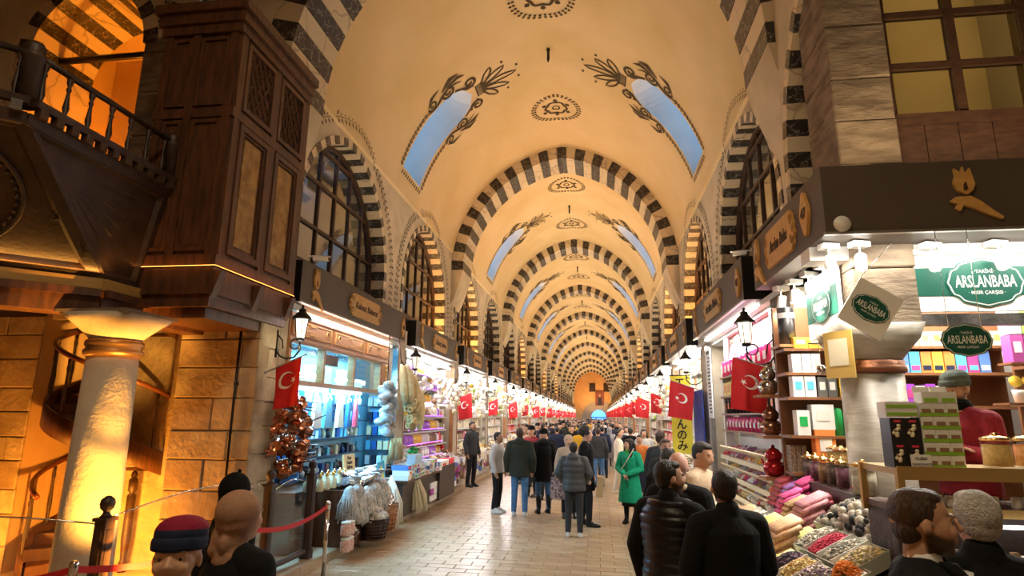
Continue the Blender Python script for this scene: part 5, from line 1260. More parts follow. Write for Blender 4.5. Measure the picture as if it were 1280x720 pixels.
# ================================================================== RIGHT FIRST HALL SHOP (arch with tins)
RXF = 2.24
g = thing('tin_display', 'arched display of tea tins and sweet trays, right of the blue cloth', 'display', (RXF, 8.15, .12))
part('back', B().bb((.30, 0, 0), (.34, 3.5, 3.4)), [inner_w], g)
mr = marble('red veined marble', (.30, .07, .05), (.75, .6, .5), 4, .04)
b = B(); P = [(1.75 + arch_pt2(-1 + 2 * i / 20, 1.6, .55)[0], 2.88 + arch_pt2(-1 + 2 * i / 20, 1.6, .55)[1]) for i in range(21)]
b.prism(P, .20, .29, (V((0, 0, 0)), V((0, 1, 0)), V((0, 0, 1)), V((1, 0, 0)))); part('marble_lunette', b, [mr], g)
b = B(); b.tube([(.14, p[0], p[1] + .03) for p in P], .05, 8); b.bb((.05, .02, 0), (.2, .14, 2.9)); b.bb((.05, 3.36, 0), (.2, 3.48, 2.9)); part('arch_frame', b, [MATS['white shelf']], g)
for z in (2.62, 2.28, 1.98, 1.70): part('shelf', B().bb((.0, .14, z), (.30, 3.36, z + .03)), [shelf_m], g)
for i, z in enumerate((1.35, 1.05, .78)):
    part('sweet_tray', B().box((.10, 1.75, z), (.40, 3.2, .02), 0, Matrix.Rotation(.55, 3, 'Y')).box((-.06, 1.75, z - .10 + .02), (.012, 3.2, .07)), [MATS['packaging butter']], g)
    b = B(); r2_ = random.Random(i)
    for y_ in range(6):
        ms = [[2, 11], [8, 1], [2, 5], [6, 4], [11, 9], [0, 2]][(y_ + i * 2) % 6]
        for q in range(60): b.box((-.02 + r2_.uniform(0, .22), .2 + y_ * .53 + r2_.uniform(0, .46), 0), (.05, .05, .03), r2_.choice(ms), Matrix.Rotation(r2_.uniform(0, 3), 3, 'Z'))
    for q in range(len(b.v)):
        v = b.v[q]; b.v[q] = (v[0], v[1], v[2] + z + .10 - (v[0] + .04) * -0 - .61 * (.10 - v[0]) * 1.0 - .04)
    part('sweets', b, PM, g, kind='stuff')
part('counter_base', B().bb((-.45, .1, 0), (.30, 3.4, .62)), [inner_warm], g)
neon = mat('blue white neon', (.6, .8, 1), .3, emit=(.5, .75, 1), es=6)
b = B()
for x0 in (1.15, 1.9):
    b.tube([(.05, x0 + .30 * (i / 30) * 2 + .10 * sin(i * .9), 3.02 + .12 * cos(i * .7)) for i in range(31)], .012, 5)
tag(ob('neon_script', b.mesh('neon_script', [neon]), None, (RXF, 8.15, .12)), 'blue white neon script on the red marble arch', 'sign')
def row(me, n, y0, dy, x, z, label, cat, group, name, rot=None):
    for i in range(n): single(name, me, label, cat, (x, y0 + i * dy, z), rot, group)
tin_p = B().lathe([(.12, 0), (.12, .26), (.10, .28)], n=12, mi=0).box((-.125, 0, .13), (.004, .14, .12), 1).mesh('tea_tin', [mat('pink tin', (.78, .05, .20), .3), white])
box_y = B().box((0, 0, .12), (.18, .25, .24), 0).box((-.092, 0, .13), (.004, .13, .13), 1).mesh('tea_box', [mat('yellow box', (.88, .68, .08), .4), MATS['packaging orange']])
cup_k = B().lathe([(.07, 0), (.10, .22), (.10, .24)], n=12, mi=0).box((-.09, 0, .13), (.004, .09, .10), 1).mesh('black_cup', [mat('black cup', (.02, .02, .025), .3), MATS['packaging orange']])
can_p = B().lathe([(.10, 0), (.10, .20), (.08, .22)], n=12, mi=0).box((-.105, 0, .1), (.004, .1, .08), 1).mesh('pink_can', [MATS['pink tin'], white])
row(tin_p, 11, 8.5, .285, RXF + .14, 2.771, 'pink tea tin on the top shelf under the marble arch', 'tin', 'pink tea tins', 'tea_tin')
row(box_y, 11, 8.5, .285, RXF + .14, 2.431, 'yellow tea box on the second shelf of the arched display', 'box', 'yellow tea boxes', 'tea_box')
row(cup_k, 13, 8.45, .245, RXF + .14, 2.131, 'black cup with orange face on the third shelf of the arched display', 'cup', 'black printed cups', 'black_cup')
row(can_p, 10, 9.15, .235, RXF + .14, 1.851, 'small pink can on the fourth shelf of the arched display', 'can', 'small pink cans', 'pink_can')
row(B().lathe([(.09, 0), (.09, .18), (.07, .2)], n=12).mesh('olive_jar', [mat('olive jar', (.28, .28, .08), .3)]), 3, 8.42, .235, RXF + .14, 1.851, 'olive green jar at the near end of the fourth shelf', 'jar', 'olive green jars', 'olive_jar')
# blue cloth, price board, yellow banner
single('blue_cloth', B().box((0, 0, 0), (.03, 1.15, 1.25)).mesh('blue_cloth', [mat('royal blue patterned cloth', (.01, .05, .32), .8, col2=(.02, .02, .10), scale=9)]), 'royal blue patterned cloth hanging left of the arched tin display', 'cloth', (2.10, 13.2, 1.98))
t = thing('price_board', 'tall narrow white price list on the pilaster by the arched display', 'board', (2.208, 12.35, 2.05))
part('board', B().bb((-.01, -.22, 0), (.01, .22, 1.35)), [white], t)
b = B()
for i in range(16): b.bb((-.014, -.16, .1 + i * .07), (-.011, .04 + .1 * ((i * 7) % 3) / 3, .125 + i * .07))
b.bb((-.014, -.16, 1.24), (-.011, .16, 1.30)); part('printed_lines', b, [ink], t)
t = thing('yellow_banner', 'tall yellow banner with black Japanese writing on the right side', 'banner', (1.90, 14.35, 1.25), math.radians(58))
part('cloth', B().bb((-.008, -.24, 0), (.008, .24, 1.75)), [mat('yellow banner cloth', (.85, .75, .05), .6)], t)
for i, ch in enumerate(('エ', '', 'ち', 'ゃ', 'ん', 'の', 'み')):
    if ch: ob('lettering', text_mesh(ch, .26, .003, blackm, 0, 'CENTER', .004), t, (-.012, 0, 1.58 - i * .235), (RX, 0, -RX))
part('top_rod', B().tube([(0, -.27, 1.76), (0, .27, 1.76)], .014, 6).tube([(0, 0, 1.76), (.05, 0, 2.38)], .008, 5), [blackm], t)
# samovar tower on the pier
part('pilaster', B().bb((RXF + .02, 7.25, 0), (RXF + 2.5, 8.05, 3.62)), [stone_d], gw["right"])
def kettle(m, loc, label):
    t = thing('double_teapot', label, 'teapot', loc, pi / 2 * 1.3); part('lower_pot', B().lathe([(.07, 0), (.11, .03), (.125, .09), (.10, .15), (.07, .17)], n=18), [m], t); part('upper_pot', B().lathe([(.065, .17), (.09, .20), (.095, .25), (.06, .30), (.02, .32), (.02, .34), (.0, .36)], n=18), [m], t)
    part('spout', B().tube([(.11, 0, .08), (.18, 0, .14), (.20, 0, .19)], [.022, .014, .010], 8), [m], t); part('handle', B().tube([(-.10, 0, .13), (-.2, 0, .15), (-.2, 0, .05), (-.12, 0, .04)], .010, 6), [wood_d], t); return t
for z, m, lab in ((2.33, chrome, 'steel double teapot, topmost of the tower left of the spice display'), (1.86, mat('aged copper', (.32, .17, .11), .25, metal=.9), 'dark copper double teapot in the middle of the tower'), (1.40, mat('red enamel', (.45, .02, .03), .2, metal=.5), 'red metallic double teapot at the bottom of the tower')):
    kettle(m, (2.02, 7.55, z), lab)
t = thing('teapot_stand', 'dark post with orange wooden ledges carrying three double teapots', 'stand', (2.05, 7.55, .12))
part('post', B().box((.12, 0, 1.3), (.07, .10, 2.6)), [blackm], t)
for z in (1.26, 1.72, 2.19): part('ledge', B().box((-.02, 0, z), (.30, .34, .03)), [wood_m], t)
# ================================================================== CORNER SPICE SHOP (right)
green = mat('bottle green sign', (.004, .085, .055), .45); signw = mat('white sign face', (.80, .79, .74), .5)
g = sgroup('wall_front_right')
b = B(); b.bb((2.88, 5.98, 4.9), (3.05, 6.2, 12.6)); b.bb((5.2, 5.95, 4.2), (9.9, 6.2, 12.6)); b.bb((3.0, 5.98, 8.2), (9.8, 6.2, 12.6)); part('upper_plaster', b, [plaster_w], g)
part('core', B().bb((2.40, 5.76, 2.9), (2.86, 6.4, 8.6)), [core], g)
stones(g, 2.34, 2.90, 2.90, 8.6, 5.72, [stone_d, stone_d], hmin=.42, hmax=.62, wmin=.56, wmax=.6, seed=9)
stones(g, 5.72, 6.45, 4.0, 8.6, 2.36, [stone_d], face=-1, hmin=.42, hmax=.62, wmin=.7, wmax=.75, seed=10)
# big timber window above the fascia
gwn = sgroup('window_%d' % win_n[0]); win_n[0] += 1
b = B(); WX0, WX1 = 2.90, 5.3
b.bb((WX0, 5.86, 4.18), (WX1, 5.93, 4.88)); b.bb((WX0, 5.82, 4.86), (WX1, 5.96, 4.98)); b.bb((WX0, 5.84, 4.98), (WX0 + .07, 5.96, 8.4)); part('window_frame', b, [win_w], gwn)
for i in range(1, 4): part('glazing_bar', B().bb((WX0 + .03 + i * .66 - .04, 5.86, 4.98), (WX0 + .03 + i * .66 + .04, 5.94, 8.3)), [win_w], gwn)
for z in (5.52, 6.10, 6.70, 7.30): part('glazing_bar', B().bb((WX0 + .07, 5.865, z - .035), (WX1, 5.935, z + .035)), [win_w], gwn)
olive = glass('olive dusty glass', (.62, .56, .42), .10, .1)
for i in range(4):
    for j, (z0, z1) in enumerate(((4.98, 5.52), (5.52, 6.1), (6.1, 6.7), (6.7, 7.3))): part('pane', B().bb((WX0 + .03 + i * .66, 5.895, z0), (WX0 + .69 + i * .66, 5.901, z1)), [olive], gwn)
part('blind', B().bb((WX0, 6.42, 4.2), (WX1, 6.44, 8.4)), [blind], gwn)
area('upper_room_fill', (4.1, 5.99, 6.4), (pi / 2, 0, 0), 2.2, 3.0, 26, (1, .8, .48))  # unseen panel of light added behind the glass to brighten the blind
for i in range(8): part('apron_board', B().bb((WX0 + i * .3 + .004, 5.84, 4.2), (WX0 + (i + 1) * .3 - .004, 5.86, 4.86)), [win_w], gwn)
# column
cl = thing('dark_marble_column', 'grey marble column with big square capital in the spice shop', 'column', (2.52, 5.98, 0)); gm = mat('grey banded marble', (.20, .17, .13), .4, col2=(.36, .32, .26), scale=2, stretch=(1, 1, 5), detail=8, bump=.2)
part('shaft', B().lathe([(.27, 0), (.26, 2.5)], n=32), [gm], cl)
part('copper_ring', B().lathe([(.26, 2.46), (.29, 2.48), (.29, 2.52), (.27, 2.54), (.28, 2.57), (.25, 2.58)], n=32), [mat('brown bronze ring', (.25, .10, .05), .35, metal=.6)], cl)
vs = []; n = 32; b = B()
for j, (r, z, sq) in enumerate(((.26, 2.58, 0), (.29, 2.64, .3), (.33, 2.76, .8), (.35, 2.90, 1))):
    for i in range(n):
        a = 2 * pi * i / n + pi / 4; m_ = max(abs(cos(a)), abs(sin(a))); rr = r * ((1 - sq) + sq / m_); vs.append((rr * cos(a), rr * sin(a), z))
b.add(vs, [(j * n + i, j * n + (i + 1) % n, (j + 1) * n + (i + 1) % n, (j + 1) * n + i) for j in range(3) for i in range(n)] + [tuple(3 * n + i for i in range(n))], 0, True); part('capital', b, [gm], cl)
# ceiling and back walls of the corner shop
b = B(); b.bb((2.24, 5.9, 3.56), (6, 7.3, 3.62)); b.bb((2.3, 7.22, 0), (6.2, 7.3, 3.6)); b.bb((6.0, 4, 0), (6.1, 7.3, 3.6)); b.bb((2.0, 5.74, 3.5), (9.6, 5.98, 4.25)); part('shop_lining', b, [inner_w], g)
b = B(); b.bb((2.86, 5.72, 2.88), (6, 5.82, 2.98)); part('black_beam', b, [mat('black stone beam', (.03, .028, .025), .4, col2=(.10, .09, .08), scale=5, bump=.5)], g)
def cartouche(w_, h, k=1.0):
    P = []
    n = 56
    for i in range(n):
        a = 2 * pi * i / n; ca, sa = cos(a), sin(a); e = 2.6
        r = (abs(ca) ** e + abs(sa) ** e) ** (-1 / e); bump_ = .10 * max(0, 1 - abs(((a - pi / 2 + pi) % (2 * pi)) - pi) / .30) + .10 * max(0, 1 - abs(((a + pi / 2 + pi) % (2 * pi)) - pi) / .30) + .06 * max(0, 1 - abs(((a + pi) % (2 * pi)) - pi) / .22) + .06 * max(0, 1 - abs(((a) % (2 * pi)) - pi) / .22)
        dip = -.09 * max(0, 1 - abs(abs(abs(a if a < pi else a - 2 * pi) - pi / 2) - .85) / .16)
        r = r * .94 * (1 + bump_ + dip); P.append((w_ / 2 * r * ca * k, h / 2 * r * sa * k))
    return P
FB = (V((0, 0, 0)), V((1, 0, 0)), V((0, 0, 1)), V((0, -1, 0)))
def badge(parent, w_, loc, rot=(0, 0, 0), rim=True, grow=.0, lite=None):
    """green cartouche lettered TARIHI / ARSLANBABA / MISIR CARSISI ; local x right, z up, faces -y"""
    h = w_ * .66; lt = lite or signw
    o = part('badge', B().prism(cartouche(w_ * 1.06, h * 1.07)[::1], 0, .004, FB), [green], parent, loc=loc, rot=rot)
    part('white_outline', B().prism(cartouche(w_ * 1.01, h * 1.01), .004, .006, FB), [lt], o)
    part('green_field', B().prism(cartouche(w_ * .97, h * .96), .006, .008, FB), [green], o)
    for s, z, txt in ((.085, .155, '·TARİHİ·'), (.215, 0, 'ARSLANBABA'), (.075, -.155, '· MISIR ÇARŞISI ·')):
        me = text_mesh(txt, 1.0, .002, lt, 0, 'CENTER', .012); wd = max(v.co.x for v in me.vertices) - min(v.co.x for v in me.vertices)
        want = {.085: .26, .215: .80, .075: .48}[s] * w_; q = want / wd; l = ob('lettering', me, o, (0, -.010, z * w_), (RX, 0, 0)); l.scale = (q, max(q, s * w_ * 1.15) if s == .215 else q, q)
    return o
t = thing('shop_signboard', 'wide white signboard with green band and ARSLANBABA cartouche over the counter', 'sign', (4.3, 5.75, 3.0))
part('board', B().bb((-1.42, -.03, 0), (1.5, .02, .52)), [signw], t); part('green_band', B().bb((-1.42, -.034, .14), (1.5, -.03, .40)), [green], t)
badge(t, .62, (-.86, -.036, .26)); badge(t, .62, (.5, -.036, .26))
part('top_trim', B().bb((-1.42, -.05, .52), (1.5, .02, .57)), [signw], t)
t = thing('diamond_signboard', 'white diamond shaped board with green ARSLANBABA cartouche hung on the pier', 'sign', (2.235, 5.2, 2.95), rot=(0, math.radians(33), 0))
part('board', B().bb((-.175, 0, -.20), (.195, .012, .20)), [signw], t); badge(t, .30, (.01, -.002, 0))
part('hanging_wire', B().tube([(-.175, .006, .20), (-.10, .006, .62)], .003, 4), [chrome], t)
t = thing('oval_hanging_sign', 'green ARSLANBABA cartouche sign hanging above the seller', 'sign', (2.93, 5.2, 2.68)); badge(t, .37, (0, 0, 0))
b = B()
for s in (-.12, .12): b.tube([(s, .0, .10), (s, .0, .95)], .003, 4)
part('hanging_wire', b, [chrome], t)
t = thing('side_signboard', 'narrow white and green ARSLANBABA board seen edge on left of the pier', 'sign', (2.30, 6.35, 3.17), -pi / 2)
part('board', B().bb((-.42, -.02, -.30), (.42, .02, .33)), [signw], t); part('green_band', B().bb((-.42, -.024, -.13), (.42, -.02, .16)), [green], t); badge(t, .5, (0, -.026, .01))
# spot lamps
sp_e = mat('lit spot lens', (1, 1, 1), .3, emit=(1, .96, .88), es=14); spw = mat('white lamp housing', (.75, .74, .70), .4)
def spotlamp(loc, tgt, label, pw=28, boxed=True):
    t = thing('track_spotlight', label, 'lamp', loc, 0, 'white spotlights'); q = (V(tgt) - V(loc)).to_track_quat('-Z', 'Y').to_matrix()
    part('driver_box', B().box((.02, .05, .01), (.16, .09, .05), 0, Matrix.Rotation(.3, 3, 'Z')), [spw], t)
    part('stem', B().tube([(0, 0, 0), (0, 0, -.10)], .008, 5), [spw], t)
    c = V((0, 0, -.16)); part('housing', B().lathe([(.04, .07), (.046, .06), (.048, -.07), (.044, -.075)], c, 16, M=q, cap=False).lathe([(.001, .07), (.04, .07)], c, 16, M=q, cap=False), [spw], t)
    part('lens', B().lathe([(.001, -.06), (.042, -.062)], c, 16, M=q, cap=False), [sp_e], t)
    p = V(loc) + c + (V(tgt) - V(loc)).normalized() * .09; spot('spot_beam', p, tgt, pw, (1, .93, .82), 95)
for i, (l, tg, lab) in enumerate((((2.34, 5.5, 3.58), (1.9, 4.6, 1.2), 'white spotlight in front of the marble pier'), ((2.10, 5.55, 3.58), (1.6, 5.0, 1.0), 'white spotlight left of the marble pier with a round disc above'), ((2.98, 5.6, 3.58), (2.6, 4.0, 1.3), 'white spotlight over the left end of the big signboard'), ((3.52, 5.6, 3.58), (3.2, 4.0, 1.3), 'white spotlight over the right of the big signboard'), ((2.22, 6.05, 3.52), (1.8, 5.6, 1.1), 'white spotlight, third from the pier along the hall side'), ((2.20, 6.40, 3.52), (1.9, 6.2, 1.1), 'white spotlight, fourth from the pier along the hall side'), ((2.16, 6.75, 3.52), (1.8, 6.8, 1.1), 'white spotlight, fifth from the pier along the hall side'), ((2.12, 7.1, 3.52), (1.8, 7.4, 1.1), 'white spotlight nearest the teapot tower'))): spotlamp(l, tg, lab, (45, 45, 110, 110, 50, 45, 40, 40)[i])
single('round_disc', B().lathe([(.001, 0), (.07, 0), (.07, .012), (.001, .012)], n=20, M=Matrix.Rotation(pi / 2, 3, 'X')).mesh('round_disc', [spw]), 'small round white disc at the corner of the big fascia', 'disc', (2.12, 5.26, 3.70))
area('corner_shop_light', (3.6, 6.4, 3.5), (0, 0, 0), 2.4, .8, 130, (1, .93, .82))
area('under_fascia_fill', (3.4, 5.42, 3.60), (math.radians(20), 0, 0), 2.8, .1, 38, (1, .95, .86))  # fill lights added here to brighten the counter, boxes and signboard
area('under_fascia_fill', (2.2, 6.3, 3.5), (0, math.radians(-8), 0), .1, 1.6, 45, (1, .95, .86))
# ---- shelves
def unit(x0, x1, y, zs, label):
    t = thing('wall_shelves', label, 'shelves', (x0, y, 0)); part('back', B().bb((0, .32, .1), (x1 - x0, .35, 3.3)), [shelf_m], t)
    for z in zs: part('shelf', B().bb((0, 0, z - .03), (x1 - x0, .32, z)), [shelf_m], t)
    return t
unit(2.02, 3.0, 6.82, (2.80, 2.54, 2.28, 1.88, 1.5), 'brown shelves of packets left of the marble column')
unit(3.15, 4.35, 6.82, (2.82, 2.54, 2.2, 1.88), 'brown shelves of tea packets behind the seller')
def pk(w_, h, c, c2, dep=.14): return B().box((0, 0, h / 2), (w_, dep, h), 0).box((0, -dep / 2 - .002, h * .55), (w_ * .6, .003, h * .4), 1).mesh('packet', [c, c2])
def pack_row(x0, n, dx, z, me_list, label, group, y=6.90, name='packet', cat='packet'):
    for i in range(n): single(name, me_list[i % len(me_list)], label, cat, (x0 + i * dx, y, z + .001), None, group)
Pm = lambda s: MATS['packaging ' + s]
pack_row(2.14, 2, .12, 2.28, [pk(.11, .22, white, BM[1])], 'white carton with pale blue print on the left shelf', 'white cartons left of the column')
pack_row(2.38, 2, .10, 2.28, [pk(.09, .21, mat('grey carton', (.12, .12, .11), .4), Pm('pearl'))], 'dark grey narrow carton on the left shelf', 'grey cartons left of the column')
for i, (c, nm) in enumerate(((Pm('amber'), 'orange'), (mat('apricot carton', (.85, .50, .18), .5), 'apricot'), (mat('sea green carton', (.12, .45, .32), .5), 'sea green'), (mat('pale lime carton', (.60, .68, .30), .5), 'pale lime'))): single('carton', pk(.095, .22, c, white), '%s tea carton on the shelf just left of the column' % nm, 'carton', (2.60 + i * .105, 6.90, 2.281))
pack_row(2.14, 3, .10, 2.54, [pk(.09, .2, white, Pm('pearl'))], 'white packet on the upper left shelf', 'white packets on the upper left shelf')
pack_row(2.2, 5, .15, 2.80, [pk(.14, .12, Pm('amber'), Pm('butter'))], 'amber box on the top left shelf', 'amber boxes on the top left shelf')
gt = [B().lathe([(.05, 0), (.05, h), (.035, h + .03)], n=12).mesh('tin', [mat('bright green tin', (.02, .42, .10), .35)]) for h in (.20, .26, .2)]
for i in range(4): single('green_tin', gt[i % 3], 'bright green tin on the shelf left of the column', 'tin', (2.42 + i * .105, 6.90, 1.881), None, 'bright green tins')
single('tea_carton', pk(.13, .26, white, MATS['bright green tin']), 'white and green carton at the far left of the shelf', 'carton', (2.16, 6.9, 1.881))
pack_row(2.84, 2, .11, 1.88, [pk(.1, .27, Pm('cocoa'), Pm('red')), pk(.1, .22, Pm('red'), Pm('butter'))], 'brown or red packet behind the column', 'brown and red packets')
colr = [(Pm('blue'), Pm('pearl')), (BM[1], Pm('magenta')), (Pm('orange'), BM[3]), (Pm('amber'), BM[3]), (Pm('orange'), BM[3]), (BM[1], Pm('plum')), (Pm('magenta'), BM[1])]
fc = [B().box((0, 0, .11), (.10, .1, .22), 0).lathe([(.001, -.052), (.036, -.052)], (0, 0, .13), 12, 1, Matrix.Rotation(pi / 2, 3, 'X'), cap=False).box((0, -.052, .05), (.08, .003, .05), 2).mesh('printed_tea_packet', [a, MATS['black cup'], b_]) for a, b_ in colr]
for i in range(8): single('printed_tea_packet', fc[i % 7], 'coloured tea packet with dark round print behind the seller', 'packet', (3.22 + i * .112, 6.9, 2.541), None, 'coloured tea packets with round prints')
pack_row(3.22, 9, .115, 2.82, [pk(.10, .15, Pm('butter'), Pm('lime')), pk(.10, .15, Pm('butter'), Pm('orange'))], 'butter yellow packet on the top shelf behind the seller', 'butter yellow packets')
pack_row(3.24, 5, .10, 2.2, [pk(.09, .22, mat('violet packet', (.33, .06, .50), .4), Pm('magenta')), pk(.09, .2, white, Pm('plum'))], 'violet or white packet behind the green boxes', 'violet packets')
# right hand cabinet, closer, at the frame edge
unit(4.12, 5.6, 6.3, (2.98, 2.58, 2.22, 1.85), 'brown shelves of boxes and cups at the right frame edge')
cb = [pk(.11, .26, Pm(a), Pm(b_)) for a, b_ in (('plum', 'white'), ('cocoa', 'pearl'), ('white', 'lime'), ('lime', 'amber'))]
for i in range(9): single('gift_carton', cb[(i // 2) % 4], 'stacked coloured gift carton on the right edge shelf', 'carton', (3.98 + .12 * (i % 5), 6.36, 2.6 + .27 * (i // 5)), None, 'gift cartons on the right edge shelf')
single('shelf_step', B().box((0, 0, 0), (.62, .2, .02)).mesh('shelf_step', [shelf_m]), 'small shelf board carrying coloured gift cartons', 'shelf', (4.2, 6.37, 2.588))
gob = B().lathe([(.035, 0), (.045, .09), (.05, .12)], n=12, mi=0).lathe([(.001, 0), (.055, 0), (.055, .015), (.001, .015)], (0, .02, .20), 14, 1, Matrix.Rotation(pi / 2 - .2, 3, 'X')).mesh('cup_and_lid', [Pm('white'), Pm('amber')])
for i in range(7): single('cup_with_lid', gob, 'white cup with round golden lid on the right edge shelf', 'cup', (3.95 + i * .115, 6.34, 2.221), None, 'white cups with golden lids')
single('cup_board', B().box((0, 0, 0), (.9, .24, .02)).mesh('cup_board', [shelf_m]), 'shelf board under the white cups at the right edge', 'shelf', (4.25, 6.36, 2.208))
# ---- counter with brass rails
ct = thing('sales_counter', 'raised brass edged sales counter with white jars below its top', 'counter', (1.84, 4.2, 0))
part('counter_top', B().bb((0, -.05, 1.715), (3.6, .5, 1.755)), [mat('honey counter top', (.55, .40, .20), .3)], ct)
b = B(); b.bb((-.01, -.07, 1.69), (3.6, -.05, 1.77)); b.bb((-.01, -.07, 1.48), (3.6, -.05, 1.53)); b.bb((-.02, -.08, 1.45), (.02, -.04, 1.76)); b.bb((-.02, .46, 1.45), (.02, .5, 1.76)); part('brass_rail', b, [mat('worn brass', (.62, .40, .14), .3, metal=.7)], ct)
part('shelf_bottom', B().bb((0, -.05, 1.48), (3.6, .5, 1.52)), [wood_d], ct); part('body', B().bb((.02, .1, 0), (3.6, .5, 1.47)), [wood_vd], ct)
wj = B().lathe([(.024, 0), (.027, .02), (.027, .06), (.024, .075)], n=10).mesh('small_jar', [mat('white porcelain', (.72, .70, .66), .3)])
for i in range(30):
    if i != 9: single('small_jar', wj, 'tiny white jar in the row under the counter top', 'jar', (1.90 + i * .062, 4.22, 1.521), None, 'tiny white jars')
# lit sweets case below the counter
sc = thing('sweets_case', 'low glass sweets case below the counter, behind the two men', 'case', (1.95, 3.65, 0))
part('body', B().bb((0, .0, 0), (3.6, .42, 1.05)), [inner_warm], sc); part('case_floor', B().box((1.8, .22, 1.20), (3.5, .46, .02), 0, Matrix.Rotation(.35, 3, 'X')), [white_sh], sc)
part('front_glass', B().bb((0, -.01, 1.05), (3.6, -.002, 1.28)), [shop_glass], sc); part('lit_strip', B().tube([(.05, .44, 1.44), (3.5, .44, 1.44)], .012, 6), [tube_e], sc)
r3 = random.Random(4)
for i, (ms, lab) in enumerate((([6, 2], 'grey pistachio sweets'), ([8, 8, 11], 'pale yellow sweets'), ([8, 10], 'yellow green sweets'), ([5, 1], 'orange sweets'), ([8, 2], 'cream sweets'))):
    b = B()
    for q in range(150):
        x_, y_ = r3.uniform(0, .56), r3.uniform(0, .36); b.box((x_, y_, .02 + y_ * .36 + r3.uniform(0, .03)), (.035, .035, .025), r3.choice(ms), Matrix.Rotation(r3.uniform(0, 3), 3, 'Z'))
    tag(ob('sweets', b.mesh('sweets', PM), None, (1.99 + i * .62, 3.69, 1.13), kind='stuff'), 'heap of %s in the low glass case' % lab, 'sweets')
    single('price_card', B().box((0, 0, .03), (.10, .004, .05)).mesh('price_card', [white]), 'small white price card at the front of the %s' % lab, 'card', (2.25 + i * .62, 3.62, 1.10))
# ---- boxes on the counter
gbx = B().box((0, 0, .0395), (.074, .10, .079), 0).box((0, -.051, .012), (.074, .003, .024), 1).box((0, -.0525, .034), (.052, .002, .024), 2).mesh('bar_box', [mat('white bar box', (.80, .80, .74), .4), mat('fresh green print', (.28, .55, .05), .4), Pm('cocoa')])
RN = ('bottom', 'second', 'middle', 'fourth', 'top'); CN = ('left', 'middle', 'right')
for r in range(5):
    for c in range(3): single('bar_box', gbx, 'green and white chocolate box in the tall stack, %s row from below, %s column' % (RN[r], CN[c]), 'box', (2.075 + c * .076, 4.26, 1.756 + r * .080), None, 'green and white chocolate boxes')
for c in range(2): single('open_bar_box', B().box((0, 0, .035), (.10, .10, .07), 0).box((0, .055, .08), (.10, .008, .06), 0, Matrix.Rotation(-.3, 3, 'X')).box((0, -.051, .02), (.08, .003, .025), 1).mesh('open_bar_box', [MATS['white bar box'], MATS['fresh green print'], Pm('cocoa')]), 'open display box on top of the green and white stack, %s one' % ('left', 'right')[c], 'box', (2.11 + c * .104, 4.26, 2.157))
for r in range(2): single('flat_bar_box', B().box((0, 0, .024), (.19, .12, .048), 0).box((0, -.061, .02), (.18, .003, .02), 1).mesh('flat_bar_box', [MATS['white bar box'], MATS['fresh green print']]), 'flat green and white box on the dark chocolate boxes, %s of the two' % ('lower', 'upper')[r], 'box', (1.93, 4.27, 2.068 + r * .049), None, 'flat green and white boxes')
dkx = B().box((0, 0, .077), (.088, .14, .154), 0).mesh('dark_chocolate_box', [mat('near black carton', (.018, .016, .016), .35)])
nutb = B()
for q in range(7): nutb.sph((r3.uniform(-.028, .028), -.072, r3.uniform(.03, .11)), (.014, .004, .012), r3.randint(0, 1), 6, 4)
nutb.box((0, -.0715, .132), (.04, .003, .014), 2); nutb = nutb.mesh('printed_sweets', [Pm('cocoa'), Pm('butter'), Pm('red')])
for r in range(2):
    for c in range(2):
        o = single('dark_chocolate_box', dkx, 'near black box with printed chocolates left of the green stack, %s %s one' % (('lower', 'upper')[r], ('left', 'right')[c]), 'box', (1.895 + c * .09, 4.28, 1.756 + r * .155), None, 'near black chocolate boxes'); ob('printed_sweets', nutb, o)
t = thing('price_sign', 'white card lettered DUBAI CHOCOLATE on the counter', 'sign', (1.99, 4.165, 1.756), 0, rot=(-.1, 0, .02)); part('card', B().bb((-.06, -.003, 0), (.06, .003, .085)), [white], t)
for s, z, sz in (('DUBAI', .060, .024), ('CHOCOLATE', .026, .019)): ob('lettering', text_mesh(s, sz, .001, blackm), t, (0, -.005, z), (RX, 0, 0))
def glass_jar(loc, r, h, fm, label, group=None, s=1):
    t = thing('lidded_jar', label, 'jar', loc, 0, group); part('contents', B().lathe([(r * .93, .01), (r * .93, h * .85), (r * .5, h * .88), (0, h * .88)], n=16), [fm], t); part('glass', B().lathe([(r, 0), (r, h)], n=16, cap=False), [clear], t)
    part('lid', B().lathe([(r * 1.05, h), (r * 1.05, h * 1.08), (r * .7, h * 1.16), (r * .2, h * 1.2), (r * .25, h * 1.27), (0, h * 1.3)], n=16), [brass], t); return t
jc = [mat('jar tea %s' % n, c, .7, col2=c2, scale=40) for n, c, c2 in (('dark', (.05, .03, .03), (.14, .08, .06)), ('plum', (.10, .02, .05), (.2, .08, .12)), ('brown', (.15, .08, .04), (.3, .18, .1)), ('sand', (.42, .36, .26), (.55, .48, .36)), ('gold', (.55, .35, .10), (.7, .5, .2)))]
for i in range(5): glass_jar((2.14, 6.75 - i * .22, 1.45), .055, .21, jc[i % 3], 'tall glass jar of dried tea with domed brass lid above the spices', 'glass tea jars above the spices')
glass_jar((2.13, 5.40, 1.45), .095, .22, jc[3], 'large glass jar of sand coloured powder at the column foot')
for i in range(3): glass_jar((2.40, 6.72 - i * .17, 1.60), .08, .15, jc[4], 'squat jar of golden tea behind the taller jars', 'squat golden jars')
glass_jar((2.56, 4.4, 1.756), .085, .17, jc[4], 'glass jar of golden snacks beside the seller'); glass_jar((2.78, 4.45, 1.756), .085, .17, mat('orange snack', (.75, .25, .05), .6, col2=(.85, .5, .2), scale=30), 'glass jar of orange snacks at the right frame edge')
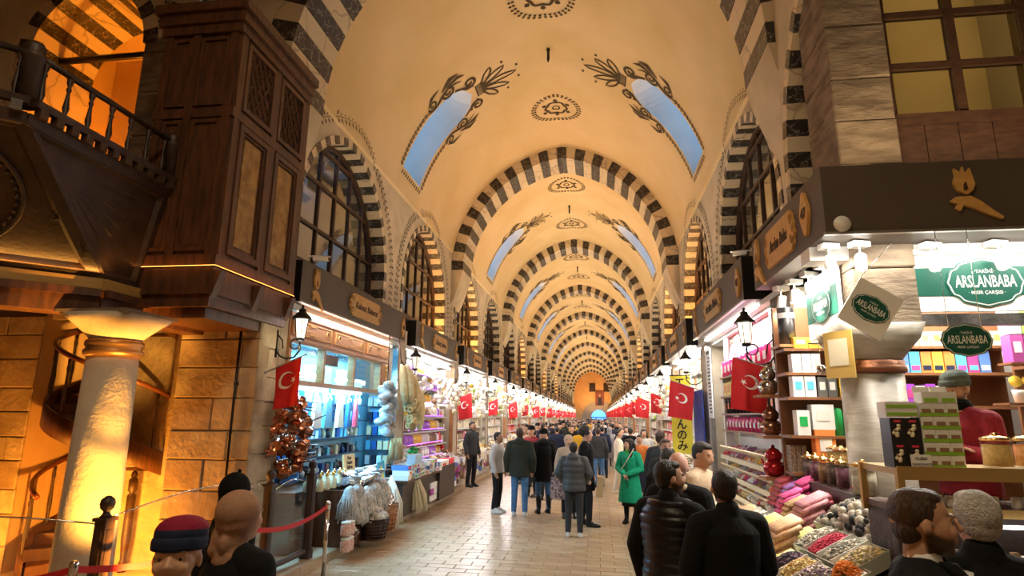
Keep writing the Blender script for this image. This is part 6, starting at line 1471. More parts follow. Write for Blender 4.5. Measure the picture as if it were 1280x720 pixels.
# ---- sloping spice display
sd = thing('spice_display', 'stepped sloping display that carries the spice trays and sweet rolls', 'display', (1.25, 4.35, 0))
ang = math.atan(.5)
part('base', B().prism([(0, 0), (.97, 0), (.97, 1.265), (0, .78)], 0, 2.85, (V((0, 0, 0)), V((1, 0, 0)), V((0, 0, 1)), V((0, 1, 0)))), [MATS['dark counter']], sd)
part('jar_step', B().bb((.80, .95, 1.12), (.98, 2.85, 1.45)).bb((1.02, 1.95, 0), (1.35, 2.8, 1.60)), [wood_vd], sd)
part('front_trim', B().bb((-.02, -.01, .66), (0, 2.85, .78)), [white_sh], sd)
SZ = lambda x: .80 + .5 * (x - 1.25)
SR = (0, -ang, 0)
def tray(cx, cy, w_, d, h, label, segs, bit, seed, rz=0, size=.028, mound=.05, n=160):
    """glass walled tray on the slope: w along x (slope), d along y"""
    z = SZ(cx) + .04
    t = thing('spice_tray', label, 'tray', (cx, cy, z), 0, rot=(0, -ang, rz)); b = B(); e = .008
    for s in (-1, 1): b.box((s * w_ / 2, 0, h / 2), (e, d, h)); b.box((0, s * d / 2, h / 2), (w_, e, h))
    b.box((0, 0, .004), (w_, d, .008)); part('tray_walls', b, [mat('clear acrylic edge', (.35, .36, .30), .2)], t)
    part('price_tag', B().box((-w_ / 2 - .008, 0, h * .5), (.006, .10, .045)), [Pm('butter')], t)
    rnd = random.Random(seed); k = len(segs)
    for i, ms in enumerate(segs):
        b = B(); y0 = -d / 2 + d * i / k
        part('bed', B().bb((-w_ / 2 + .01, y0 + .006, .01), (w_ / 2 - .01, y0 + d / k - .006, h * .86)), [PM2[ms[0]]], t)
        if i: part('divider', B().box((0, y0, h * .65), (w_, .006, h * 1.3)), [white], t)
        for q in range(n):
            x_, y_ = rnd.uniform(-w_ / 2 + .02, w_ / 2 - .02), y0 + .015 + rnd.uniform(0, d / k - .03)
            zz = h * .86 + mound * (1 - (2 * x_ / w_) ** 2) * (1 - (2 * (y_ - y0) / (d / k) - 1) ** 2) + rnd.uniform(0, .008); s = size * rnd.uniform(.7, 1.3)
            if bit == 'ball': b.sph((x_, y_, zz), (s / 2, s / 2 * .8, s / 2), rnd.choice(ms), 6, 4)
            else: b.box((x_, y_, zz), (s, s * .5, s * .35), rnd.choice(ms), Matrix.Rotation(rnd.uniform(0, 3), 3, 'Z') @ Matrix.Rotation(rnd.uniform(-.6, .6), 3, 'X'))
        part('heap', b, PM2, t, kind='stuff')
    return t
PM2 = [mat('spice %s' % n, c, .8) for n, c in (('grey', (.30, .29, .24)), ('slate', (.14, .15, .13)), ('crimson', (.42, .02, .05)), ('pale', (.60, .55, .45)), ('straw', (.68, .55, .25)), ('violet brown', (.12, .06, .10)), ('ochre', (.50, .30, .10)), ('lilac', (.42, .32, .36)), ('orange', (.80, .24, .04)), ('milk', (.78, .74, .66)), ('black', (.03, .028, .03)), ('greyed almond', (.36, .31, .27)))]
tray(2.02, 5.15, .40, .80, .10, 'tray of round grey chocolate nuts under the glass jars', [(11, 0, 10, 3)], 'ball', 1, .12, .062, .10, 150)
tray(1.72, 4.86, .30, .86, .09, 'four part tray of grey herbs, red petals and yellow petals', [(4, 3), (0, 1, 3), (2, 2), (0, 3)], 'box', 2, .10, .024, .05, 260)
tray(1.44, 4.82, .26, .62, .08, 'three part tray of dark, ochre and lilac dried flowers', [(7, 3, 5), (6, 4), (10, 5)], 'box', 3, .10, .022, .06, 240)
tray(1.60, 4.48, .22, .30, .05, 'white tray of orange saffron threads nearest the camera', [(9, 9)], 'box', 4, .1, .014, .01, 60)
b = B(); dome_bits(b, 0, 0, 0, .10, .10, .09, 420, .022, [8], random.Random(8), 'box', .3); tag(ob('saffron_heap', b.mesh('saffron_heap', PM2), None, (1.60, 4.46, 1.05), (0, -ang * .6, 0), kind='stuff'), 'small peaked heap of orange saffron threads', 'spice')
tray(1.36, 4.42, .18, .22, .06, 'small tray of grey seeds at the lower edge of the display', [(0, 1, 4)], 'box', 6, 0, .018, .03, 200)
tray(1.52, 6.9, .4, .6, .08, 'tray of mixed pale sweets at the far end of the display', [(9, 3), (3, 7), (4, 9)], 'box', 7, 0, .035, .05, 120)
tray(1.55, 6.3, .3, .5, .08, 'tray of white coated sweets beside the stacked rolls', [(9, 3, 9)], 'box', 9, 0, .035, .05, 120)
rollc = {n: mat('sweet roll %s' % n, c, .55, col2=c2, scale=30, bump=.3, bscale=50) for n, c, c2 in (('magenta', (.50, .02, .16), (.68, .10, .30)), ('crimson', (.34, .02, .05), (.55, .10, .14)), ('violet', (.28, .08, .40), (.45, .25, .6)), ('rose', (.48, .14, .20), (.66, .34, .36)), ('pistachio', (.45, .46, .12), (.62, .60, .25)), ('peach', (.62, .30, .14), (.78, .52, .32)), ('nutty', (.35, .2, .1), (.6, .45, .25)), ('lemon', (.75, .66, .22), (.8, .75, .4)))}
rme = {}
def rolls(cx, cy, nx, nz, col, label, L=.30, r=.024, rz=0, tilt=0, cut=None):
    """stack of sweet rolls lying side by side, their ends towards the hall"""
    key = (col, L, r)
    if key not in rme: rme[key] = B().tube([(-L / 2, 0, 0), (-L / 6, .004, .004), (L / 6, -.003, 0), (L / 2, 0, 0)], r, 10, 0).lathe([(.001, -L / 2 - .001), (r * .7, -L / 2 - .001)], n=8, mi=1, M=Matrix.Rotation(pi / 2, 3, 'Y'), cap=False).mesh('sweet_roll', [rollc[col], rollc['nutty']])
    z0 = SZ(cx) + .055; Rm = Matrix.Rotation(rz, 3, 'Z')
    for j in range(nz):
        for i in range(nx):
            p = Rm @ V((.02 * j, (i - nx / 2) * r * 2.05 + (r if j % 2 else 0), 0)); single('sweet_roll', rme[key], label, 'sweet', (cx + p.x, cy + p.y, z0 + p.z + j * r * 1.85), (0, -ang - tilt, rz), label.replace('sweet roll', 'sweet rolls'))
rolls(2.02, 6.62, 5, 6, 'magenta', 'magenta sweet roll in the tall pile under the glass jars')
rolls(1.98, 6.88, 3, 5, 'violet', 'violet sweet roll between the magenta piles')
rolls(1.96, 7.12, 5, 6, 'crimson', 'dark crimson sweet roll at the far left of the tall pile')
rolls(2.02, 6.10, 8, 4, 'crimson', 'crimson sweet roll in the sloping dark tray above the nuts', .36)
rolls(1.78, 5.92, 5, 6, 'rose', 'rose sweet roll stacked left of the nut tray', .26)
rolls(1.76, 6.45, 3, 6, 'magenta', 'pink magenta sweet roll in the narrow pile', .2)
rolls(1.76, 6.25, 3, 5, 'nutty', 'golden nut sweet roll in the narrow pile', .2)
rolls(1.66, 5.60, 6, 2, 'pistachio', 'pistachio green sweet roll below the rose pile', .2, .02)
rolls(1.45, 5.62, 6, 6, 'peach', 'peach sweet roll in the front left pile', .24)
rolls(1.42, 5.28, 7, 2, 'lemon', 'lemon yellow sweet roll at the front of the display', .2, .018)
rolls(1.45, 6.05, 6, 5, 'pistachio', 'yellow green sweet roll behind the peach pile', .22)
rolls(1.45, 6.95, 6, 4, 'nutty', 'amber nut sweet roll at the far left of the display', .24)
single('orange_carton', pk(.2, .34, Pm('orange'), white), 'orange and white carton standing behind the magenta rolls', 'carton', (2.36, 6.9, 1.601)); single('white_carton', pk(.22, .26, white, Pm('pearl')), 'white gift carton on top of the orange one', 'carton', (2.36, 6.9, 1.942))
for i in range(9): single('glass_tube_pack', B().box((0, 0, .16), (.05, .05, .32)).mesh('glass_tube_pack', [mat('patterned sleeve', (.45, .38, .28), .4, col2=(.15, .12, .1), scale=50)]), 'tall patterned sleeve in the row beside the teapot tower', 'sleeve', (2.07 + .055 * (i % 3), 7.0 + .06 * (i // 3), 1.451), None, 'tall patterned sleeves')
for s, (x, y) in enumerate(((2.2, 6.5), (2.35, 6.3))): kettle(chrome, (x, y - .5, 2.62), 'small steel pot hanging before the left shelf, %s one' % ('left', 'right')[s]) if False else None
for s, x in enumerate((2.25, 2.38, 2.52, 2.62)):
    b = B(); b.lathe([(.0, 0), (.04, .01), (.05, .05), (.03, .09), (.0, .1)], n=10); b.tube([(0, 0, .1), (0, 0, .30)], .004, 4); single('hanging_pot', b.mesh('hanging_pot', [chrome]), 'small silvery pot hanging before the shelves left of the capital', 'pot', (x - .05, 6.3, 2.48 + .02 * (s % 2)), None, 'small silvery hanging pots')
tag(part('pot_rail', B().tube([(2.1, 6.3, 2.79), (2.7, 6.3, 2.79)], .008, 6), [chrome]), 'thin steel rail that carries the silvery pots', 'rail')
single('golden_poster', B().box((0, 0, 0), (.012, .30, .42)).box((-.008, 0, .02), (.003, .2, .24), 1).mesh('golden_poster', [mat('gold poster', (.62, .42, .10), .4), Pm('butter')]), 'small golden poster hung beside the capital', 'poster', (2.16, 5.72, 2.62), (0, 0, .5))
single('black_tins', B().lathe([(.09, 0), (.09, .42)], n=14).lathe([(.093, .3), (.093, .36)], n=14, mi=1, cap=False).mesh('black_tins', [MATS['near black carton'], white]), 'tall black tin with white label above the teapot tower', 'tin', (2.12, 7.0, 2.85)); single('tin_ledge', B().box((0, 0, 0), (.3, .35, .03)).mesh('tin_ledge', [wood_m]), 'wooden ledge under the tall black tin', 'shelf', (2.14, 7.03, 2.834))
# goods left of the display towards the hall: low tables with trays
t = thing('low_goods_table', 'low white table with trays and candy at the edge of the aisle', 'table', (1.0, 5.0, 0)); part('table_top', B().bb((0, 0, .60), (.23, 1.4, .63)), [white_sh], t)
for x, y in ((.03, .05), (.20, .05), (.03, 1.35), (.20, 1.35)): part('leg', B().bb((x - .015, y - .015, 0), (x + .015, y + .015, .60)), [blackm], t)
for i in range(5): single('candy_bag', B().sph((0, 0, .06), (.10, .11, .07), 0, 10, 6).mesh('candy_bag', [rnd.choice([Pm('butter'), Pm('pearl'), Pm('amber'), BM[1], Pm('cocoa')])]), 'small bag of sweets on the low white table by the aisle', 'bag', (1.11, 5.14 + i * .26, .632), None, 'bags on the low white table')
# ================================================================== PEOPLE
def skin_mat(n, c, bc, amt):
    m = mat('skin %s' % n, c, .5, spec=.35); nt = m.node_tree; bs = nt.nodes['Principled BSDF']; at_ = nt.nodes.new('ShaderNodeAttribute'); at_.attribute_name = 'hairline'; sep = nt.nodes.new('ShaderNodeSeparateColor'); lnk(nt, at_.outputs['Color'], sep.inputs[0]); prev = None
    for ch, col in ((0, bc), (1, (c[0] * .72, c[1] * .42, c[2] * .42)), (2, (.03, .018, .012))):
        mx = nt.nodes.new('ShaderNodeMix'); mx.data_type = 'RGBA'; lnk(nt, sep.outputs[ch], mx.inputs[0])
        if prev is None: mx.inputs[6].default_value = (*c, 1)
        else: lnk(nt, prev, mx.inputs[6])
        mx.inputs[7].default_value = (*col, 1); prev = mx.outputs[2]
    lnk(nt, prev, bs.inputs['Base Color']); return m
SKC = dict(light=(.62, .36, .25), tan=(.48, .27, .17), olive=(.40, .22, .13), pink=(.66, .38, .30))
def get_skin(n, bd):
    key = 'skin ' + n + (' dark beard' if bd == 2 else ' stubble' if bd else '')
    return MATS.get(key) or skin_mat(key[5:], SKC[n], (.035, .02, .015) if bd == 2 else (.16, .09, .06), 1)
_SK = {n: None for n, c in (('light', (.62, .36, .25)), ('tan', (.48, .26, .16)), ('olive', (.40, .21, .12)), ('pink', (.66, .38, .30)))}
beard_m = 2; beard_l = 1; lips_m = mat('lips', (.42, .14, .12), .5); brow_m = mat('eyebrow', (.03, .018, .012), .9)
hair_k = mat('black hair', (.012, .009, .007), .5, bump=1, bscale=90, stretch=(1, 1, .2)); hair_b = mat('brown hair', (.05, .025, .014), .55, bump=1, bscale=90, stretch=(1, 1, .2)); hair_w = mat('short grey hair', (.42, .40, .37), .8, col2=(.60, .58, .55), scale=60, bump=1, bscale=120)
eye_w = mat('eye white', (.42, .38, .35), .3); eye_k = mat('dark iris', (.02, .012, .008), .15)
def remesh(b, vox, name, mats, smooth=4, fn=None, dis=None):
    me = bpy.data.meshes.new('tmp'); me.from_pydata(b.v, [], b.f); o = bpy.data.objects.new('tmp', me); C.objects.link(o)
    m = o.modifiers.new('r', 'REMESH'); m.mode = 'VOXEL'; m.voxel_size = vox; m.use_smooth_shade = True
    if smooth: q = o.modifiers.new('s', 'SMOOTH'); q.iterations = smooth; q.factor = .5
    dg = bpy.context.evaluated_depsgraph_get(); dg.update(); out = bpy.data.meshes.new_from_object(o.evaluated_get(dg)); bpy.data.objects.remove(o); bpy.data.meshes.remove(me)
    out.name = name; out.materials.clear()
    for x in (mats if isinstance(mats, list) else [mats]): out.materials.append(x)
    if dis:
        for v in out.vertices:
            d = dis(v.co)
            if d is not None: v.co += d
    if fn:
        for p in out.polygons: p.material_index = fn(p.center)
    return out
def loft(b, rings, n=20):
    """rings: (cx, cy, z, rx, ry)"""
    vs = []; fs = []
    for cx, cy, z, rx, ry in rings:
        for i in range(n):
            a = 2 * pi * i / n; vs.append((cx + rx * cos(a), cy + ry * sin(a), z))
    for j in range(len(rings) - 1):
        for i in range(n): fs.append((j * n + i, j * n + (i + 1) % n, (j + 1) * n + (i + 1) % n, (j + 1) * n + i))
    fs += [tuple(range(n))[::-1], tuple((len(rings) - 1) * n + i for i in range(n))]; b.add(vs, fs, 0, True)
def hl_(b, rings, HP, n=24):
    m = len(b.v); loft(b, rings, n); b.v[m:] = [tuple(HP(v)) for v in b.v[m:]]
def limb(b, pts, rad, n=14):
    pts = [V(p) for p in pts]
    P, Rr = [], []
    for i in range(len(pts) - 1):
        for k in range(5): t = k / 5; P.append(pts[i].lerp(pts[i + 1], t)); Rr.append(rad[i] + (rad[i + 1] - rad[i]) * t)
    P.append(pts[-1]); Rr.append(rad[-1]); b.tube(P, Rr, n)
    for p, r in zip(pts, rad): b.sph(p, r * .99, 0, 12, 8)
def hand(b, wr, d, side, up=V((0, 0, 1)), curl=.5, s=1.0):
    """wr wrist point, d direction of the hand, side = +-1 thumb side sign"""
    d = d.normalized(); q = d.cross(up)
    if q.length < .1: q = V((0, 1, 0)).cross(d)
    q.normalize(); nrm = q.cross(d).normalized()      # q across the palm
    c = wr + d * .045 * s; M = Matrix((q, d, nrm)).transposed()
    b.sph(c, (.040 * s, .052 * s, .020 * s), 0, 12, 8, M)
    for i, L in enumerate((.070, .080, .075, .058)):
        o = c + d * .040 * s + q * (.027 - .018 * i) * s * side; p = [o]
        dd = d.copy(); 
        for k in range(3): dd = (dd - nrm * curl * (.35 + .3 * k)).normalized(); p.append(p[-1] + dd * L / 3 * s)
        b.tube(p, [.0095 * s, .009 * s, .008 * s, .0065 * s], 8); b.sph(p[-1], .0068 * s, 0, 8, 6)
    o = c - d * .015 * s + q * .032 * s * side; p = [o, o + (q * side * .6 + d * .6 - nrm * .3) * .035 * s, o + (q * side * .6 + d * 1.3 - nrm * .6) * .045 * s]
    b.tube(p, [.012 * s, .010 * s, .008 * s], 8)
def person(label, loc, rz, H=1.75, skin='tan', top=None, bottom=None, shoes=None, hair=None, arms=None, yaw=0, tilt=0, stride=.0, vox=.014, build=1.0, beard=None, extra=None, lean=0, group=None, name='person', boots=False, simple=False):
    t = thing(name, label, 'person', loc, rz, group); k = H / 1.75
    S_ = lambda p: V(p) * k
    bw = build
    la = V((0, -math.tan(lean), 1))
    def ln(p):       # lean the upper body forwards from the hips
        p = V(p); h = max(0, p.z - .95); return V((p.x, p.y - h * math.tan(lean), p.z))
    hip = [V((s * .095, 0, .93)) for s in (-1, 1)]
    knee = [V((s * .105, -.02 + s * stride * .55, .51)) for s in (-1, 1)]
    ank = [V((s * .115, .03 + s * stride, .085)) for s in (-1, 1)]
    sh = [ln((s * .178 * bw, .0, 1.395)) for s in (-1, 1)]
    A = arms or {}
    el = [ln(A.get('el', {}).get(s, (s * .25 * bw, .03, 1.14))) for s in (-1, 1)]; wr = [ln(A.get('wr', {}).get(s, (s * .25 * bw, -.06, .90))) for s in (-1, 1)]
    hd = [A.get('hd', {}).get(s) for s in (-1, 1)]
    hc = ln((0, -.015, 1.622)); HR = Matrix.Rotation(yaw, 3, 'Z') @ Matrix.Rotation(tilt, 3, 'X')
    HP = lambda p: hc + HR @ (V(p) * 1.06)
    hl = lambda b, rings: hl_(b, rings, HP)
    def sp(b, p, r, nu=16, nv=12): b.sph([c for c in HP(p)], tuple(q_ * 1.06 for q_ in r), 0, nu, nv, HR)
    # ---- body
    b = B()
    for i in (0, 1):
        limb(b, [hip[i], knee[i], ank[i]], [.080, .052, .036]); s = (-1, 1)[i]
        b.sph(ank[i] + V((0, -.07, -.045)), (.04, .11, .035), 0, 12, 8)
        limb(b, [sh[i], el[i], wr[i]], [.050, .038, .027]); limb(b, [ln((0, .012, 1.45)), sh[i]], [.055, .046])
        dd = (wr[i] - el[i]).normalized() if hd[i] is None else V(hd[i]).normalized(); hand(b, wr[i], dd, -s if not A.get('flip') else s, V((0, 0, 1)) if abs(dd.z) < .8 else V((s, 0, 0)), A.get('curl', .45), 1.05)
    loft(b, [(*ln((0, 0, z))[:2], z, rx * bw, ry * bw) for z, rx, ry in ((.84, .12, .09), (.95, .155, .105), (1.08, .13, .09), (1.25, .15, .105), (1.38, .165, .10), (1.45, .10, .07), (1.49, .055, .055))])
    limb(b, [ln((0, .01, 1.42)), HP((0, .02, -.07))], [.062, .055])
    # head
    sp(b, (0, .012, .028), (.076, .096, .092)); sp(b, (0, -.022, -.045), (.058, .070, .068)); sp(b, (0, -.055, -.088), (.030, .030, .026)); sp(b, (0, -.03, -.01), (.068, .070, .075))
    P_ = [HP(p) for p in ((0, -.084, .024), (0, -.097, .004), (0, -.110, -.016))]; b.tube(P_, [.009, .0105, .0135], 10); b.sph(P_[-1], .0135, 0, 10, 8)
    for s in (-1, 1):
        sp(b, (s * .011, -.098, -.021), (.009, .011, .008), 8, 6); sp(b, (s * .036, -.070, -.022), (.024, .022, .024), 10, 8)
        sp(b, (s * .030, -.081, .030), (.026, .014, .009), 10, 6); sp(b, (s * .032, -.0735, .0195), (.017, .0105, .0055), 10, 6); sp(b, (s * .032, -.0725, -.0055), (.016, .009, .0045), 10, 6); sp(b, (s * .076, .008, -.006), (.009, .017, .028), 10, 8)
    sp(b, (0, -.089, -.050), (.021, .012, .0055), 10, 6); sp(b, (0, -.087, -.060), (.018, .012, .0060), 10, 6)
    iHR = HR.transposed()
    near = vox < .009
    def sst(x, a, b_): t_ = min(1, max(0, (x - a) / (b_ - a))); return t_ * t_ * (3 - 2 * t_)
    def masks(c):
        p = iHR @ (c / k - hc) / 1.06
        if p.length > .17: return (0, 0, 0, 1)
        ax = abs(p.x); lip = sst(-p.y, .078, .086) * (1 - sst(ax, .018, .026)) * sst(p.z, -.073, -.067) * (1 - sst(p.z, -.049, -.043))
        arc = .034 - .10 * max(0, ax - .035) ; br = sst(-p.y, .055, .066) * sst(ax, .008, .014) * (1 - sst(ax, .048, .056)) * (1 - sst(abs(p.z - arc), .003, .007))
        bd = 0
        if beard:
            line = -.030 + .9 * max(0, p.y + .045) * .55          # cheek line rises towards the ears
            bd = (1 - sst(p.z, line - .022, line)) * (1 - sst(p.y, .005, .022)) * sst(p.z, -.135, -.115)
            if -p.y > .07 and ax < .03: bd *= 1 - .75 * sst(p.z, -.062, -.050) * (1 if ax < .03 else 0)
            bd = max(bd, .8 * sst(-p.y, .08, .09) * (1 - sst(ax, .024, .032)) * sst(p.z, -.046, -.042) * (1 - sst(p.z, -.036, -.030)))
            bd *= 1 - lip
        return (bd * .92, lip * .8, br * .9, 1)
    def dis(c):
        p = iHR @ (c / k - hc) / 1.06
        if p.length > .15 or p.y > -.03: return None
        d = V((0, 0, 0))
        for s in (-1, 1):
            q = ((p.x - s * .032) / .017) ** 2 + ((p.z - .008) / .010) ** 2
            if q < 4: d += HR @ V((0, .007 * math.exp(-q), 0))
        return d * k
    b.v = [tuple(V(v) * k) for v in b.v]
    bme = remesh(b, vox, 'body', [get_skin(skin, beard)], 3 if near else 2, None, dis if near else None)
    ca = bme.color_attributes.new('hairline', 'FLOAT_COLOR', 'POINT'); hz = (hc.z - .2) * k
    for i_, v_ in enumerate(bme.vertices): ca.data[i_].color = masks(v_.co) if v_.co.z > hz else (0, 0, 0, 1)
    bo = ob('body', bme, t)
    if near or vox < .012:
        eb = B()
        for s in (-1, 1):
            c = HP((s * .032, -.0712, .007)) * k; eb.sph(c, (.0125 * k,) * 3, 0, 12, 8); eb.sph(HP((s * .0325, -.0802, .0068)) * k, (.0068 * k, .0045 * k, .0066 * k), 1, 10, 6, HR)
        ob('eyes', eb.mesh('eyes', [eye_w, eye_k]), t)
    # ---- trousers
    if bottom:
        b = B(); r0 = bottom.get('w', 1)
        for i in (0, 1): limb(b, [hip[i] + V((0, 0, -.02)), knee[i], ank[i] + V((0, 0, bottom.get('cut', .03)))], [.098 * r0, .070 * r0, .056 * r0])
        loft(b, [(0, 0, .82, .15 * bw, .11 * bw), (0, 0, .93, .17 * bw, .12 * bw), (0, 0, 1.03, .150 * bw, .108 * bw)])
        b.v = [tuple(V(v) * k) for v in b.v]; ob('trousers', remesh(b, max(vox, .009), 'trousers', bottom['m'], 2), t)
        b = B()
    shm = shoes or blackm
    for i in (0, 1):
        b = B(); a = ank[i]; ya = a.y
        loft(b, [(a.x, ya - .075, .004, .050, .135), (a.x, ya - .075, .03, .052, .137), (a.x, ya - .065, .055, .046, .120), (a.x, ya - .02, .085, .042, .07), (a.x, ya, .12, .044, .052)] + ([(a.x, ya - .0, .25, .056, .06), (a.x, ya - .0, .38, .064, .066)] if boots else []), 16)
        b.v = [tuple(V(v) * k) for v in b.v]; part('boot' if boots else 'shoe', b, [shm], t)
    # ---- top garment
    if top:
        m = top['m']; th = top.get('th', .022); hem = top.get('hem', .86); kind = top.get('kind', 'plain'); hemr = top.get('hemr', 1.0); b = B()
        zs_ = [hem]; prof = [(.60, .18, .13), (.84, .168, .118), (.95, .165, .115), (1.10, .150, .105), (1.25, .165, .118), (1.36, .172, .115), (1.42, .125, .088), (1.48, .070, .066)]
        def R_(z):
            for (z0, a0, b0), (z1, a1, b1) in zip([(-1, .2, .15)] + prof, prof + [(3, .06, .06)]):
                if z0 <= z <= z1: f = (z - z0) / (z1 - z0); return a0 + (a1 - a0) * f, b0 + (b1 - b0) * f
        ring = []; z = hem; dz = .014 if kind == 'puffer' else .04
        while z < 1.485:
            rx, ry = R_(z); add = th
            if kind == 'puffer': add = th + .011 * abs(sin(pi * (z - hem) / top.get('q', .075))) ** .6
            fl = 1 + (hemr - 1) * max(0, (1.05 - z) / max(.05, 1.05 - hem)) if z < 1.05 else 1
            if z > 1.42: add *= max(.3, 1 - (z - 1.42) / .09)
            c = ln((0, 0, z)); ring.append((c.x, c.y, z, (rx * bw + add) * fl, (ry * bw + add) * fl)); z += dz
        loft(b, ring, 28)
        for i in (0, 1):
            limb(b, [ln((0, .014, 1.445)), sh[i] + V((0, 0, .004))], [.062 + th * .5, .058 + th * .8])
            if top.get('sleeves', True):
                if kind == 'puffer':
                    pts = []; rr = []; N = 26
                    full = [(sh[i], .062), (el[i], .052), (wr[i], .038)]
                    for j in range(N + 1):
                        f = j / N * 2; s0 = int(min(1, f)); ff = f - s0; pts.append(full[s0][0].lerp(full[s0 + 1][0], ff)); rr.append(full[s0][1] + (full[s0 + 1][1] - full[s0][1]) * ff + th * .8 + .012 * abs(sin(pi * f * 3.6)) * .5)
                    b.tube(pts, rr, 14); b.sph(sh[i], .062 + th, 0, 14, 10)
                else: limb(b, [sh[i], el[i], wr[i]], [.060 + th * .9, .050 + th * .8, .037 + th * .7])
            else: b.sph(sh[i], .060, 0, 12, 8)
        if top.get('collar'):
            limb(b, [ln((0, .012, 1.45)), ln((0, .012, 1.45 + top['collar']))], [.085, .078])
        if top.get('hood'): 
            c = ln((0, .085, 1.47)); b.sph(c, (.125, .075, .085), 0, 16, 10); limb(b, [ln((0, .02, 1.44)), ln((0, .01, 1.50))], [.095, .085])
        b.v = [tuple(V(v) * k) for v in b.v]
        jo = ob(top.get('name', 'jacket'), remesh(b, max(vox * .9, .008), 'jacket', [m], 2), t)
        if top.get('inner'):     # shirt visible at the neck and chest
            b = B(); loft(b, [(*ln((0, -.03 - th - .012, z))[:2], z, w_, .085) for z, w_ in ((1.16, .02), (1.28, .04), (1.38, .055), (1.46, .05))], 12); limb(b, [ln((0, .0, 1.44)), ln((0, .0, 1.49))], [.072, .066]); b.v = [tuple(V(v) * k) for v in b.v]; part('shirt', b, [top['inner']], t)
        if top.get('vest'):
            b = B(); loft(b, [(r[0], r[1], r[2], r[3] + .012, r[4] + .014) for r in ring if r[2] < 1.43], 28)
            for i in (0, 1): b.sph(sh[i] + V((-(-1, 1)[i] * .03, 0, .0)), .085, 0, 12, 8)
            b.v = [tuple(V(v) * k) for v in b.v]; ob('vest', remesh(b, max(vox, .009), 'vest', [top['vest']], 1), t)
    # ---- hair and headwear
    for h in (hair or []):
        b = B(); kd = h['k']; sm = 2
        if kd == 'short': sp(b, (0, .024, .036), (.080, .093, .092)); sp(b, (0, -.014, .088), (.066, .058, .034)); sp(b, (0, .050, -.008), (.066, .054, .062)); sm = 5
        elif kd == 'fade': sp(b, (0, .020, .038), (.0805, .090, .086)); sp(b, (0, -.012, .088), (.062, .056, .032)); sp(b, (0, .048, -.015), (.066, .055, .062)); sm = 5
        elif kd == 'long':
            sp(b, (0, .026, .036), (.086, .098, .095)); sp(b, (0, -.035, .085), (.062, .055, .030))
            for s in (-1, 1): limb(b, [HP((s * .070, -.005, .03)), HP((s * .085, .01, -.10)), HP((s * .10, -.02, -.24)), HP((s * .09, -.05, -.36))], [.030, .034, .036, .018])
            limb(b, [HP((0, .08, 0)), HP((0, .09, -.16)), HP((0, .10, -.32))], [.07, .08, .05])
        elif kd == 'curly':
            rr = random.Random(3)
            for q in range(70):
                a, c_ = rr.uniform(0, 2 * pi), rr.uniform(-.35, 1); st_ = sqrt(1 - c_ * c_); p = (.088 * st_ * cos(a), .03 + .10 * st_ * sin(a), .045 + .10 * c_)
                if p[1] > -.045 or p[2] > .09: sp(b, p, (.028, .028, .028), 8, 6)
            sp(b, (0, .03, .04), (.085, .095, .095))
        elif kd == 'beanie': hl(b, [(0, .008, .040, .086, .103), (0, .012, .075, .090, .107), (0, .016, .105, .086, .102), (0, .020, .130, .070, .084), (0, .024, .148, .044, .052), (0, .026, .153, .02, .024)])
        elif kd == 'brim': hl(b, [(0, .006, .032, .088, .103), (0, .006, .038, .093, .109), (0, .008, .062, .095, .111), (0, .010, .076, .092, .108), (0, .010, .080, .086, .101)])
        elif kd == 'mid': hl(b, [(0, .012, .070, .090, .106), (0, .014, .095, .0905, .1065), (0, .016, .108, .088, .103)])
        elif kd == 'dome': hl(b, [(0, .016, .098, .0905, .106), (0, .018, .108, .089, .1045), (0, .020, .124, .080, .096), (0, .023, .140, .060, .074), (0, .025, .148, .036, .045), (0, .026, .151, .012, .015)])
        elif kd == 'pom': sp(b, (0, .01, .165), (.016, .016, .018))
        elif kd == 'hijab':
            sp(b, (0, .030, .034), (.100, .112, .104)); sp(b, (0, .034, -.01), (.092, .096, .10)); limb(b, [HP((0, .035, -.05)), ln((0, .035, 1.49)), ln((0, .02, 1.42))], [.082, .074, .105]); sp(b, (.035, .10, -.085), (.035, .028, .06)); sp(b, (-.02, .105, -.11), (.03, .026, .05)); limb(b, [HP((.04, .10, -.05)), ln((.05, .10, 1.47))], [.022, .03])
        elif kd == 'hoodup': sp(b, (0, .035, .035), (.105, .115, .125)); limb(b, [HP((0, .05, -.03)), ln((0, .02, 1.45))], [.10, .12])
        b.v = [tuple(V(v) * k) for v in b.v]
        ob(h.get('n', {'short': 'hair', 'fade': 'hair', 'long': 'hair', 'curly': 'hair', 'beanie': 'beanie', 'brim': 'beanie_brim', 'dome': 'beanie_crown', 'mid': 'beanie_body', 'pom': 'beanie_tip', 'hijab': 'headscarf', 'hoodup': 'hood'}[kd]), remesh(b, max(.005, vox * .8), kd, [h['m']], sm), t)
    if extra: extra(t, k, ln, HP)
    return t
cl_ = lambda n, c, r=.8, c2=None, **kw: mat('cloth ' + n, c, r, col2=c2, scale=12, bump=.35, bscale=22, spec=.22, **kw)
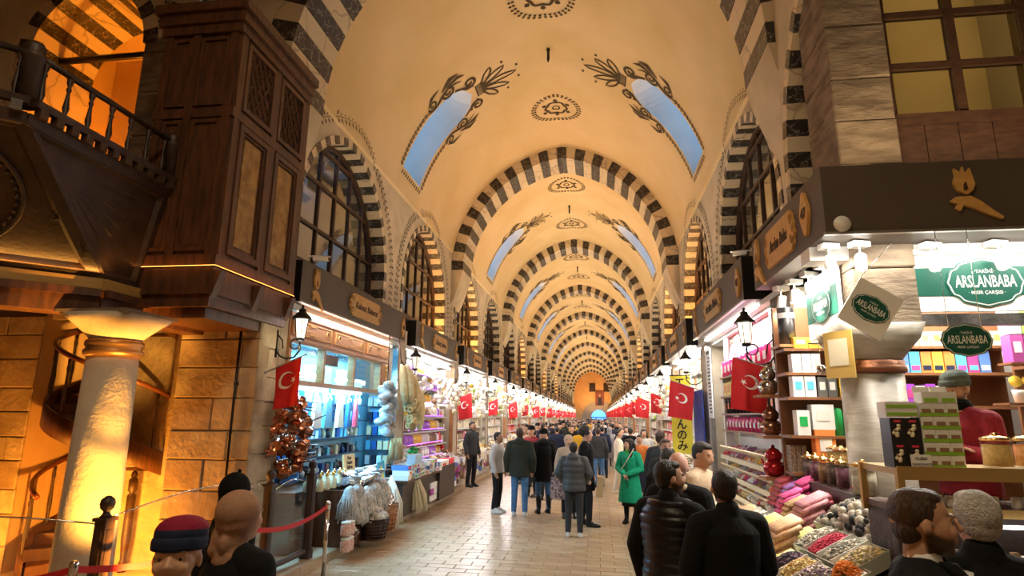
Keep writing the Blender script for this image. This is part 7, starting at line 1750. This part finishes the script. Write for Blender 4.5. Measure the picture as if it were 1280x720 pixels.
blk_puff = mat('glossy black quilting', (.006, .006, .008), .42, spec=.35, bump=.3, bscale=12); blk_cl = cl_('black', (.0055, .0055, .006), .9); char = cl_('charcoal', (.035, .036, .038)); navy = cl_('navy', (.012, .018, .045)); jean = cl_('blue denim', (.05, .13, .26), .85, (.09, .19, .34)); djean = cl_('dark denim', (.015, .022, .04)); greyw = cl_('pale grey wool', (.50, .48, .46)); beige = cl_('beige', (.50, .38, .26)); cream = cl_('cream', (.66, .58, .44)); greenw = cl_('emerald wool', (.008, .33, .17), .75, (.012, .38, .20)); maroon = cl_('maroon jumper', (.20, .012, .022), .8, (.26, .018, .03)); oliveg = cl_('grey green knit', (.07, .09, .075), .9, (.12, .14, .12)); tanh = cl_('tan jersey', (.34, .19, .12), .7); orangec = cl_('orange', (.60, .18, .04)); dgreen = cl_('dark olive', (.025, .028, .020)); whites = mat('white trainers', (.62, .61, .58), .5); khaki = cl_('khaki', (.30, .23, .16)); mustard = cl_('mustard', (.55, .30, .02)); greypuff = mat('grey green quilting', (.05, .055, .058), .55, bump=.3, bscale=14); longpuff = mat('silver grey quilting', (.22, .21, .21), .45, bump=.3, bscale=14)
blk_t = cl_('black trousers', (.014, .014, .015))
def VEST(k, bw):
    b = B(); ring = []; z = .84
    prof = [(.60, .18, .13), (.84, .168, .118), (.95, .165, .115), (1.10, .150, .105), (1.25, .165, .118), (1.37, .170, .115), (1.43, .130, .095), (1.50, .085, .085)]
    while z < 1.49:
        for (z0, a0, b0), (z1, a1, b1) in zip(prof, prof[1:]):
            if z0 <= z <= z1: f = (z - z0) / (z1 - z0); rx, ry = a0 + (a1 - a0) * f, b0 + (b1 - b0) * f
        ring.append((0, 0, z, rx * bw * 1.0 + .032 + .012 * abs(sin(pi * z / .06)) ** .6, ry * bw + .036 + .014 * abs(sin(pi * z / .06)) ** .6)); z += .010
    loft(b, ring, 32); b.v = [tuple(V(v) * k) for v in b.v]; return remesh(b, .0075, 'quilted_vest', [blk_puff], 1)
# -- foreground
def scarf_kid(t, k, ln, HP):
    b = B(); b.tube([tuple(V((.09 * cos(a), .02 + .085 * sin(a), 1.455 + .015 * sin(3 * a))) * k) for a in [2 * pi * i / 20 for i in range(21)]], .034, 8)
    part('scarf', b, [mat('black white knit', (.02, .02, .025), .8, col2=(.6, .6, .6), scale=45, contrast=(.5, .58))], t)
person('boy with a navy beanie topped in maroon, in front at the lower left', (-1.54, 2.16, 0), math.radians(27), 1.645, 'tan', dict(m=navy, kind='plain', collar=.04), dict(m=djean), None, [dict(k='brim', m=navy), dict(k='mid', m=navy, n='beanie_body'), dict(k='dome', m=cl_('maroon knit', (.20, .008, .03)), n='beanie_crown')], None, yaw=-.12, tilt=-.09, vox=.0055, extra=scarf_kid)
person('woman in a tan headscarf and black coat, seen from behind at lower left', (-1.79, 2.95, 0), math.radians(160), 1.655, 'light', dict(m=blk_cl, hem=.55, kind='plain', th=.03), dict(m=blk_t), None, [dict(k='hijab', m=tanh)], vox=.009)
person('person in a pointed black hood behind the tan headscarf', (-2.56, 4.15, 0), math.radians(150), 1.60, 'light', dict(m=blk_cl, hem=.6), dict(m=blk_t), None, [dict(k='hoodup', m=blk_cl), dict(k='pom', m=blk_cl, n='hood_tip')], vox=.012)
def open_jacket(t, k, ln, HP):
    b = B()
    for s in (-1, 1): loft(b, [(s * .105, -.118, 1.10, .03, .02), (s * .090, -.125, 1.30, .035, .022), (s * .075, -.105, 1.44, .035, .03), (s * .075, -.06, 1.50, .03, .03)], 10)
    b.v = [tuple(V(v) * k) for v in b.v]; part('collar', b, [blk_cl], t)
person('bearded man in profile, black jacket over a white T-shirt, lower right', (1.23, 2.66, 0), math.radians(78), 1.79, 'tan', dict(m=blk_cl, kind='plain', inner=white, th=.028), dict(m=blk_t), None, [dict(k='fade', m=hair_b)], beard=beard_m, vox=.0055, extra=open_jacket, tilt=-.03)
def back_print(t, k, ln, HP):
    for s, z, w_ in (('· TARİHİ ·', 1.365, .085), ('ARSLANBABA', 1.315, .25), ('· MISIR ÇARŞISI ·', 1.262, .15)):
        me = text_mesh(s, 1.0, .001, MATS['white flag print'], 0, 'CENTER', .012); wd = max(v.co.x for v in me.vertices) - min(v.co.x for v in me.vertices); l = ob('lettering', me, t, tuple(V((0, .153 + (.0 if z < 1.33 else -.006), z)) * k), (RX, 0, pi)); l.scale = (w_ / wd, w_ / wd * (1.5 if s == 'ARSLANBABA' else 1), 1)
person('grey haired man from behind, black jacket lettered ARSLANBABA', (1.60, 2.95, 0), math.radians(168), 1.755, 'pink', dict(m=blk_cl, kind='plain', collar=.05, th=.03), dict(m=blk_t), None, [dict(k='short', m=hair_w)], vox=.007, build=1.08, extra=back_print, yaw=.0)
person('bearded man in a black quilted vest, turned to the man beside him', (.50, 4.62, 0), math.radians(140), 1.745, 'tan', dict(m=blk_cl, kind='plain', th=.03, hem=.84, vest=None, collar=.05), dict(m=khaki), blackm, [dict(k='short', m=hair_k)], dict(wr={-1: (-.24, -.12, .92), 1: (.27, -.05, .88)}), beard=beard_m, vox=.0065, yaw=-.55, build=1.12,
       extra=lambda t, k, ln, HP: ob('quilted_vest', VEST(k, 1.12), t))
person('dark haired man in a plain black jacket, back to the camera beside the vest', (.82, 4.25, 0), math.radians(197), 1.72, 'tan', dict(m=blk_cl, kind='plain', collar=.045, th=.03, hem=.80), dict(m=blk_t), None, [dict(k='short', m=hair_k)], dict(el={-1: (-.27, -.02, 1.13), 1: (.27, -.02, 1.13)}, wr={-1: (-.18, -.2, 1.0), 1: (.18, -.2, 1.0)}), vox=.0075, build=1.08, yaw=-.35, beard=beard_m)
person('bald man in a black coat with beige scarf behind the two in black', (.66, 5.38, 0), math.radians(150), 1.765, 'pink', dict(m=blk_cl, kind='plain', th=.035, collar=.05), dict(m=blk_t), None, None, vox=.009, build=1.1, yaw=.5, beard=beard_l, extra=lambda t, k, ln, HP: part('scarf', B().tube([tuple(V((.085 * cos(a), .02 + .08 * sin(a), 1.47)) * k) for a in [2 * pi * i / 16 for i in range(17)]], .032, 8), [beige], t))
person('man in a beige jumper leaning over the sweets, by the aisle', (1.0, 6.75, 0), math.radians(75) - pi * .1, 1.80, 'tan', dict(m=beige, kind='plain', th=.02), dict(m=djean), None, [dict(k='short', m=hair_k)], lean=.12, tilt=.30, vox=.011)
person('person with black hair and dark coat behind the vest wearer', (.80, 7.45, 0), math.radians(180), 1.70, 'tan', dict(m=blk_cl), dict(m=blk_t), None, [dict(k='short', m=hair_k)], vox=.013)
person('man in a dark grey jumper facing the camera with folded arms', (.98, 9.3, 0), math.radians(12), 1.74, 'olive', dict(m=char), dict(m=djean), None, [dict(k='short', m=hair_b)], dict(el={-1: (-.25, -.02, 1.14), 1: (.25, -.02, 1.14)}, wr={-1: (.05, -.19, 1.17), 1: (-.05, -.21, 1.15)}, hd={-1: (1, 0, .1), 1: (-1, 0, .1)}), vox=.011, beard=beard_l)
# seller behind the counter
def neck_gaiter(t, k, ln, HP):
    b = B(); loft(b, [(*(HP((0, .02, -.16)) * k)[:2], (HP((0, 0, -.16)) * k).z, .085, .085), (*(HP((0, .01, -.10)) * k)[:2], (HP((0, 0, -.10)) * k).z, .080, .09), (*(HP((0, -.015, -.062)) * k)[:2], (HP((0, 0, -.062)) * k).z, .072, .088)], 18); part('neck_gaiter', b, [blk_cl], t)
    part('belt', B().lathe([(.185, .98 * k), (.185, 1.03 * k)], n=20), [blackm], t)
single('seller_platform', B().box((0, 0, .33), (1.1, .62, .66)).mesh('seller_platform', [wood_vd]), 'dark raised platform on which the seller stands', 'platform', (3.06, 5.12, 0))
person('seller in a maroon jumper and grey green beanie, arms crossed behind the counter', (2.73, 5.06, .66), math.radians(-62), 1.74, 'tan', dict(m=maroon, kind='plain', th=.026, name='jumper'), dict(m=blk_t), None, [dict(k='beanie', m=oliveg), dict(k='brim', m=oliveg, n='beanie_brim')], dict(el={-1: (-.26, -.05, 1.14), 1: (.27, -.05, 1.14)}, wr={-1: (.04, -.24, 1.19), 1: (-.05, -.26, 1.17)}, hd={-1: (1, .2, .15), 1: (-1, .2, .2)}), vox=.006, build=1.12, tilt=.10, beard=beard_l, extra=neck_gaiter)
# -- mid ground group
person('man in a pale grey jumper and black trousers, left of the standing trio', (-2.20, 13.45, 0), math.radians(75), 1.70, 'olive', dict(m=greyw, kind='plain', name='jumper'), dict(m=blk_t, w=.95), whites, [dict(k='fade', m=hair_k)], vox=.011, yaw=.1)
person('man in a black hooded jacket and blue jeans, back to the camera', (-1.66, 13.1, 0), pi, 1.80, 'tan', dict(m=dgreen, kind='plain', hem=.78, hood=True, th=.045), dict(m=jean), whites, [dict(k='short', m=hair_b)], vox=.011, build=1.06)
person('woman in a long black coat, black beanie, jeans and tall black boots', (-1.20, 13.55, 0), math.radians(205), 1.76, 'light', dict(m=blk_cl, kind='plain', hem=.66, hood=True, th=.04), dict(m=jean, w=.92), blackm, [dict(k='beanie', m=blk_cl), dict(k='brim', m=blk_cl)], vox=.011, boots=True)
person('man in a grey hooded quilted jacket from behind, hands at his front', (-.44, 11.1, 0), math.radians(176), 1.60, 'tan', dict(m=greypuff, kind='puffer', hem=.84, hood=True, th=.035, q=.11), dict(m=char), whites, [dict(k='short', m=hair_k)], dict(el={-1: (-.30, 0, 1.16), 1: (.30, 0, 1.16)}, wr={-1: (-.2, -.2, 1.0), 1: (.2, -.2, 1.0)}), vox=.010, build=1.12)
def paper_bag(t, k, ln, HP):
    pass
person('person with thick curly black hair and long black coat, behind the grey jacket', (-.24, 12.25, 0), math.radians(80), 1.84, 'light', dict(m=blk_cl, hem=.62, th=.03), dict(m=blk_t), blackm, [dict(k='curly', m=hair_k)], vox=.011, stride=.09)
single('paper_bag', B().box((0, 0, .19), (.12, .30, .38)).tube([(0, -.06, .38), (0, -.05, .48), (0, .05, .48), (0, .06, .38)], .006, 5).mesh('paper_bag', [mat('kraft paper', (.42, .29, .14), .8)]), 'brown paper bag carried beside the curly haired person', 'bag', (-.0, 12.15, .55), (0, .12, 0))
single('floral_tote', B().box((0, 0, .2), (.34, .12, .42)).tube([(-.07, 0, .4), (-.05, 0, .58), (.05, 0, .58), (.07, 0, .4)], .007, 5).mesh('floral_tote', [mat('floral print', (.45, .32, .30), .8, col2=(.12, .07, .08), scale=22, contrast=(.48, .54))]), 'patterned tote bag carried by the woman in the beige headscarf', 'bag', (-.80, 12.75, .42))
person('woman in a beige headscarf and beige coat facing the camera', (-.62, 13.1, 0), math.radians(5), 1.66, 'light', dict(m=beige, hem=.6, th=.03), dict(m=blk_t), blackm, [dict(k='hijab', m=beige)], dict(wr={-1: (-.27, -.02, .92), 1: (.2, -.15, 1.0)}), vox=.011)
def green_extra(t, k, ln, HP):
    b = B(); loft(b, [(0, 0, .36, .20, .16), (0, 0, .62, .17, .13)], 20); b.v = [tuple(V(v) * k) for v in b.v]; part('black_skirt', b, [blk_t], t)
    part('green_top', B().box((0, -.125, 1.37), (.05, .02, .07)), [cl_('lime top', (.10, .50, .05))], t)
    b = B(); b.tube([(.14, -.10, 1.44), (.02, -.165, 1.22), (-.12, -.16, 1.02), (-.17, -.05, .92)], .010, 5); part('bag_strap', b, [cream], t)
    b = B()
    for i in range(12):
        a0 = .9
    b.box((0, -.162, .95), (.012, .01, .55)); part('coat_opening', b, [blk_t], t)
person('woman in an emerald green coat with long black hair, hands clasped', (.62, 12.65, 0), math.radians(-25), 1.62, 'light', dict(m=greenw, kind='plain', hem=.44, hemr=1.3, th=.03, name='coat', collar=.02), dict(m=blk_t, w=.8), blackm, [dict(k='long', m=hair_k)], dict(el={-1: (-.27, .0, 1.13), 1: (.27, .0, 1.13)}, wr={-1: (-.06, -.21, 1.03), 1: (.06, -.21, 1.03)}, hd={-1: (.7, -.1, -.6), 1: (-.7, -.1, -.6)}), yaw=-.7, vox=.0085, boots=True, extra=green_extra)
person('person in a cream jumper and cream trousers walking behind the green coat', (.56, 17.3, 0), math.radians(95), 1.72, 'tan', dict(m=cream, name='jumper'), dict(m=cream), cream, [dict(k='short', m=hair_k)], stride=.10, vox=.014)
person('woman in a long silver grey quilted coat walking away', (.45, 24.5, 0), pi, 1.62, 'tan', dict(m=longpuff, kind='puffer', hem=.5, th=.04, q=.09), dict(m=greyw), whites, [dict(k='hoodup', m=longpuff)], vox=.016, stride=.12)
person('person in orange and red behind the green coat', (1.02, 15.6, 0), math.radians(-20), 1.62, 'tan', dict(m=orangec), dict(m=djean), blackm, [dict(k='short', m=hair_k)], vox=.016)
person('shopkeeper in a grey waistcoat and dark scarf at the left stalls', (-3.50, 16.9, .12), math.radians(60), 1.76, 'olive', dict(m=char, kind='plain', collar=.06), dict(m=blk_t), blackm, [dict(k='short', m=hair_k)], vox=.013)
person('man in red and black looking left behind the standing trio', (-1.75, 16.2, 0), math.radians(-30), 1.78, 'tan', dict(m=cl_('dark red', (.22, .02, .02))), dict(m=blk_t), blackm, [dict(k='beanie', m=blk_cl)], vox=.016)
person('man in a black jacket right of the one in red, behind the trio', (-1.32, 15.7, 0), math.radians(200), 1.74, 'tan', dict(m=blk_cl), dict(m=blk_t), blackm, [dict(k='short', m=hair_k)], vox=.016)
# -- the crowd: prototypes then copies
protos = []
for lab, tm_, bm_, hr, kd, st_ in (('navy jacket', navy, djean, hair_k, 'short', .12), ('black coat', blk_cl, blk_t, hair_k, 'short', .0), ('charcoal jacket', char, jean, hair_b, 'short', .10), ('mustard jacket', mustard, blk_t, hair_b, 'short', .0), ('beige coat', beige, blk_t, tanh, 'hijab', .08), ('dark olive coat', dgreen, djean, blk_cl, 'beanie', .12), ('white jumper', greyw, djean, hair_k, 'long', .0)):
    protos.append((lab, person('distant visitor in a %s among the crowd' % lab, (0, 0, 0), 0, 1.72, 'tan', dict(m=tm_, hem=.7 if 'coat' in lab else .86, th=.035), dict(m=bm_), blackm, [dict(k=kd, m=hr)], vox=.022, stride=st_, group='distant visitors, %s' % lab)))
rc = random.Random(21); used = set(); taken = []
spots = [(-1.35, 20.5, 0, pi), (-.95, 22.5, 1, .2), (-.55, 19.6, 3, pi), (-2.3, 19.2, 4, 0), (-1.9, 18.4, 1, pi), (.0, 18.8, 2, pi), (.15, 21.5, 0, pi), (1.0, 19.4, 1, pi), (1.3, 17.9, 6, 0), (.85, 22.4, 0, 0), (-2.6, 22.5, 5, 0), (1.1, 11.2, 2, 2.5)]
y = 23.5
while y < 100:
    for i in range(3 if y < 40 else 4):
        x = rc.uniform(-3.0, 1.1); spots.append((x, y + rc.uniform(-.6, .6), rc.choice([0, 1, 1, 2, 5, 0, 4, 3, 6, 1]), rc.choice([0, pi]) + rc.uniform(-.5, .5)))
    y += 1.1 if y < 50 else 2.0
n_ = 0
for x, y, p, a in spots:
    if any((x - u) ** 2 + (y - v) ** 2 < .33 for u, v in taken): continue
    if (x - .45) ** 2 + (y - 24.5) ** 2 < .5: continue
    taken.append((x, y)); lab, o = protos[p]
    if p in used: copy_tree(o, (x, y, 0), a, scale=rc.uniform(.94, 1.06))
    else: used.add(p); o.location = (x, y, 0); o.rotation_euler = (0, 0, a)
import numpy as np
f=745.;pp=np.array([640.,360.])
F=np.array([747.,521.]);V=np.array([678.,-3081.])
def d(p): v=np.array([p[0]-pp[0],-(p[1]-pp[1]),-f]);return v/np.linalg.norm(v)  # blender cam space
y=d(F);z=d(V);z=z-y*(z@y);z/=np.linalg.norm(z);x=np.cross(y,z)
# world = R @ camvec ; rows = world axes in cam space
R=np.array([x,y,z]);H=2.05
C=np.array([0,0,H])
def ray(px,py): return R@d((px,py))
def at(px,py,X=None,Y=None,Z=None):
    r=ray(px,py)
    if X is not None:t=X/r[0]
    elif Y is not None:t=Y/r[1]
    else:t=(Z-H)/r[2]
    return np.round(C+r*t,2)
def pr(X,Y,Z):
    c=R.T@(np.array([X,Y,Z])-C)
    return (round(pp[0]+f*c[0]/-c[2],1),round(pp[1]-f*c[1]/-c[2],1))
